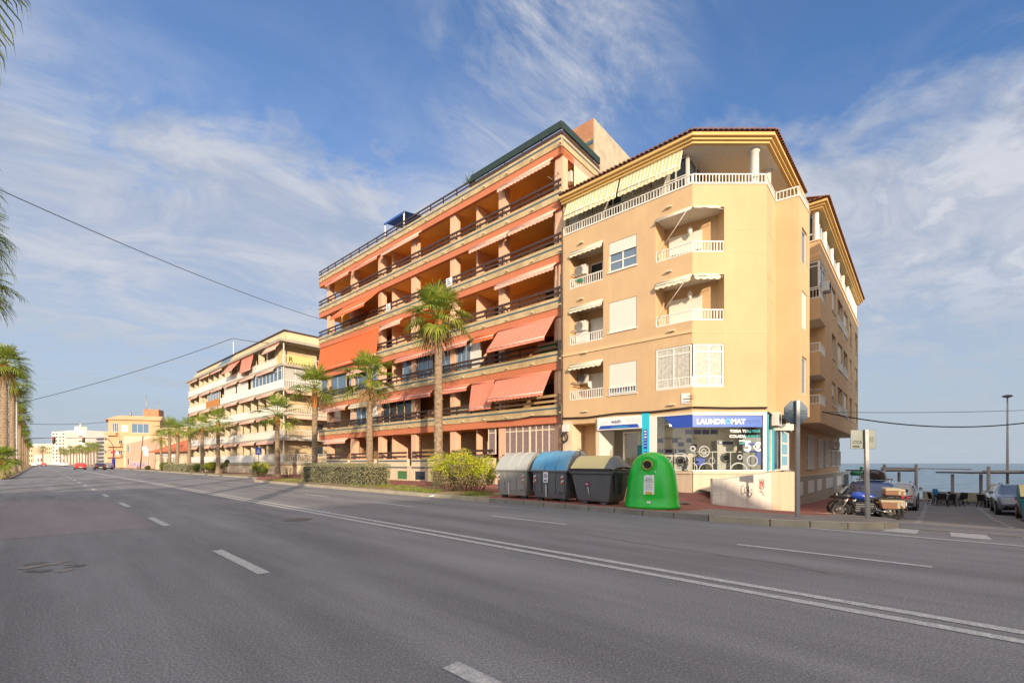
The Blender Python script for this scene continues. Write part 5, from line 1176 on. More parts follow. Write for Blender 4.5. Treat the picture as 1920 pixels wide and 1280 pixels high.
# distant white blocks
dw = mat('distant_white', (.78, .70, .60), .9, .06, .05); ds = mat('distant_shade', (.12, .11, .10), .7); dg = mat('distant_grey', (.45, .46, .48), .9, .06, .05)
def block(px0, px1, D, zt, label, name, m_, nf, nw, side=.8, win=True, deep=20):
    a = at(px0, D); c = at(px1, D * .985); F_ = Face((a.x, a.y), (c.x, c.y)); t_ = thing(name, label, 'building', (a.x, a.y, 0), 0)
    b = MB(); wall(b, F_, 0, F_.len, -1, zt, [], m_); Q = F_.pt; b.poly([Q(0, 0, zt), Q(F_.len, 0, zt), Q(F_.len, -deep, zt), Q(0, -deep, zt)], m_); b.poly([Q(0, -deep, -1), Q(0, 0, -1), Q(0, 0, zt), Q(0, -deep, zt)], m_); b.poly([Q(F_.len, 0, -1), Q(F_.len, -deep, -1), Q(F_.len, -deep, zt), Q(F_.len, 0, zt)], m_); b.build('wall', t_)
    if win:
        for i in range(nf):
            for j_ in range(nw):
                if (i * 7 + j_ * 5) % 11 == 0: continue
                z = 2.5 + (zt - 3) * i / nf; s = F_.len * (j_ + .25) / nw; b = MB(); b.fb(F_, s, s + F_.len / nw * .5, 0, .05, z + .6, z + .6 + (zt - 3) / nf * .45, ds); b.build('window', t_)
    return t_, F_
t_, F_ = block(97, 122, 400, 29.5, 'distant white apartment block with small dark windows, left part of the white cluster', 'distant_apartment_block', dw, 9, 4)
t_, F_ = block(122.5, 160, 408, 31, 'distant white apartment block with long dark balcony lines, centre of the white cluster', 'distant_apartment_block', dw, 6, 3, win=False)
for z in (25, 21, 17):
    b = MB(); b.fb(F_, F_.len * .12, F_.len * .85, 0, .5, z, z + 1.0, ds); b.build('balcony_opening', t_)
b = MB(); b.fb(F_, 5, 11, -10, -4, 31, 35, dw); b.tube([F_.pt(8, -7, 35), F_.pt(8, -7, 38)], 1.2, dg, 6); b.build('roof_tank', t_)
t_, F_ = block(160.5, 183, 420, 29, 'distant white apartment block with stacked balconies, right part of the white cluster', 'distant_apartment_block', dw, 8, 2, win=False)
for i in range(8): b = MB(); b.fb(F_, F_.len * .15, F_.len * .9, 0, 1.2, 4 + i * 3, 5.2 + i * 3, ds); b.build('balcony_opening', t_)
t_, F_ = block(181, 197, 330, 21, 'distant grey apartment block in front of the peach building, with dark balcony bands', 'distant_apartment_block', dg, 7, 2, win=False)
for i in range(7): b = MB(); b.fb(F_, F_.len * .15, F_.len * .9, 0, 1.2, 2.5 + i * 2.7, 3.6 + i * 2.7, ds); b.build('balcony_opening', t_)
block(196, 206, 210, 15, 'narrow cream building between the grey block and the peach building', 'distant_house', pe2, 4, 2)
for px0, px1, D, zt, lb_, m_, nf, nw in ((48, 62, 520, 20, 'far cream house at the left end of the street, beside the palms', pe2, 3, 3), (60, 74, 600, 27, 'far tall white building at the end of the street', dw, 5, 3), (72, 86, 560, 18, 'far pale house with dark windows at the end of the street', dw, 3, 4), (84, 98, 480, 20, 'far peach building left of the white cluster', pe2, 4, 4), (64, 80, 430, 9, 'far low white pavilion in the middle of the street end', dw, 1, 3), (40, 54, 640, 24, 'far pale block behind the left palm row', pe2, 4, 3), (86, 100, 700, 32, 'farthest white block rising left of the white cluster', dw, 4, 3)):
    block(px0, px1, D, zt, lb_, 'distant_house', m_, nf, nw)
block(128, 150, 560, 40, 'distant white tower block behind the centre of the cluster', 'distant_apartment_block', dw, 2, 2, win=False)
# ------------------------------------------------------------------ buildings across the road, behind the photographer (they cast the street's shade)
def across(name, label, u0, u1, v0, v1, h, m_):
    c = P(u0, v0); t_ = thing(name, label, 'building', (c.x, c.y, 0), RZU)
    pts = [P(u1, v0), P(u0, v0), P(u0, v1), P(u1, v1)]
    b = MB(); fs = []
    for i in range(4):
        p_, q_ = pts[i], pts[(i + 1) % 4]; F_ = Face((p_.x, p_.y), (q_.x, q_.y))
        if (F_.pt(F_.len / 2, 1, 0)[0] - (pts[0].x + pts[2].x) / 2) ** 2 + (F_.pt(F_.len / 2, 1, 0)[1] - (pts[0].y + pts[2].y) / 2) ** 2 < (F_.pt(F_.len / 2, -1, 0)[0] - (pts[0].x + pts[2].x) / 2) ** 2 + (F_.pt(F_.len / 2, -1, 0)[1] - (pts[0].y + pts[2].y) / 2) ** 2: F_ = Face((q_.x, q_.y), (p_.x, p_.y))
        fs.append(F_); hs = []
        k_ = 1.2
        while k_ < F_.len - 2:
            z = 1
            while z + 2 < h: hs.append((k_, k_ + 1.2, z, z + 1.4, .15)); z += 3
            k_ += 4.5
        wall(b, F_, 0, F_.len, -2, h, hs, m_, .15)
        for hh in hs[:10]: g = MB(); g.poly([F_.pt(hh[0], -.14, hh[2]), F_.pt(hh[1], -.14, hh[2]), F_.pt(hh[1], -.14, hh[3]), F_.pt(hh[0], -.14, hh[3])], glass_d); g.build('window', t_)
    b.poly([(p.x, p.y, h) for p in pts], m_); b.build('wall', t_)
    b = MB(); b.mesh([(p.x, p.y, h + dz) for dz in (.02, .5) for p in pts], [(0, 1, 5, 4), (1, 2, 6, 5), (2, 3, 7, 6), (3, 0, 4, 7)], cream); b.build('parapet', t_)
across('low_terrace_block', 'low cream building across the road behind the viewpoint', -27, 8.2, -26, -8, 6.7, pe2)
across('tall_cream_block', 'tall cream apartment block across the road behind the viewpoint', -85, -31.1, -26, -8, 13.5, pe2)
across('side_street_block', 'ochre apartment block on the right-hand side of the side street', -24, -6.2, 20.8, 44, 16.0, pe)

rnd = random.Random(12); pgm = foliage('pot_leaf', (.05, .12, .02), (.16, .25, .05)); terr = mat('terracotta_pot', (.42, .16, .07), .8)
def potplant(F, s, d, z, h, label, m_=None):
    q = F.pt(s, d, z); t_ = thing('potted_plant', label, 'plant', q, 0, 'potted plants on the balconies'); b = MB(); b.lathe([(.0, z), (.12, z), (.16, z + .26), (.17, z + .3), (.13, z + .29)], terr, 12, (q[0], q[1])); b.build('pot', t_); b = MB()
    for i in range(70):
        a = rnd.uniform(0, 6.28); e = rnd.uniform(.2, 1.4); c = Vector((q[0], q[1], z + .3)); tip = c + Vector((math.cos(a) * math.cos(e), math.sin(a) * math.cos(e), math.sin(e))) * h * rnd.uniform(.5, 1); w_ = Vector((-math.sin(a), math.cos(a), 0)) * .03; md = (c + tip) / 2 + Vector((0, 0, .05)); b.mesh([c, md + w_, tip, md - w_], [(0, 1, 2, 3)], pgm)
    b.build('foliage', t_)
potplant(F2, F2.s_(890, -.6), -.45, ZB[5] + .98, 1.1, 'spiky green potted plant on the roof terrace at the left end of the green windbreak')
potplant(F2, F2.s_(800, -1.2), -1.0, ZB[3] + .5, 1.0, 'potted plant on the balcony left of the white sale sign')
potplant(F2, F2.s_(1000, -1.4), -1.2, ZB[3] + .5, 1.2, 'potted plant in the right bay of the fifth storey balcony')
potplant(F2, F2.s_(900, -.5), -.5, ZB[4] + .5, 1.1, 'potted plant behind the top railing, under the pink valance')
b = MB(); q = F2.pt(F2.s_(820, -1), -1.0, ZB[4] + .5); s = F2.s_(820, -1)
b.fb(F2, s, s + .9, -1.4, -1.35, ZB[4] + .5, ZB[4] + 1.9, mat('pale_towel', (.55, .62, .60), .9, .2, 4)); b.tube([F2.pt(s - .1, -1.37, ZB[4] + 1.9), F2.pt(s + 1.0, -1.37, ZB[4] + 1.9)], .015, steel, 6); b.tube([F2.pt(s - .08, -1.37, ZB[4] + 1.9), F2.pt(s - .08, -1.37, ZB[4] + .5)], .015, steel, 6); b.tube([F2.pt(s + .98, -1.37, ZB[4] + 1.9), F2.pt(s + .98, -1.37, ZB[4] + .5)], .015, steel, 6)
tag(b.build('clothes_rack'), 'clothes rack with a pale towel on the top balcony, right of the middle columns', 'clothes rack')
# ------------------------------------------------------------------ palms
frond_m = foliage('palm_green', (.10, .17, .02), (.30, .37, .05), (.46, .42, .10))
dead_m = mat('dead_frond', (.30, .19, .08), .9, .3, 5)
trunk_m = mat('palm_trunk', (.22, .155, .10), .95, 0, 6, 1.0, 22, col2=(.36, .27, .18))
trunk_o = mat('palm_trunk_top', (.46, .20, .06), .95, .4, 14, 1.0, 22)
def fan(mb, rnd, base, az, el, L, R_, m, droop=.35, nb=22, wd=1.0):
    d = Vector((math.cos(az) * math.cos(el), math.sin(az) * math.cos(el), math.sin(el)))
    side = d.cross(Vector((0, 0, 1))).normalized(); up = side.cross(d)
    mid = base + d * L * .5 + Vector((0, 0, .06 * L)); tip = base + d * L - Vector((0, 0, .12 * L))
    mb.tube([base, mid, tip], [.028, .02, .014], m, 4, cap=False, smooth=False)
    d2 = (tip - mid).normalized(); side = d2.cross(Vector((0, 0, 1))).normalized(); up = side.cross(d2)
    for i in range(nb):
        a = -1.95 + 3.9 * i / (nb - 1) + rnd.uniform(-.05, .05); l_ = R_ * (.72 + .28 * math.cos(a * .7)) * rnd.uniform(.85, 1.08)
        v = d2 * math.cos(a) + side * math.sin(a); cup = up * (.22 * abs(math.sin(a)))
        v = (v + cup).normalized(); w = v.cross(up).normalized() * (.026 * wd + .008)
        p0 = tip; p1 = tip + v * l_ * .55; p2 = p1 + v * l_ * .28 - Vector((0, 0, droop * l_ * .28)); p3 = p2 + (v * .12 - Vector((0, 0, 1)) * droop * 1.1) * l_ * .3
        mb.mesh([p0 - w * .4, p0 + w * .4, p1 + w, p1 - w, p2 + w * .55, p2 - w * .55, p3], [(0, 1, 2, 3), (3, 2, 4, 5), (5, 4, 6)], m)
def make_palm(seed, h, rt=.25, nf=34, L=1.0, R_=1.1, label='', orange_top=.8, skirt=8, group=None, lean=(0, 0), nb=22):
    rnd = random.Random(seed)
    root = thing('palm_tree', label, 'palm tree', (0, 0, 0), 0, group)
    b = MB(); n = 14; vs = []; rings = int(h / .13); fs = []; ml = []
    for i in range(rings + 1):
        z = h * i / rings; f = i / rings
        r = rt * (1.25 - .35 * min(1, f * 6)) * (1 - .22 * f) * (1 + .09 * (i % 2)) + (.05 * math.exp(-z * 3))
        if h - z < orange_top: r *= 1 + .30 * math.sin((1 - (h - z) / orange_top) * 3.14) * .8
        for j in range(n):
            a = 2 * math.pi * (j + .5 * (i % 2)) / n; rr = r * rnd.uniform(.93, 1.07)
            vs.append((lean[0] * f * f + rr * math.cos(a), lean[1] * f * f + rr * math.sin(a), z + (.03 if i % 2 else 0)))
    for i in range(rings):
        for j in range(n): fs.append((i * n + j, i * n + (j + 1) % n, (i + 1) * n + (j + 1) % n, (i + 1) * n + j))
    cut = [f for f in fs if (f[0] // n) * h / rings < h - orange_top]; top = [f for f in fs if f not in set(cut)] if False else [f for f in fs if (f[0] // n) * h / rings >= h - orange_top]
    b.mesh(vs, cut, trunk_m); b.mesh(vs, top, trunk_o)
    k_ = 0
    while k_ < int(h * 16):      # broken leaf bases standing out of the bark
        z = rnd.uniform(.3, h); a = rnd.uniform(0, 6.28); f = z / h; r = rt * .95 * (1 - .22 * f) + .02; c = Vector((lean[0] * f * f + r * math.cos(a), lean[1] * f * f + r * math.sin(a), z)); t_ = Vector((-math.sin(a), math.cos(a), 0)) * .05
        b.mesh([c - t_, c + t_, c + Vector((math.cos(a) * .06, math.sin(a) * .06, .12))], [(0, 1, 2)], trunk_m if h - z > orange_top else trunk_o); k_ += 1
    b.build('trunk', root)
    b = MB(); c = Vector((lean[0], lean[1], h - .05))
    for i in range(nf):
        f = (i + .5) / nf; el = R(85 - 112 * f + rnd.uniform(-9, 9)); az = i * 2.39996 + rnd.uniform(-.2, .2)
        fan(b, rnd, c + Vector((math.cos(az) * .08, math.sin(az) * .08, .15 * (1 - f))), az, el, L * rnd.uniform(.8, 1.12), R_ * rnd.uniform(.85, 1.1), frond_m, droop=.12 + .75 * f, nb=nb)
    b.build('crown', root)
    if skirt:
        b = MB()
        for i in range(skirt): az = rnd.uniform(0, 6.28); fan(b, rnd, c - Vector((0, 0, .15)), az, R(rnd.uniform(-62, -40)), L * .6, R_ * .8, dead_m, droop=1.3, nb=12)
        b.build('dead_fronds', root)
    return root
pg_ = 'palms along the building side of the avenue'
def put(root, px, Yd, base=None, rz=None):
    q = at(px, Yd); u, v = UV(q.x, q.y); root.location = (q.x, q.y, T(u, v) + .12 if base is None else base); root.rotation_euler = (0, 0, rz if rz is not None else px * .7); return root
put(make_palm(11, 9.1, .26, 25, 1.15, 1.1, 'tall fan palm rising behind the large yellow-green bush', 1.0, 8, pg_, nb=26), 822, 24.5)
put(make_palm(12, 6.75, .24, 20, 1.3, 1.05, 'fan palm with an orange upper trunk at the right end of the long hedge', 1.2, 4, pg_, nb=26), 693, 29.6, rz=2.0)
put(make_palm(13, 7.2, .24, 24, 1.2, 1.2, 'fan palm beside the left end of the long clipped hedge, with a reddish upper trunk', 1.6, 3, pg_), 590, 35.5, rz=1.0)
put(make_palm(14, 5.7, .24, 19, 1.4, 1.2, 'shorter fan palm with a spreading crown just right of the round yellow bush', 1.0, 0, pg_), 520, 42, rz=.3)
p5_ = put(make_palm(15, 6.3, .24, 20, 1.1, 1.2, 'fan palm before the white-balconied building, right of the clipped yellow bush', .8, 2, pg_, nb=18), 409, 54.8)
for px, Yd, sc_, lb in ((379, 60.2, .97, 'fan palm between the low hedge and the yellow bush in front of the white-balconied building'), (355, 65.5, 1.0, 'fan palm behind the low grey-green hedge, fourth from the left of its row'), (333, 70.8, .99, 'fan palm in front of the tiled bar roof, third from the left of its row'), (318, 75, 1.1, 'taller fan palm at the tiled bar, second from the left of its row'), (302, 80.6, .92, 'small fan palm at the left end of its row, in front of the pink wall')):
    put(dup(p5_, lb, (0, 0, 0), 0, pg_, sc_), px, Yd)
lg_ = 'tall palms along the left edge of the avenue'
pl = make_palm(21, 11.0, .33, 42, 1.2, 1.25, 'thick-trunked tall palm at the left edge of the photo, tallest of the visible left row', 1.3, 10, lg_, nb=22)
def lput(r_, u, v, rz): q = P(u, v); r_.location = (q.x, q.y, .1); r_.rotation_euler = (0, 0, rz); return r_
put(pl, 8, 44, .1)
for px, Yd, h, lb in ((23, 57.7, 11.6, 'tall palm with a brown trunk, second of the left row behind the grey pole'), (27, 64, 10.2, 'palm with a reddish upper trunk, third of the left row'), (37, 76, 9.2, 'palm of the left row with a low hanging crown beside the lamp pole'), (36, 86, 7.6, 'dark-crowned shorter palm in the middle of the left row'), (42, 96, 8.4, 'palm in the left row beyond the blue traffic-light post'), (46, 108, 7.4, 'small looking palm far along the left row'), (50, 125, 7.0, 'palm near the far end of the left row'), (53, 150, 7.2, 'farthest palm of the left row')):
    put(dup(pl, lb, (0, 0, 0), 0, lg_, h / 11.0), px, Yd, .1)
for u, v, h, lb in ((17, -2.85, 13.9, 'palm whose drooping fronds enter the top left corner of the photo'), (26, -3.35, 12.2, 'palm whose fronds enter the left edge a quarter down the photo'), (33, -3.0, 12.3, 'palm whose bright fronds enter the left edge just above the upper cable'), (40, -3.0, 11.5, 'palm whose dense fronds enter the left edge at mid height')):
    lput(dup(pl, lb, (0, 0, 0), 0, lg_, h / 11.0 * 1.0), u, v, u * 1.3)
for u, v, h, lb in ((3, -3.2, 11.5, 'palm out of frame on the left side of the avenue, nearest the viewpoint'), (9.5, -3.0, 11.8, 'second palm out of frame on the left side of the avenue')):
    lput(dup(pl, lb, (0, 0, 0), 0, lg_, h / 11.0), u, v, u)
ps_ = put(make_palm(31, 1.6, .3, 26, .8, .9, 'short young palm at the foot of the left palm row', .6, 0, None), 3, 40, .1)
# distant palm grove on the right side of the avenue
pd = make_palm(41, 7.6, .3, 26, 1.3, 1.5, 'distant palm at the near end of the far grove, right of the others', .6, 4, 'distant palms beyond the junction', nb=12)
put(pd, 182, 178, 0)
gl_ = ['second', 'third', 'fourth', 'fifth', 'sixth', 'seventh', 'eighth', 'ninth', 'tenth', 'eleventh', 'twelfth', 'thirteenth']
for i, px in enumerate((176, 170, 165, 160, 154, 149, 144, 138, 132, 126, 120, 114)):
    put(dup(pd, 'distant palm in the far grove beyond the junction, %s from its right end' % gl_[i], (0, 0, 0), 0, None, (1.05, .95, 1.12, .9, 1.0, 1.08)[i % 6] * (1 + .01 * i)), px, 182 + i * 9, 0)
put(dup(pd, 'distant palm standing alone at the end of the street, left of the grove', (0, 0, 0), 0, None, 1.5), 80, 330, 0)
# ------------------------------------------------------------------ hedges and bushes
hedge_m = foliage('hedge_leaf', (.26, .27, .14), (.42, .41, .24), (.55, .52, .32)); bush_m = foliage('yellow_bush_leaf', (.26, .32, .015), (.55, .56, .03), (.72, .64, .07)); bush_g = foliage('bush_green_leaf', (.05, .09, .015), (.14, .19, .03)); twig_m = mat('twig', (.20, .14, .09), .9)
def leaves(mb, pts, s0, s1, m, rnd):
    for p, nrm in pts:
        a = Vector((rnd.uniform(-1, 1), rnd.uniform(-1, 1), rnd.uniform(-1, 1))); x = (nrm + a * .9).normalized(); y = x.cross(Vector((rnd.uniform(-1, 1), rnd.uniform(-1, 1), .3))).normalized(); z = x.cross(y); s = rnd.uniform(s0, s1)
        mb.mesh([p - y * s, p + z * s * .5, p + y * s, p - z * s * .5], [(0, 1, 2, 3)], m)
def hedge(u0, u1, v0, v1, h, label, m=hedge_m, dens_=320, s=(.03, .055), seed=1, cat='hedge', name='clipped_hedge', group=None):
    rnd = random.Random(seed); c = P(u0, v0); root = thing(name, label, cat, (c.x, c.y, .12), 0, group); b = MB(); pts = []
    faces = [((u0, v0), (u1, v0), Vector(P(0, -1))), ((u0, v0), (u0, v1), Vector(P(-1, 0))), ((u1, v0), (u1, v1), Vector(P(1, 0))), ((u0, v1), (u1, v1), Vector(P(0, 1)))]
    for a, e, n_ in faces:
        l_ = math.hypot(e[0] - a[0], e[1] - a[1])
        for _ in range(int(l_ * h * dens_)):
            f = rnd.random(); z = rnd.uniform(0, h); q = P(a[0] + (e[0] - a[0]) * f, a[1] + (e[1] - a[1]) * f, .14 + z) + n_ * (rnd.uniform(-.16, .02) + .05 * math.sin(f * l_ * 2.1) + .04 * noise.noise(Vector((f * l_ * 2, z * 3, seed)))); pts.append((q, n_))
    for _ in range(int((u1 - u0) * (v1 - v0) * dens_ * .7)): pts.append((P(rnd.uniform(u0, u1), rnd.uniform(v0, v1), .14 + h + rnd.uniform(-.12, .05)), Vector((0, 0, 1))))
    leaves(b, pts, s[0], s[1], m, rnd); b.build('foliage', root, uv=False)
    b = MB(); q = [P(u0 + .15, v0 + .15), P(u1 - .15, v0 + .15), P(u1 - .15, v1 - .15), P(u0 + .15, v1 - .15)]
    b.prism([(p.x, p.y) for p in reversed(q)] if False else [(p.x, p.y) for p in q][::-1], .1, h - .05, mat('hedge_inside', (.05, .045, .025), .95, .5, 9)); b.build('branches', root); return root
hedge(22.8, 31.7, 12.3, 13.9, 1.22, 'long clipped grey-green hedge at the kerb before the orange building', dens_=520, s=(.022, .045), seed=2)
hedge(77, 96, 14.2, 15.6, 1.15, 'low grey-green hedge between two yellow bushes before the white-balconied building', dens_=150, s=(.05, .08), seed=3)
def bush(px, Yd, rx, ry, h, label, m=bush_m, n=2600, s=(.035, .07), seed=1, lumps=9, m2=None, name='yellow_bush', group='yellow-green bushes along the kerb'):
    rnd = random.Random(seed); q = at(px, Yd); u, v = UV(q.x, q.y); z0 = T(u, v) + .14; root = thing(name, label, 'bush', (q.x, q.y, z0), 0, group); b = MB()
    du, dv = P(1, 0), P(0, 1); L_ = []
    for i in range(lumps): a = rnd.uniform(0, 6.28); r_ = rnd.uniform(.15, .78) if i else 0; L_.append((math.cos(a) * r_ * rx, math.sin(a) * r_ * ry, h * rnd.uniform(.35, .74), rnd.uniform(.32, .5)))
    pts = []; pt2 = []
    for _ in range(n):
        l_ = rnd.choice(L_); th = rnd.uniform(0, 6.28); cz = rnd.uniform(-.8, 1); sr = math.sqrt(1 - cz * cz); R0 = l_[3] * min(rx, h, ry * 1.3) * 1.1 * (rnd.random() ** .22)
        n_ = du * (sr * math.cos(th)) + dv * (sr * math.sin(th)) + Vector((0, 0, cz)); p = Vector((q.x, q.y, z0)) + du * l_[0] + dv * l_[1] + Vector((0, 0, l_[2])) + n_ * R0
        p += n_ * .12 * noise.noise(p * 3.1)
        if p.z < z0 + .04: continue
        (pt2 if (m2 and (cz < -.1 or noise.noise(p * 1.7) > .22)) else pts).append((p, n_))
    leaves(b, pts, s[0], s[1], m, rnd)
    if pt2: leaves(b, pt2, s[0], s[1], m2, rnd)
    b.build('foliage', root, uv=False); b = MB()
    for i in range(26 + int(rx * 20)): 
        a = rnd.uniform(0, 6.28); r_ = rnd.uniform(.2, .9); p0 = Vector((q.x, q.y, z0)) + du * math.cos(a) * r_ * rx * .6 + dv * math.sin(a) * r_ * ry * .6; p2 = Vector((q.x, q.y, z0)) + du * math.cos(a) * r_ * rx * .92 + dv * math.sin(a) * r_ * ry * .9 + Vector((0, 0, h * rnd.uniform(.4, .85)))
        b.tube([p0, (p0 + p2) / 2 + Vector((rnd.uniform(-.1, .1), rnd.uniform(-.1, .1), 0)), p2], [.014, .009, .004], twig_m, 4)
    b.build('branches', root); return root
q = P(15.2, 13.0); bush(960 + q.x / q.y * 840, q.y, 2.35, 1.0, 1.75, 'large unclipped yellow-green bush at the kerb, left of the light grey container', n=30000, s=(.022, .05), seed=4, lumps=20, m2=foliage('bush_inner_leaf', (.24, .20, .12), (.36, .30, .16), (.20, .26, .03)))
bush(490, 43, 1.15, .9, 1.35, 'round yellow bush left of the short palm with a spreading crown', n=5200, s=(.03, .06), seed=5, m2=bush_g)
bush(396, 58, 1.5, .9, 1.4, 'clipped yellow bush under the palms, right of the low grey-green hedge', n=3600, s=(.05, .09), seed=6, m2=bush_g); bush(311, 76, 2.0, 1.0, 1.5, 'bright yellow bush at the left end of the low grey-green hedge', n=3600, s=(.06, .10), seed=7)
bush(372, 64, 1.0, .9, 1.2, 'dark green bush at the right end of the low grey-green hedge', m=bush_g, n=2200, s=(.05, .09), seed=8, name='green_bush', group=None)
bush(421, 56, .55, .5, 2.1, 'slender young shrub on a thin stem before the low parapet', m=bush_g, n=1300, s=(.05, .09), seed=10, lumps=4, name='young_shrub', group=None)
bush(277, 84, .9, .7, .7, 'small low green shrub near the junction, left of the bright yellow bush', m=bush_g, n=1200, s=(.05, .1), seed=11, name='low_shrub', group=None)
bush(540, 38.5, .9, .8, 1.15, 'dry leafless looking shrub between the short palm and the long hedge', m=hedge_m, n=500, s=(.03, .05), seed=12, name='dry_shrub', group=None)
# grass
rnd = random.Random(77); b = MB(); gm2 = foliage('grass_blade', (.12, .17, .02), (.30, .34, .05))
for (u0, u1, v0, v1, n_) in ((12.6, 18.5, 11.35, 12.3, 2600), (18.5, 24, 11.6, 13.8, 700), (31, 37.5, 11.4, 13.6, 1500), (19, 24, 12, 14, 700)):
    for _ in range(n_):
        u = rnd.uniform(u0, u1); v = rnd.uniform(v0, v1)
        if noise.noise(Vector((u * .8, v * .8, 1))) < -.12: continue
        p = P(u, v, .15); a = rnd.uniform(0, 3.14); w_ = Vector((math.cos(a), math.sin(a), 0)) * .012; hh = rnd.uniform(.04, .16)
        b.mesh([p - w_, p + w_, p + Vector((rnd.uniform(-.05, .05), rnd.uniform(-.05, .05), hh))], [(0, 1, 2)], gm2)
for _ in range(5200):
    u = rnd.uniform(58.3, 90); v = rnd.uniform(-4, -2.15); p = P(u, v, .12); a = rnd.uniform(0, 3.14); w_ = Vector((math.cos(a), math.sin(a), 0)) * .03; b.mesh([p - w_, p + w_, p + Vector((rnd.uniform(-.05, .05), rnd.uniform(-.05, .05), rnd.uniform(.08, .3)))], [(0, 1, 2)], gm2)
o = b.build('grass', uv=False); o['kind'] = 'stuff'; o['label'] = 'short green grass along the kerb and on the left island'; o['category'] = 'grass'
# ------------------------------------------------------------------ containers
def P3(u, v, z): return P(u, v, z)
plast_g = mat('grey_plastic', (.30, .30, .275), .45, .10, 2, .05, 60, streak=.15); plast_d = mat('dark_grey_plastic', (.135, .138, .15), .45, .12, 2, .05, 60, streak=.15)
lid_g = mat('light_lid', (.46, .47, .44), .4, .06, 2); lid_b = mat('blue_lid', (.05, .28, .52), .35, .25, 1.2, col2=(.18, .36, .50)); lid_y = mat('yellow_lid', (.72, .60, .28), .5, .08, 2); blackp = mat('black_plastic', (.02, .02, .022), .45); hazard_r = mat('hazard_red', (.65, .08, .03), .5)
def container(u0, u1, v0, dep, label, lidm, bodym, zb=None, h=1.66, notice=None, streak_=True):
    """side-loading street container with a rounded lid; u1>u0, front at v0"""
    zb = T(u0, v0) + .14 if zb is None else zb; c = P((u0 + u1) / 2, v0, zb); root = thing('waste_container', label, 'container', c, RZU, 'street waste containers')
    X_ = lambda x, y, z: P(u0 + x, v0 + y, zb + z); W_ = u1 - u0; D_ = dep
    F_ = Face(P(u1, v0)[:2], P(u0, v0)[:2]); FSd = Face(P(u0, v0)[:2], P(u0, v0 + D_)[:2])
    b = MB(); hb = 1.0
    ins = .05
    def ring(z, i): return [X_(i, i * .6, z), X_(W_ - i, i * .6, z), X_(W_ - i, D_ - i, z), X_(i, D_ - i, z)]
    zs = [(.10, .10), (.30, .055), (.92, .02), (1.0, 0)]
    rings = [ring(z, i) for z, i in zs]; vs = [p for r in rings for p in r]; fs = []
    for i in range(len(zs) - 1):
        for j in range(4): fs.append((i * 4 + j, i * 4 + (j + 1) % 4, (i + 1) * 4 + (j + 1) % 4, (i + 1) * 4 + j)[::-1])
    b.mesh(vs, fs + [(0, 1, 2, 3), (12, 13, 14, 15)[::-1]], bodym); b.build('body', root, bevel=.02)
    for s in (.06, .36, .62, .95, W_ - .12):
        s = min(s, W_ - .14); b = MB(); b.fb(F_, s, s + .05, -.06, .012, .30 + zb, .93 + zb, bodym); b.build('rib', root, bevel=.008)
    for s in (.15, W_ - .35):
        for d in (-.25, -D_ + .1): b = MB(); b.fb(F_, s, s + .2, d, d + .12, zb, zb + .12, blackp); b.build('foot', root)
    # lid: rounded from front to back, with closed ends
    b = MB(); K_ = 12; arc = []
    for i in range(K_ + 1):
        t_ = i / K_; y = -.03 + (D_ + .06) * t_; z = 1.0 + (h - 1.0) * (math.sin(math.pi * min(1, t_ * .82)) ** .62)
        arc.append((y, z))
    rows = [[X_(x, y, z) for y, z in arc] for x in (-.02, .06, W_ / 3, W_ * 2 / 3, W_ - .06, W_ + .02)]
    b.grid(rows, lidm, smooth=True, flip=True)
    o = b.build('lid', root)
    b = MB()
    for x in (-.022, W_ + .022): b.poly([X_(x, y, z - .01) for y, z in arc] + [X_(x, D_ + .03, 1.0)], plast_g if bodym is plast_g else mat('lid_end_grey', (.30, .31, .30), .5))
    b.build('lid_end', root)
    b = MB()
    for x in (W_ * .3, W_ * .62): b.tube([X_(x, y - .005, z + .004) for y, z in arc[:9]], .014, lidm, 5)
    b.build('lid_rib', o)
    b = MB(); b.fb(F_, -.04, W_ + .04, -.02, .03, zb + .97, zb + 1.03, bodym); b.build('rim', root, bevel=.008)
    b = MB(); b.tube([X_(-.06, D_ * .55, 1.0), X_(-.06, D_ * .55, 1.72), X_(-.06, D_ * .45, 1.74)], .02, steel, 6); b.box; b.tube([X_(-.05, .1, .95), X_(-.05, .6, .95)], .03, blackp, 6)
    for x in (-.03, ): b.hexa([X_(-.10, .25, .35), X_(-.005, .25, .35), X_(-.005, .75, .35), X_(-.10, .75, .35), X_(-.10, .1, .95), X_(-.005, .1, .95), X_(-.005, .9, .95), X_(-.10, .9, .95)], blackp)
    b.build('lifting_arm', root)
    for s in (-.0, W_ - .30):      # red and white warning marks
        g = MB()
        for q in range(4): z = zb + .55 + q * .075; g.poly([F_.pt(s + .08, .016, z), F_.pt(s + .19, .016, z + .06), F_.pt(s + .19, .016, z + .10), F_.pt(s + .08, .016, z + .04)], hazard_r if q % 2 == 0 else signw)
        g.build('warning_mark', root)
    g = MB(); g.poly([F_.pt(W_ * .42, .014, zb + .15), F_.pt(W_ * .42 + .03, .014, zb + .15), F_.pt(W_ * .42 + .02, .014, zb + .55), F_.pt(W_ * .42 - .01, .014, zb + .55)], signw if streak_ else bodym); g.build('drip_mark', root)
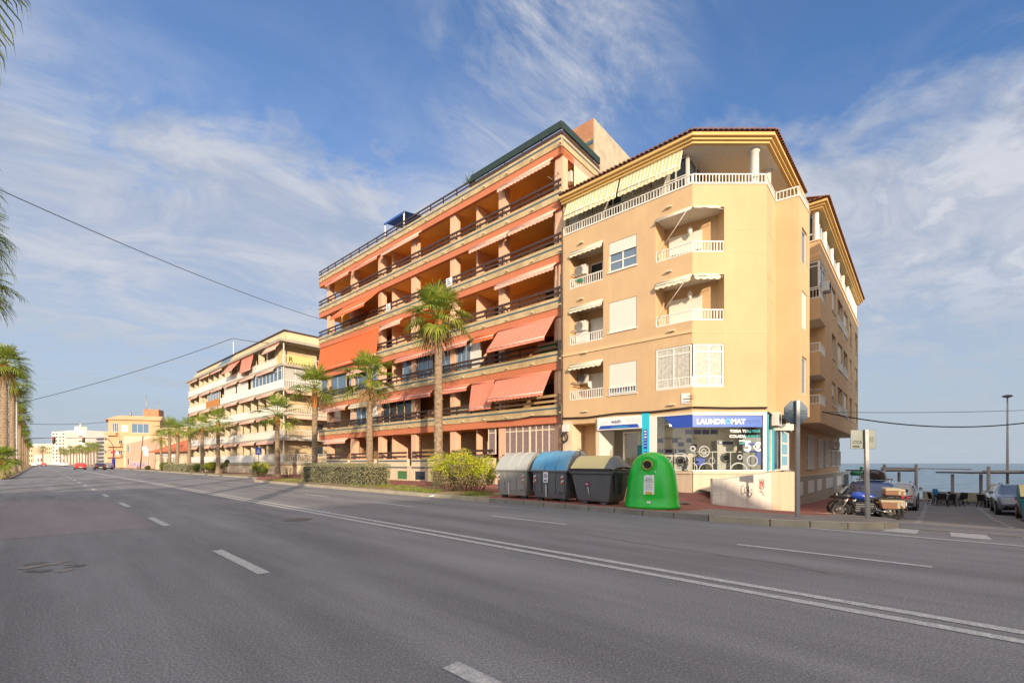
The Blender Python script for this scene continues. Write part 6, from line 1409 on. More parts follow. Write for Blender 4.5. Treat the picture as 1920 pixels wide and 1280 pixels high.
    if notice:
        g = MB(); g.fb(F_, W_ * .35, W_ * .35 + .20, .012, .018, zb + .62, zb + .97, signw); n_ = g.build('notice', root); g = MB(); cx, cz = W_ * .35 + .1, zb + .84
        g.tube([F_.pt(cx + .06 * math.cos(a * .4488), .02, cz + .06 * math.sin(a * .4488)) for a in range(15)], .011, mat('purple_mark', (.16, .05, .30), .5), 4); g.tube([F_.pt(cx - .04, .02, cz + .04), F_.pt(cx + .04, .02, cz - .04)], .011, MATS['purple_mark'], 4); g.fb(F_, cx - .06, cx + .06, .018, .021, zb + .66, zb + .71, txtn); g.build('notice_text', n_)
    text(root, F_, W_ - .33, zb + .28, '%s' % ('238' if bodym is plast_g else '244'), .09, txtk, .004)
    return root
container(10.42, 11.92, 11.72, 1.25, 'light grey side-loading waste container beside the large yellow-green bush', lid_g, plast_g, h=1.66)
container(8.62, 10.08, 11.62, 1.25, 'dark grey waste container with a rounded bright blue lid', lid_b, plast_d, h=1.68, notice=True)
def skip(u0, u1, v0, dep, label, lidm, bodym, zb=None, h=1.5, rib=True, sticker=True, grp='street waste containers'):
    zb = T(u0, v0) + .14 if zb is None else zb; c = P((u0 + u1) / 2, v0, zb); root = thing('waste_container', label, 'container', c, RZU, grp)
    W_ = u1 - u0; X_ = lambda x, y, z: P(u0 + x, v0 + y, zb + z); F_ = Face(P(u1, v0)[:2], P(u0, v0)[:2])
    b = MB(); rings = []
    for z, ix, iy in ((.08, .20, .16), (.14, .17, .14), (.92, .02, .03), (.94, -.02, -.02), (1.06, -.03, -.03)): rings.append([X_(ix, iy, z), X_(W_ - ix, iy, z), X_(W_ - ix, dep - iy, z), X_(ix, dep - iy, z)])
    vs = [p for r in rings for p in r]; fs = []
    for i in range(4):
        for j in range(4): fs.append((i * 4 + j, i * 4 + (j + 1) % 4, (i + 1) * 4 + (j + 1) % 4, (i + 1) * 4 + j)[::-1])
    b.mesh(vs, fs + [(0, 1, 2, 3), (19, 18, 17, 16)[::-1]], bodym)
    for x in (.3, W_ - .5): b.hexa([X_(x, .2, 0), X_(x + .2, .2, 0), X_(x + .2, dep - .2, 0), X_(x, dep - .2, 0), X_(x, .2, .09), X_(x + .2, .2, .09), X_(x + .2, dep - .2, .09), X_(x, dep - .2, .09)], bodym)
    b.build('body', root, bevel=.03)
    b = MB(); b.fb(F_, -.03, W_ + .03, -.02, .045, zb + 1.02, zb + 1.1, blackp); b.build('rim', root, bevel=.01)
    b = MB(); prof_ = [(-.02, 1.08), (.10, 1.2), (.32, 1.40), (.55, h), (.85, h), (dep + .02, 1.22), (dep + .02, 1.08)]
    xs_ = [(0.16, 1)] ; rows = [[X_(x + (i == 0) * 0, y, z) for y, z in prof_] for i, x in enumerate((.24, W_ * .5, W_ + .0))]
    b.grid(rows, lidm, smooth=True, flip=True); b.build('lid', root)
    b = MB(); 
    b.grid([[X_(-.03, y + .05, 1.08 + (z - 1.08) * .15) for y, z in prof_], [X_(.12, y, 1.08 + (z - 1.08) * .75) for y, z in prof_], [X_(.24, y, z) for y, z in prof_]], bodym, smooth=True, flip=True)
    b.poly([X_(W_ + .0, y, z) for y, z in prof_], bodym); b.build('lid_end', root)
    b = MB(); b.hexa([X_(-.12, .2, .35), X_(-.0, .2, .35), X_(-.0, .4, .35), X_(-.12, .4, .35), X_(-.14, .12, 1.0), X_(-.02, .12, 1.0), X_(-.02, .5, 1.0), X_(-.14, .5, 1.0)], blackp); b.build('lifting_pocket', root, bevel=.02)
    if sticker:
        mg = mat('magenta_sticker', (.40, .02, .16), .5); cx, cz = W_ * .42, zb + .62; g = MB(); d_ = .03
        g.poly([F_.pt(cx - .09, -.04, cz), F_.pt(cx, -.045, cz - .09), F_.pt(cx + .09, -.04, cz), F_.pt(cx, -.02, cz + .09)], mg); s_ = g.build('sticker', root); g = MB(); g.tube([F_.pt(cx - .05, -.025, cz), F_.pt(cx + .04, -.025, cz)], .012, signw, 4); g.tube([F_.pt(cx + .0, -.025, cz + .03), F_.pt(cx - .05, -.025, cz), F_.pt(cx, -.03, cz - .03)], .01, signw, 4); g.build('sticker_arrow', s_)
        g = MB(); g.tube([F_.pt(cx + .0, -.055, cz - .08), F_.pt(cx + .03, -.12, cz - .42)], .010, signw, 4); g.build('drip_mark', root)
    return root
skip(6.95, 8.42, 11.55, 1.2, 'dark grey tapered waste container with a flat-topped sand-yellow lid', lid_y, plast_d)
teal = mat('teal_plastic', (.02, .20, .26), .45, .1, 2)
skip(-3.65, -2.15, 24.0, 1.2, 'teal tapered container with a yellowish lid at the right edge of the photo', lid_y, teal, zb=T(-3, 24) + .02, sticker=False)
# bell-shaped glass container
cb = P(6.0, 12.22); zb = .14 + T(6, 12.2); gp = mat('green_gloss_plastic', (.008, .52, .035), .26, .06, 2, .04, 30, spec=.6)
bell = thing('glass_bank', 'bright green bell-shaped bottle bank standing at the kerb before the laundromat', 'bottle bank', (cb.x, cb.y, zb), 0)
b = MB(); pr = [(.70, .02), (.76, .0), (.77, .05), (.765, .10), (.74, .13), (.725, .35), (.70, .62), (.665, .88), (.62, 1.08), (.55, 1.27), (.45, 1.42), (.33, 1.52), (.18, 1.585), (0, 1.60)]
b.lathe([(r_, z + zb) for r_, z in pr], gp, 48, (cb.x, cb.y)); b.build('body', bell)
def lobe(az, nm):       # moulded hood with a round mouth
    g = MB(); d = Vector((math.sin(az), -math.cos(az), 0)); sd_ = Vector((d.y, -d.x, 0)); rows = []
    for i in range(11):
        t_ = i / 10; y = .0 + .60 * t_; row = []
        for j in range(13):
            a = math.pi * j / 12; w_ = .30 - .07 * t_; hgt = .34 - .05 * t_
            row.append(Vector((cb.x, cb.y, zb + 1.22 - .02 * t_)) + d * y + sd_ * (w_ * math.cos(a)) + Vector((0, 0, hgt * math.sin(a) ** .8 - .02)))
        rows.append(row)
    g.grid(rows, gp, True); e = rows[-1]; c_ = Vector((cb.x, cb.y, zb + 1.2)) + d * .60; low = [c_ + sd_ * (.23 * math.cos(math.pi * k_ / 8)) - Vector((0, 0, .28 * math.sin(math.pi * k_ / 8))) + d * (.06 * math.sin(math.pi * k_ / 8)) for k_ in range(9)]
    g.poly(list(e) + list(reversed(low[1:-1])), gp); g.build('hood', bell)
    c2 = c_ + Vector((0, 0, .03)) + d * .062; F0 = MB()
    F0.tube([c2 + sd_ * (.125 * math.cos(a * .3142)) + Vector((0, 0, .125 * math.sin(a * .3142))) for a in range(21)], .022, mat('yellow_rubber', (.42, .36, .05), .6), 6); m_ = F0.build('mouth_ring', bell)
    F0 = MB(); F0.poly([c2 + sd_ * (.115 * math.cos(a * .2618)) + Vector((0, 0, .115 * math.sin(a * .2618))) for a in range(24)], dark); F0.build('mouth', m_)
lobe(R(-28), 'l'); lobe(R(150), 'r')
b = MB(); 
for az0, az1, z0, z1, m_, nm in ((-.30, -.05, 1.02, 1.19, signw, 'sticker'), (-.52, -.12, .42, .95, signw, 'notice'), (-.38, -.26, .17, .24, signw, 'sticker')):
    g = MB(); rows = []
    def rad(z):
        for (r0, za), (r1, zb_) in zip(pr, pr[1:]):
            if za <= z <= zb_: return r0 + (r1 - r0) * (z - za) / (zb_ - za + 1e-6)
        return .7
    for i in range(7): z = z0 + (z1 - z0) * i / 6; rows.append([(cb.x + (rad(z) + .006) * math.sin(az0 + (az1 - az0) * j / 8 - .1), cb.y - (rad(z) + .006) * math.cos(az0 + (az1 - az0) * j / 8 - .1), zb + z) for j in range(9)])
    g.grid(rows, m_); o = g.build(nm, bell)
    if nm == 'notice':
        g = MB(); rr_ = random.Random(2)
        for k_ in range(8):
            z = z1 - .06 - k_ * .045; w0 = rr_.uniform(.03, .08); a0_, a1_ = az0 + w0, az1 - w0
            pts = [(cb.x + (rad(z) + .009) * math.sin(a - .1), cb.y - (rad(z) + .009) * math.cos(a - .1), zb + z) for a in [a0_ + (a1_ - a0_) * j / 6 for j in range(7)]]
            g.tube(pts, .009 if k_ in (1, 2) else .004, mat('notice_ink', (.08, .22, .12), .6), 4)
        g.build('notice_text', o)
        g = MB(); rows = []
        for i in range(4): z = z0 + .0 + .07 * i / 3; rows.append([(cb.x + (rad(z) + .009) * math.sin(a - .1), cb.y - (rad(z) + .009) * math.cos(a - .1), zb + z) for a in [az0 + .08 + (az1 - az0 - .16) * j / 6 + (0 if i < 3 else 0) for j in range(7)]])
        g.grid(rows, mat('notice_yellow', (.6, .45, .05), .5)); g.build('notice_emblem', o)
# ------------------------------------------------------------------ street furniture
def pole(mb, p, h, r_=.045, m_=steel, lean=0): mb.tube([(p.x, p.y, p.z), (p.x + lean, p.y, p.z + h)], r_, m_, 10)
q = at(1495.5, 10.9, T(2.5, 12.7) + .13); Fz = Face((q.x - .5, q.y + .06), (q.x + .5, q.y + .06))
t_ = thing('stop_sign', 'octagonal stop sign seen from its blue-grey back on a grey pole before the ramp wall', 'road sign', q, 0)
b = MB(); b.box(q.x - .045, q.x + .045, q.y - .03, q.y + .03, q.z, q.z + 2.86, steel); b.build('pole', t_, bevel=.008)
b = MB(); oc = [(.5 + .285 * math.cos(R(22.5 + 45 * i)) / math.cos(R(22.5)), .285 * math.sin(R(22.5 + 45 * i)) / math.cos(R(22.5))) for i in range(8)]; zc = 2.64
b.mesh([Fz.pt(s, .0, zc + z) for s, z in oc] + [Fz.pt(s, -.02, zc + z) for s, z in oc], [tuple(range(8)), tuple(reversed(range(8, 16)))] + [(i, (i + 1) % 8, 8 + (i + 1) % 8, 8 + i)[::-1] for i in range(8)], steel_b); o = b.build('sign_plate', t_)
b = MB(); b.fb(Fz, .24, .76, .002, .02, zc - .02, zc + .02, steel_b); b.fb(Fz, .30, .42, .001, .004, zc - .02, zc + .05, mat('dark_sticker', (.03, .05, .08), .5)); b.fb(Fz, .6, .74, .0012, .004, zc - .02, zc + .05, MATS['dark_sticker']); b.build('bracket', o)
q = at(1627, 11.9, T(1.3, 15.0) + .13); t_ = thing('info_sign', 'rectangular grey sign seen from behind on a leaning pole beside the motorcycles', 'road sign', q, 0); dx = -.04
b = MB(); b.hexa([(q.x - .05, q.y - .03, q.z), (q.x + .05, q.y - .03, q.z), (q.x + .05, q.y + .03, q.z), (q.x - .05, q.y + .03, q.z)] + [(q.x - .05 + dx, q.y - .03, q.z + 2.35), (q.x + .04 + dx, q.y - .03, q.z + 2.35), (q.x + .04 + dx, q.y + .03, q.z + 2.35), (q.x - .05 + dx, q.y + .03, q.z + 2.35)], steel); b.build('pole', t_)
Fz = Face((q.x - .44, q.y + .05), (q.x + .5, q.y + .0)); b = MB(); z1 = 1.4 + 62.5 * 11.9 / 840; z0 = 1.4 + 27 * 11.9 / 840
b.fb(Fz, .02, .68, -.015, .0, z0, z1, mat('sign_back_metal', (.16, .18, .17), .4, .15, 3, metal=.5)); o = b.build('sign_plate', t_, bevel=.01)
text(o, Fz, .07, z0 + .14, 'CTCA', .11, txtk, .003, bold=.003, sx=.8); text(o, Fz, .07, z0 + .03, 'WIDE', .09, txtk, .003, bold=.003, sx=.8)
b = MB(); b.fb(Fz, .5, .62, .001, .003, z0 + .18, z0 + .32, mat('faded_sticker', (.12, .15, .15), .5)); b.build('sticker', o)
# tall lamp posts
def lamp(px, D, py_top, zb_, label, r_=.09, head='flat'):
    p = at(px, D, zb_); zt = HC + (HOR - py_top) * D / FPX; t_ = thing('street_lamp', label, 'street lamp', p, 0)
    b = MB(); b.tube([(p.x, p.y, zb_), (p.x, p.y, zb_ + 1.5), (p.x, p.y, zt)], [r_ * 1.4, r_ * 1.2, r_ * .6], mat('lamp_post_grey', (.45, .46, .47), .5, .1, 4), 10); b.build('pole', t_)
    b = MB(); b.lathe([(.0, zt - .05), (.1, zt - .05), (.28, zt + .02), (.30, zt + .07), (.2, zt + .14), (0, zt + .18)], mat('lamp_head_dark', (.10, .12, .17), .4), 16, (p.x, p.y)); b.build('lamp_head', t_)
lamp(1889, 33.0, 744, -1.5, 'tall slender street lamp with a disc head beside the sea pergola', .075)
lamp(15, 46, 700, .1, 'grey lamp pole standing right beside the thickest palm of the left row', .12)
lamp(31, 62, 752, .1, 'thin grey lamp pole behind the second palm of the left row', .11)
# pedestrian sign, small poles
def blue_sign(px, D, z0, z1, label):
    p = at(px, D, .14); t_ = thing('crossing_sign', label, 'road sign', p, 0); b = MB(); b.tube([(p.x, p.y, .1), (p.x, p.y, z1)], .035, steel, 8); b.build('pole', t_); F_ = Face((p.x - .32, p.y - .04), (p.x + .32, p.y - .04)); b = MB(); b.fb(F_, 0, .64, -.01, .01, z0, z1, bluesign); o = b.build('sign_plate', t_); b = MB(); b.poly([F_.pt(.12, .014, z0 + .15), F_.pt(.52, .014, z0 + .15), F_.pt(.32, .014, z1 - .12)], signw); b.tube([F_.pt(.24, .02, z0 + .2), F_.pt(.33, .02, z0 + .45), F_.pt(.40, .02, z0 + .2)], .025, txtk, 4); b.build('pictogram', o)
blue_sign(485, 46, 2.3, 3.0, 'small blue pedestrian crossing sign with a white triangle before the white-balconied building')
# traffic light gantries
navy = mat('navy_pole', (.02, .03, .22), .4); dkred = mat('arm_dark', (.10, .07, .09), .5)
def gantry(px, D, sgn, ht, reach, label, sig):
    p = at(px, D, .1); t_ = thing('traffic_light', label, 'traffic light', p, 0); arc = [(p.x, p.y, .1), (p.x, p.y, ht - 3)]; 
    for a in range(1, 7): an = math.pi / 2 * a / 6; arc.append((p.x + sgn * 2.6 * (1 - math.cos(an)), p.y, ht - 3 + 3 * math.sin(an)))
    arc.append((p.x + sgn * reach, p.y - .5, ht + .15)); b = MB(); b.tube(arc[:2], .16, navy, 8); b.build('pole', t_); b = MB(); b.tube(arc[1:], .09, dkred, 6); b.build('arm', t_)
    for s in sig:
        xx = p.x + sgn * s; b = MB(); b.box(xx - .25, xx + .25, p.y - .35, p.y - .05, ht - 1.1, ht + .35, mat('signal_black', (.02, .02, .02), .5)); o = b.build('signal_head', t_); b = MB()
        b.box(xx - .1, xx + .1, p.y - .38, p.y - .35, ht - .1, ht + .1, mat('signal_red', (.6, .02, .02), .4, emit=(1, .05, .03, 1.5))); b.box(xx - .1, xx + .1, p.y - .38, p.y - .35, ht - .55, ht - .35, mat('lens_amber', (.2, .12, .02), .3)); b.box(xx - .1, xx + .1, p.y - .38, p.y - .35, ht - 1, ht - .8, mat('lens_green', (.02, .12, .06), .3)); b.build('signal_lens', o)
    return t_, p
g1, p_ = gantry(213, 118, -1, 7.9, 12, 'curved traffic-light mast with a blue base on the right side of the junction', [7.7])
b = MB(); b.poly([(p_.x + .3, p_.y - .3, 3.5), (p_.x + 2.0, p_.y - .3, 3.5), (p_.x + 1.15, p_.y - .3, 4.9)], signw); o = b.build('warning_triangle', g1); b = MB(); b.tube([(p_.x + .35, p_.y - .34, 3.54), (p_.x + 1.95, p_.y - .34, 3.54), (p_.x + 1.15, p_.y - .34, 4.85), (p_.x + .35, p_.y - .34, 3.54)], .07, red, 4); b.build('triangle_rim', o)
b = MB(); b.box(p_.x - .5, p_.x + .6, p_.y - .35, p_.y - .2, 4.0, 4.5, red); b.build('sign_plate', g1); b = MB(); b.box(p_.x - .3, p_.x + .3, p_.y - .2, p_.y + .2, .1, 2.6, navy); b.build('control_box', g1)
gantry(33, 100, 1, 6.9, 8.6, 'curved traffic-light mast with a blue base beside the left palms', [8.3])
p = at(263, 100, .1); t_ = thing('utility_pole', 'dark street pole with small signs before the pink building', 'pole', p, 0); b = MB(); b.tube([p, (p.x + .6, p.y, 7.4)], .13, mat('pole_brown', (.20, .13, .10), .7), 7); b.build('pole', t_); b = MB(); b.box(p.x + .5, p.x + 1.5, p.y - .1, p.y, 4.3, 5.1, signw); b.build('sign_plate', t_)
p = at(279, 98, .1); t_ = thing('street_sign', 'white lattice sign board on a thin pole before the pink building', 'sign', p, 0); b = MB(); b.tube([p, (p.x, p.y, 4.6)], .06, steel, 6); b.build('pole', t_); b = MB(); b.box(p.x - 1.1, p.x, p.y - .1, p.y, 3.0, 4.6, mat('faded_white', (.6, .6, .58), .6)); o = b.build('sign_plate', t_)
# ------------------------------------------------------------------ seafront: pergolas, low wall, tables and chairs
perg = mat('pergola_grey', (.58, .58, .56), .6, .15, 3); pergd = mat('pergola_roof', (.18, .16, .15), .8)
def pergola(px0, px1, D, ytop, posts, label):
    a, c = at(px0, D), at(px1, D); zt = HC + (HOR - ytop) * D / FPX; t_ = thing('pergola', label, 'pergola', (a.x, a.y, -1.5), 0, 'seafront pergolas')
    b = MB(); b.box(a.x, c.x, D - .1, D + 2.6, zt - .1, zt, pergd); b.build('roof_panel', t_); b = MB(); b.box(a.x + .6, c.x + .15, D - .28, D - .102, zt + .0, zt + .14, perg); b.build('beam', t_)
    for px, dd, top in posts: q_ = at(px, D); b = MB(); b.box(q_.x - .065, q_.x + .065, D + dd, D + dd + .13, -1.5, zt + top, perg); b.build('post', t_)
pergola(1634, 1716, 33.5, 881, [(1650, -.47, .45), (1661, 2.0, -.17), (1708.5, -.47, .45), (1713, 1.2, -.17)], 'grey slatted pergola by the sea behind the roof-boxed car')
pergola(1822, 1985, 30.5, 885, [(1831, 1.6, -.17), (1841.5, -.47, .4), (1913, -.47, .4), (1893, 1.8, -.17), (1975, -.47, .4)], 'grey slatted pergola by the sea at the right edge, beside the lamp')
b = MB(); a, c = at(1730, 37.5), at(1852, 35); F_ = Face((a.x, a.y), (c.x, c.y)); b.fb(F_, 0, F_.len, -.4, 0, -1.6, -.95, concrete); tag(b.build('low_wall'), 'low pale stone wall at the water edge behind the cafe tables', 'wall')
a, c = at(1652, 37), at(1822, 33); b = MB(); b.tube([(a.x, a.y, 1.15 - .1), (c.x, c.y, .95)], .05, perg, 6); tag(b.build('cross_cable'), 'thin horizontal rail linking the two seafront pergolas', 'rail')
blk = mat('chair_black', (.02, .02, .02), .5); blu = mat('chair_blue', (.02, .22, .50), .5)
def make_chair(m_, label, grp):
    t_ = thing('chair', label, 'chair', (0, 0, 0), 0, grp); b = MB(); b.box(-.25, .25, -.25, .25, .42, .46, m_); b.build('seat', t_, bevel=.01)
    b = MB(); b.hexa([(-.25, .22, .46), (.25, .22, .46), (.25, .26, .46), (-.25, .26, .46), (-.22, .32, .86), (.22, .32, .86), (.22, .36, .86), (-.22, .36, .86)], m_); b.build('backrest', t_, bevel=.015)
    for sx, sy in ((-1, -1), (1, -1), (1, 1), (-1, 1)): b = MB(); b.tube([(sx * .22, sy * .22, .43), (sx * .27, sy * .29, 0)], .022, m_, 6); b.build('leg', t_)
    for sx in (-1, 1): b = MB(); b.tube([(sx * .25, -.22, .44), (sx * .26, -.2, .64), (sx * .25, .26, .66)], .018, m_, 6); b.build('armrest', t_)
    return t_
def gz(px, D): q_ = at(px, D); u, v = UV(q_.x, q_.y); return T(u, v)
cg = 'chairs on the seafront terrace'
ch = make_chair(blk, 'black chair at the left side of the terrace table, turned right', cg); q_ = at(1753, 31); ch.location = (q_.x, q_.y, gz(1753, 31)); ch.rotation_euler = (0, 0, R(70))
def cplace(src, px, D, rz, lb): q_ = at(px, D); return dup(src, lb, (q_.x, q_.y, gz(px, D)), R(rz), cg)
cplace(ch, 1763, 30.3, 150, 'black chair just right of the leftmost one, in front of the blue chair'); cplace(ch, 1777, 30.0, 185, 'black chair in the middle of the terrace group, its back to the road'); cplace(ch, 1794, 30.2, 200, 'black chair right of the terrace table, back to the road'); cplace(ch, 1801, 31.2, -80, 'black chair at the right end of the terrace group'); cplace(ch, 1791, 32, 0, 'black chair behind the right part of the terrace table')
bc = make_chair(blu, 'blue plastic chair standing behind the left end of the terrace table', cg); q_ = at(1763, 32.2); bc.location = (q_.x, q_.y, gz(1763, 32.2)); bc.rotation_euler = (0, 0, R(10))
bc2 = dup(bc, 'blue plastic chair stacked on the blue chair behind the terrace table', (q_.x, q_.y + .02, gz(1763, 32.2) + .18), R(10), cg)
cplace(ch, 1847, 29.0, 95, 'black chair under the right pergola, nearest the pergola post'); cplace(ch, 1855, 29.6, 180, 'black chair under the right pergola, beside the white car'); cplace(ch, 1861, 31, -30, 'black chair under the right pergola, farthest from the road')
for px, D, lb in ((1780, 31.2, 'square black-legged cafe table amid the central terrace chairs'), (1856, 30.3, 'small cafe table under the right pergola')):
    q_ = at(px, D); z0 = gz(px, D); t_ = thing('table', lb, 'table', (q_.x, q_.y, z0), 0); b = MB(); b.box(q_.x - .55, q_.x + .55, q_.y - .4, q_.y + .4, z0 + .71, z0 + .74, mat('table_top', (.10, .15, .22), .4)); b.build('table_top', t_)
    for sx in (-.5, .5):
        for sy in (-.35, .35): b = MB(); b.tube([(q_.x + sx, q_.y + sy, z0 + .71), (q_.x + sx, q_.y + sy, z0)], .02, steel, 6); b.build('leg', t_)
# green animal figure on poles
q_ = at(1606, 40, -1.5); t_ = thing('play_figure', 'green long-necked animal figure on thin poles by the sea, left of the sign pole', 'play figure', q_, 0); gg = mat('figure_green', (.02, .22, .08), .5)
zc = HC + (HOR - 887) * 40 / 840; b = MB(); b.tube([(q_.x - .45, q_.y, zc), (q_.x + .3, q_.y, zc)], [.2, .22], gg, 8); b.tube([(q_.x + .3, q_.y, zc), (q_.x + .38, q_.y, zc + .3), (q_.x + .4, q_.y, zc + .5)], [.12, .09, .07], gg, 8); b.tube([(q_.x + .35, q_.y, zc + .5), (q_.x + .6, q_.y, zc + .46)], [.11, .07], gg, 8); b.tube([(q_.x - .45, q_.y, zc), (q_.x - .62, q_.y, zc - .02)], [.06, .03], gg, 6); b.build('figure', t_)
for dx in (-.45, .25): b = MB(); b.tube([(q_.x + dx, q_.y, -3.2), (q_.x + dx, q_.y, zc - .1)], .03, steel, 6); b.build('pole', t_)
# ------------------------------------------------------------------ vehicles
tyre = mat('tyre', (.02, .02, .02), .85); rim = mat('rim_metal', (.35, .35, .36), .35, metal=.8); carg = mat('car_glass', (.015, .02, .025), .03, spec=1.0)
def make_car(label, paint, kind='hatch', L_=4.2, W_=1.78, H_=1.5, group=None, roofbox=False, name='parked_car'):
    t_ = thing(name, label, 'car', (0, 0, 0), 0, group)
    if kind == 'suv': st = [(0, .55, .62, .62, .80), (.12, .40, .86, .86, .90), (.55, .24, 1.0, 1.0, .97), (1.15, .22, 1.06, 1.06, 1), (1.35, .22, 1.08, 1.12, 1), (2.0, .22, 1.1, H_ - .03, 1), (2.6, .22, 1.1, H_, 1), (3.6, .22, 1.1, H_ - .02, 1), (L_ - .3, .25, 1.1, H_ - .16, .97), (L_ - .08, .38, 1.02, 1.06, .93), (L_, .5, .80, .80, .85)]
    else: st = [(0, .50, .55, .55, .78), (.10, .34, .72, .72, .88), (.5, .20, .84, .84, .96), (1.1, .18, .92, .92, 1), (1.28, .18, .94, .98, 1), (2.0, .18, .95, H_ - .05, 1), (2.5, .18, .95, H_, 1), (3.3, .18, .97, H_ - .04, 1), (L_ - .32, .2, .98, H_ - .28, .97), (L_ - .08, .32, .92, .98, .92), (L_, .45, .72, .72, .84)]
    hw = W_ / 2; rows = []; 
    def sec(x, zl, zb_, zr, wf):
        w_ = hw * wf; rf = .76 if zr > zb_ + .15 else .9
        half = [(w_ * .80, zl), (w_ * .97, zl + .06), (w_, zl + (zb_ - zl) * .55), (w_ * .96, zb_ - .02), (w_ * .93, zb_)] + ([(w_ * rf * 1.04, zr - .07), (w_ * rf * .93, zr)] if zr > zb_ + .15 else [(w_ * .88, zb_ + .015), (w_ * .80, max(zr, zb_ + .03))]) + [(0, max(zr, zb_ + .03) + .03)]
        return [(x - L_ / 2, y, z) for y, z in half] + [(x - L_ / 2, -y, z) for y, z in reversed(half[:-1])]
    rows = [sec(*s) for s in st]; b = MB(); b.grid(rows, paint, True, flip=True); b.poly(rows[0], paint); b.poly(list(reversed(rows[-1])), paint)
    b.poly([r[0] for r in rows] + [r[-1] for r in reversed(rows)], blk); b.build('body', t_)
    # glazing, a few millimetres proud of the shell
    def off(p, n_, e=.006): return Vector(p) + n_ * e
    def gq(a, b_, c, d, nm):
        a, b_, c, d = map(Vector, (a, b_, c, d)); n_ = (b_ - a).cross(d - a).normalized(); cen = (a + b_ + c + d) / 4
        if n_.dot(cen - Vector((0, 0, .7))) < 0: n_ = -n_
        k_ = .10; pts = [p + (cen - p) * k_ for p in (a, b_, c, d)]; g = MB(); g.poly([off(p, n_, .012) for p in pts], carg); g.build(nm, t_)
    iW = 5; iB = len(st) - 3
    gq(rows[4][4], rows[5][5], rows[5][-6], rows[4][-5], 'windscreen')
    gq(rows[iB][5], rows[iB + 1][4], rows[iB + 1][-5], rows[iB][-6], 'rear_window')
    for a, c in ((5, 6), (6, 7), (7, 8)):
        gq(rows[a][4], rows[a][5], rows[c][5], rows[c][4], 'side_window'); gq(rows[a][-5], rows[a][-6], rows[c][-6], rows[c][-5], 'side_window')
    for x in (.78, L_ - .80):
        for sy in (-1, 1):
            g = MB(); r_ = .33 if kind != 'suv' else .36; xx = x - L_ / 2; y0 = sy * (hw - .2); y1 = sy * (hw + .012)
            g.tube([(xx, y0, r_), (xx, y1, r_)], r_, tyre, 18, smooth=False); w_ = g.build('wheel', t_); g = MB(); g.tube([(xx, sy * (hw - .02), r_), (xx, sy * (hw + .022), r_)], r_ * .64, rim, 14, smooth=False); g.build('rim', w_)
            g = MB(); pts = [(xx + (r_ + .06) * math.cos(a * math.pi / 10), sy * (hw + .004), r_ + (r_ + .06) * math.sin(a * math.pi / 10)) for a in range(11)]; g.poly(pts, blk); g.build('wheel_arch', t_)
    for sy in (-1, 1):
        f = st[2]; g = MB(); zc = f[2] - .16; x0 = .06 - L_ / 2; g.hexa([(x0, sy * hw * .50, zc - .06), (x0 + .25, sy * hw * .86, zc - .06), (x0 + .4, sy * hw * .80, zc - .06), (x0 + .12, sy * hw * .45, zc - .06), (x0 + .02, sy * hw * .50, zc + .07), (x0 + .27, sy * hw * .88, zc + .09), (x0 + .42, sy * hw * .80, zc + .09), (x0 + .14, sy * hw * .45, zc + .07)], mat('headlamp', (.6, .62, .65), .1)); g.build('headlight', t_)
        g = MB(); x1 = L_ / 2; g.hexa([(x1 - .22, sy * hw * .94, .72), (x1 + .005, sy * hw * .78, .72), (x1 + .005, sy * hw * .52, .74), (x1 - .1, sy * hw * .5, .74), (x1 - .25, sy * hw * .93, .96), (x1 - .02, sy * hw * .80, .94), (x1 - .01, sy * hw * .52, .9), (x1 - .12, sy * hw * .5, .9)], mat('tail_lamp', (.45, .01, .01), .2)); g.build('tail_light', t_)
        g = MB(); g.box(1.5 - L_ / 2, 1.62 - L_ / 2, min(sy * (hw + .02), sy * (hw + .2)), max(sy * (hw + .02), sy * (hw + .2)), st[5][2] + .0, st[5][2] + .14, paint); g.build('mirror', t_)
    g = MB(); g.box(L_ / 2 - .01, L_ / 2 + .02, -.26, .26, .56 if kind == 'suv' else .5, .67 if kind == 'suv' else .61, signw); g.build('number_plate', t_); g = MB(); g.box(-L_ / 2 - .03, -L_ / 2 + .0, -.26, .26, .34, .45, signw); g.build('number_plate', t_)
    g = MB(); g.box(-L_ / 2 - .012, -L_ / 2 + .05, -.5, .5, .46, .56, blk); g.box(L_ / 2 - .06, L_ / 2 + .012, -.75, .75, .34, .46, blk); g.build('bumper_trim', t_)
    if kind == 'suv':
        for sy in (-1, 1): g = MB(); g.tube([(-.4, sy * .58, H_ + .0), (-.35, sy * .58, H_ + .07), (1.2, sy * .58, H_ + .06), (1.3, sy * .58, H_ - .02)], .02, steel, 6); g.build('roof_rail', t_)
    return t_
paint = lambda n_, c, r_=.3: mat(n_, c, r_, .03, 1, coat=.7)
def road_z(x, y): u, v = UV(x, y); return T(u, v)
def park(t, px, D, toward=True, rz=0):      # rear faces the viewpoint when toward is False
    q_ = at(px, D); t.location = (q_.x, q_.y, road_z(q_.x, q_.y)); t.rotation_euler = (0, 0, rz); return t
AV = R(90 + TH)   # heading away along the avenue
SV = math.atan2(.725, .688)     # heading down the side street
side_rz_away = SV + math.pi     # nose (-x) points away down the side street
park(make_car('dark blue estate car with a black roof box parked beyond the motorcycles', paint('dark_blue_paint', (.015, .035, .10)), 'suv', 4.5, 1.82, 1.62, 'cars parked along the side street'), 1640, 20.3, rz=side_rz_away)
cA = bpy.data.objects[-1] if False else None
q_ = at(1640, 20.3); zz_ = road_z(q_.x, q_.y); t_ = thing('roof_box', 'black glossy roof box on top of the dark blue estate car', 'roof box', (q_.x, q_.y, zz_ + 1.70), side_rz_away)
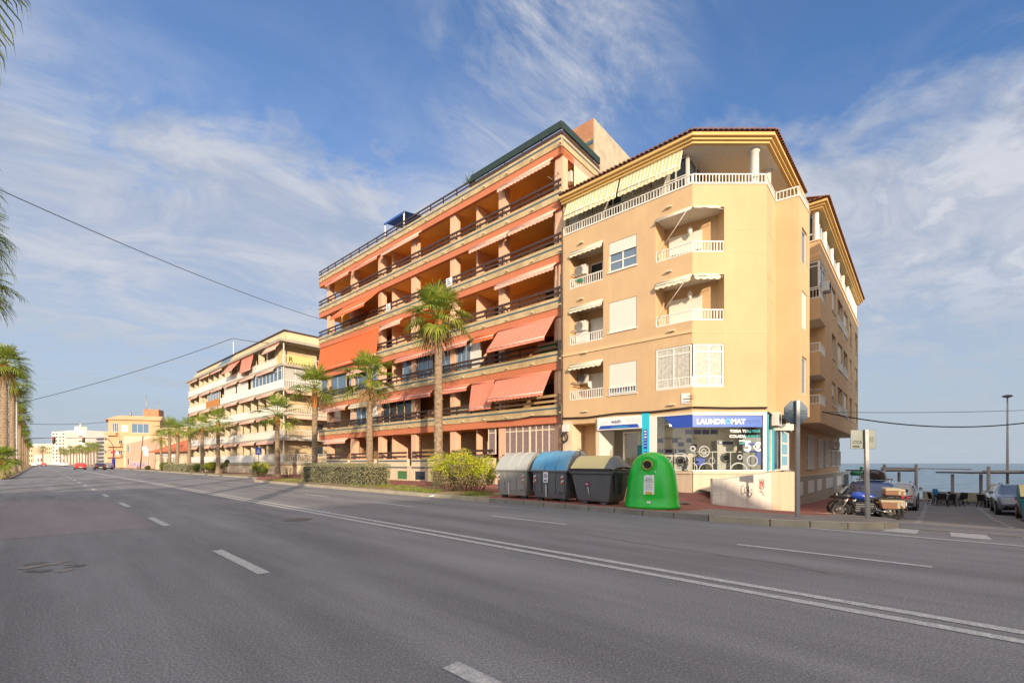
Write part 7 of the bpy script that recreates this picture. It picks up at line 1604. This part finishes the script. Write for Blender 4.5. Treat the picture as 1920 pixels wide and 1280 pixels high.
b = MB(); M4 = Matrix.Translation(Vector((q_.x, q_.y, zz_ + 1.72))) @ Matrix.Rotation(side_rz_away, 4, 'Z'); rows = []
for x, w_, h_ in ((-1.0, .15, .08), (-.85, .32, .2), (-.3, .42, .36), (.5, .44, .40), (1.0, .42, .38), (1.15, .3, .24)):
    rows.append([M4 @ Vector((x, -w_ * math.cos(a * math.pi / 8), .02 + h_ * max(0, math.sin(a * math.pi / 8)) ** .6)) for a in range(9)])
b.grid(rows, mat('roof_box_black', (.012, .010, .012), .15)); b.poly(rows[-1], MATS['roof_box_black']); b.poly(list(reversed(rows[0])), MATS['roof_box_black']); b.build('box_shell', t_)
b = MB(); 
for x in (-.5, .6): b.tube([M4 @ Vector((x, -.6, -.03)), M4 @ Vector((x, .6, -.03))], .025, steel, 6)
b.build('cross_bar', t_)
park(make_car('silver-white car parked second along the left side of the side street', paint('silver_paint', (.45, .46, .48)), 'suv', 4.3, 1.8, 1.6, 'cars parked along the side street'), 1684, 27.5, rz=side_rz_away)
park(make_car('dark red car parked farthest along the left side of the side street', paint('dark_red_paint', (.20, .01, .012)), 'hatch', 4.0, 1.7, 1.48, 'cars parked along the side street'), 1694, 34, rz=side_rz_away)
park(make_car('white car facing the road, parked under the right pergola', paint('white_car_paint', (.62, .63, .62)), 'hatch', 4.1, 1.75, 1.5, 'cars parked along the side street'), 1885, 29.5, rz=SV + R(0))
park(make_car('grey-blue car facing the road between the white and the red one', paint('grey_blue_paint', (.16, .20, .27)), 'suv', 4.3, 1.8, 1.58, 'cars parked along the side street'), 1907, 24.4, rz=SV)
park(make_car('red car facing the road at the right edge of the photo', paint('bright_red_paint', (.50, .03, .02)), 'hatch', 4.1, 1.76, 1.5, 'cars parked along the side street'), 1966, 20.5, rz=SV)
cgp = 'cars on the avenue'
fwd = R(90 + TH) + math.pi      # nose away along the avenue
park(make_car('bright red hatchback waiting at the junction, left of the black car', paint('junction_red_paint', (.55, .035, .02)), 'hatch', 4.2, 1.8, 1.48, cgp, name='car'), 150, 96, rz=fwd)
park(make_car('black hatchback with red tail lights at the junction, right of the red one', paint('black_paint', (.012, .012, .014)), 'hatch', 4.2, 1.8, 1.46, cgp, name='car'), 187, 93, rz=fwd)
park(make_car('silver hatchback half hidden by the black car at the junction', paint('junction_silver_paint', (.38, .34, .33)), 'hatch', 4.1, 1.76, 1.5, cgp, name='car'), 202, 104, rz=fwd)
wc_ = make_car('white car driving away in the left lane, far down the avenue', paint('far_white_paint', (.75, .75, .74)), 'hatch', 4.2, 1.8, 1.5, cgp, name='car'); park(wc_, 64, 185, rz=fwd)
rc_ = make_car('red car far down the avenue, right of the white one in the left lane', paint('far_red_paint', (.50, .05, .06)), 'hatch', 4.2, 1.8, 1.5, cgp, name='car'); park(rc_, 82, 210, rz=fwd)
lbs = ['white car parked far right of the centre line, nearest the red car', 'white car parked far away, second from the red car', 'white car parked far away, third from the red car', 'white car parked far away at the foot of the palm grove', 'far white car at the left end of the parked line', 'distant white car in the middle of the avenue, behind the left lane car', 'distant white car at the vanishing end of the avenue', 'distant pale car left of the vanishing end of the avenue']
for (px, D), lb in zip(((118, 200), (112, 222), (106, 244), (124, 215), (100, 262), (72, 300), (78, 350), (62, 330)), lbs):
    q_ = at(px, D); dup(wc_, lb, (q_.x, q_.y, 0), fwd if px > 90 else fwd + math.pi, cgp)
# motorcycles
def make_moto(label, tankm, lights=True):
    t_ = thing('motorcycle', label, 'motorcycle', (0, 0, 0), 0, 'motorcycles parked at the corner'); mb_ = mat('moto_black', (.02, .02, .022), .45); al = mat('moto_aluminium', (.45, .45, .44), .3, .2, 9, metal=.7); alb = mat('case_brown', (.26, .13, .075), .45, .1, 3); cs_ = mat('case_cream', (.42, .36, .24), .4)
    for x, r_, w_ in ((-.78, .34, .055), (.76, .33, .075)):
        b = MB(); b.tube([(x + (r_ - w_) * math.cos(a * math.pi / 12), 0, r_ + (r_ - w_) * math.sin(a * math.pi / 12)) for a in range(25)], w_, tyre, 8, cap=False); o = b.build('wheel', t_)
        b = MB(); b.tube([(x + (r_ - .10) * math.cos(a * math.pi / 12), 0, r_ + (r_ - .10) * math.sin(a * math.pi / 12)) for a in range(25)], .016, al, 5, cap=False); b.tube([(x, -.06, r_), (x, .06, r_)], .05, al, 8)
        for k_ in range(12): a = k_ * math.pi / 6; b.tube([(x, .02, r_), (x + (r_ - .1) * math.cos(a), 0, r_ + (r_ - .1) * math.sin(a))], .005, al, 4)
        b.tube([(x, .05, r_), (x, .055, r_)], .14, al, 16); b.build('rim', o)
    b = MB()
    for sy in (-.09, .09): b.tube([(-.78, sy, .34), (-.50, sy, .95)], .026, al, 7)
    b.tube([(-.50, -.09, .9), (-.50, .09, .9)], .03, mb_, 6); b.build('fork', t_)
    b = MB(); b.tube([(-.52, -.42, 1.12), (-.42, -.2, 1.14), (-.46, 0, 1.06), (-.42, .2, 1.14), (-.52, .42, 1.12)], .016, mb_, 6); b.tube([(-.52, -.44, 1.12), (-.50, -.34, 1.12)], .025, mb_, 6); b.tube([(-.52, .44, 1.12), (-.50, .34, 1.12)], .025, mb_, 6)
    for sy in (-1, 1): b.tube([(-.46, sy * .28, 1.13), (-.50, sy * .34, 1.30)], .008, mb_, 5); b.lathe([(0, 1.26), (.06, 1.28), (.065, 1.32), (0, 1.35)], mb_, 8, (-.50, sy * .36))
    b.build('handlebar', t_)
    b = MB(); rows = [[(x, w_ * math.cos(a * math.pi / 5), z - h_ * .0 + h_ * math.sin(a * math.pi / 5)) for a in range(11)] for x, z, w_, h_ in ((-.50, .93, .05, .05), (-.40, .93, .15, .13), (-.22, .94, .19, .17), (0, .90, .17, .13), (.16, .84, .09, .08))]; b.grid(rows, tankm); b.build('tank', t_)
    b = MB(); rows = [[(x, w_ * math.cos(a * math.pi / 5), z + h_ * math.sin(a * math.pi / 5)) for a in range(11)] for x, z, w_, h_ in ((-.98, .86, .03, .03), (-.85, .90, .12, .10), (-.62, .92, .20, .14), (-.48, .9, .14, .1))]; b.grid(rows, mb_); b.hexa([(-1.02, -.02, .78), (-.85, -.09, .82), (-.85, .09, .82), (-1.02, .02, .78), (-1.02, -.02, .80), (-.85, -.09, .86), (-.85, .09, .86), (-1.02, .02, .80)], mb_); b.build('fairing', t_)
    b = MB(); b.tube([(-.91, 0, .95), (-.895, 0, .95)], .07, mat('headlamp', (.6, .62, .65), .1), 10); b.build('headlight', t_)
    b = MB(); b.grid([[(-.80, y, .98), (-.66, y * .9, 1.16), (-.56, y * .7, 1.30)] for y in (-.16, -.08, 0, .08, .16)], mat('smoked_screen', (.05, .055, .06), .1)); b.build('windscreen', t_)
    b = MB(); rows = [[(x, w_ * math.cos(a * math.pi / 4) if a <= 4 else w_ * math.cos(a * math.pi / 4), z + .045 * math.sin(a * math.pi / 4)) for a in range(9)] for x, z, w_ in ((.08, .84, .1), (.3, .83, .16), (.6, .88, .15), (.85, .92, .11), (.92, .92, .04))]; b.grid(rows, mb_); b.build('seat', t_)
    b = MB(); b.box(-.32, .12, -.15, .15, .32, .68, mat('engine_dark', (.06, .06, .06), .5, .5, 20, metal=.4)); 
    for z in (.36, .44, .52, .60): b.box(-.34, .14, -.165, .165, z, z + .025, al)
    b.tube([(-.05, -.2, .42), (-.05, .2, .42)], .11, mb_, 12); b.build('engine', t_, bevel=.01)
    b = MB(); 
    for sy in (-.1, .1): b.tube([(-.46, sy * .3, .88), (-.30, sy, .3), (.25, sy, .3), (.35, sy, .6), (.2, sy, .8), (-.46, sy * .3, .88)], .022, mb_, 6); b.tube([(.3, sy, .42), (.76, sy, .33)], .03, al, 6); b.tube([(.25, sy, .75), (1.0, sy, .86)], .016, mb_, 5); b.tube([(.1, sy * 1.7, .3), (.2, sy * 2.4, .3)], .018, al, 5)
    b.build('frame', t_)
    b = MB(); b.tube([(-.3, .14, .5), (-.2, .16, .28), (.3, .17, .30), (.55, .2, .42), (.98, .24, .52)], [.022, .024, .03, .05, .06], al, 8); b.build('exhaust', t_)
    b = MB(); rows = [[(-.78 + .39 * math.cos(a), y, .34 + .39 * math.sin(a)) for a in (R(20), R(45), R(70), R(95), R(120), R(145), R(160))] for y in (-.07, .07)]; b.grid(rows, mb_); rows = [[(.76 + .40 * math.cos(a), y, .36 + .40 * math.sin(a)) for a in (R(5), R(30), R(55), R(80))] for y in (-.08, .08)]; b.grid(rows, signw); b.build('mudguard', t_)
    for sy in (-1, 1):
        b = MB(); y0, y1 = sorted((sy * .22, sy * .46)); b.hexa([(.42, y0, .52), (.86, y0, .52), (.86, y1, .52), (.42, y1, .52), (.36, y0, .76), (.92, y0, .76), (.92, y1, .76), (.36, y1, .76)], alb); o = b.build('side_case', t_, bevel=.02); b = MB(); b.hexa([(.35, y0 - .004, .762), (.93, y0 - .004, .762), (.93, y1 + .004, .762), (.35, y1 + .004, .762), (.37, y0, .84), (.91, y0, .84), (.91, y1, .84), (.37, y1, .84)], cs_); b.box(.84, .935, y0 - .006, y1 + .006, .54, .75, cs_); b.build('case_lid', o, bevel=.015)
    b = MB(); b.box(.56, 1.0, -.22, .22, 1.0, 1.16, alb); o = b.build('top_case', t_, bevel=.02); b = MB(); b.box(.55, 1.01, -.23, .23, 1.162, 1.25, cs_); b.box(.93, 1.015, -.225, .225, 1.01, 1.155, cs_); b.build('case_lid', o, bevel=.02)
    b = MB(); b.box(.55, .98, -.1, .1, .94, .998, mb_); b.build('rack', t_)
    b = MB(); b.box(1.09, 1.14, -.08, .08, .86, .96, mat('tail_lamp', (.45, .01, .01), .2)); b.build('tail_light', t_); b = MB(); b.box(1.08, 1.10, -.1, .1, .58, .72, signw); b.build('number_plate', t_)
    b = MB(); b.tube([(0, .14, .3), (.05, .34, .01)], .012, mb_, 5); b.build('side_stand', t_)
    return t_
mo = make_moto('blue touring motorcycle with brown side cases parked behind the leaning sign pole', mat('moto_blue', (.01, .05, .34), .3, coat=.6)); D = 17.2
q_ = at(1621, D); mo.location = (q_.x, q_.y, road_z(q_.x, q_.y) - .03); mo.rotation_euler = (R(4), 0, R(-24))
mo2 = dup(mo, 'second touring motorcycle mostly hidden behind the blue one, with a cream top case', (at(1634, 18.3).x, 18.3, road_z(at(1634, 18.3).x, 18.3)), R(-22), 'motorcycles parked at the corner')
mo2.rotation_euler = (R(4), 0, R(-22))
mo3 = dup(mo, 'third motorcycle, farthest in the cluster, its screen showing beside the roof-boxed car', (at(1608, 19.6).x, 19.6, road_z(at(1608, 19.6).x, 19.6)), 0, 'motorcycles parked at the corner'); mo3.rotation_euler = (R(4), 0, R(-35))
# ------------------------------------------------------------------ overhead cables
ck = mat('cable_black', (.03, .03, .03), .6)
def cable(pts, r_, label):
    V = [Vector(p) for p in pts]; b = MB(); b.tube(V, r_, ck, 5); tag(b.build('overhead_cable'), label, 'cable')
def sag(a, c, s, n_=16): return [Vector(a).lerp(Vector(c), i / n_) - Vector((0, 0, s * 4 * (i / n_) * (1 - i / n_))) for i in range(n_ + 1)]
def pt(px, py, D): q_ = at(px, D); return (q_.x, q_.y, HC + (HOR - py) * D / FPX)
cable(sag(pt(-160, 283, 18), pt(600, 598, 41.8), .45), .022, 'long black cable crossing the sky to the left end of the orange building')
cable(sag(pt(30, 757, 62), pt(437, 634, 57), .5) + sag(pt(437, 634, 57), pt(506, 643, 52), .1, 4)[1:], .035, 'black cable running from the left palms to the mast of the white-balconied building')
cable(sag(pt(48, 794, 90), pt(206, 790, 126), .4), .05, 'thin cable between the left palms and the peach building')
cable(sag(pt(1524, 768, 24.5), pt(1990, 782, 27), .75), .035, 'thick sagging cable from the corner building across the side street')
cable(sag(pt(1524, 772, 24.6), pt(1990, 766, 30), .12), .015, 'thin straight cable above the thick one across the side street')
q_ = P(14.9, 10.95); b = MB(); rnd = random.Random(4)
b.mesh([(q_.x + rnd.uniform(-.16, .16), q_.y + rnd.uniform(-.12, .12), .012 + rnd.uniform(0, .12)) for _ in range(8)], [(0, 1, 2), (2, 3, 4), (4, 5, 6), (6, 7, 0), (1, 3, 5)], signw); tag(b.build('paper_litter'), 'crumpled white paper litter lying by the kerb near the large bush', 'litter')
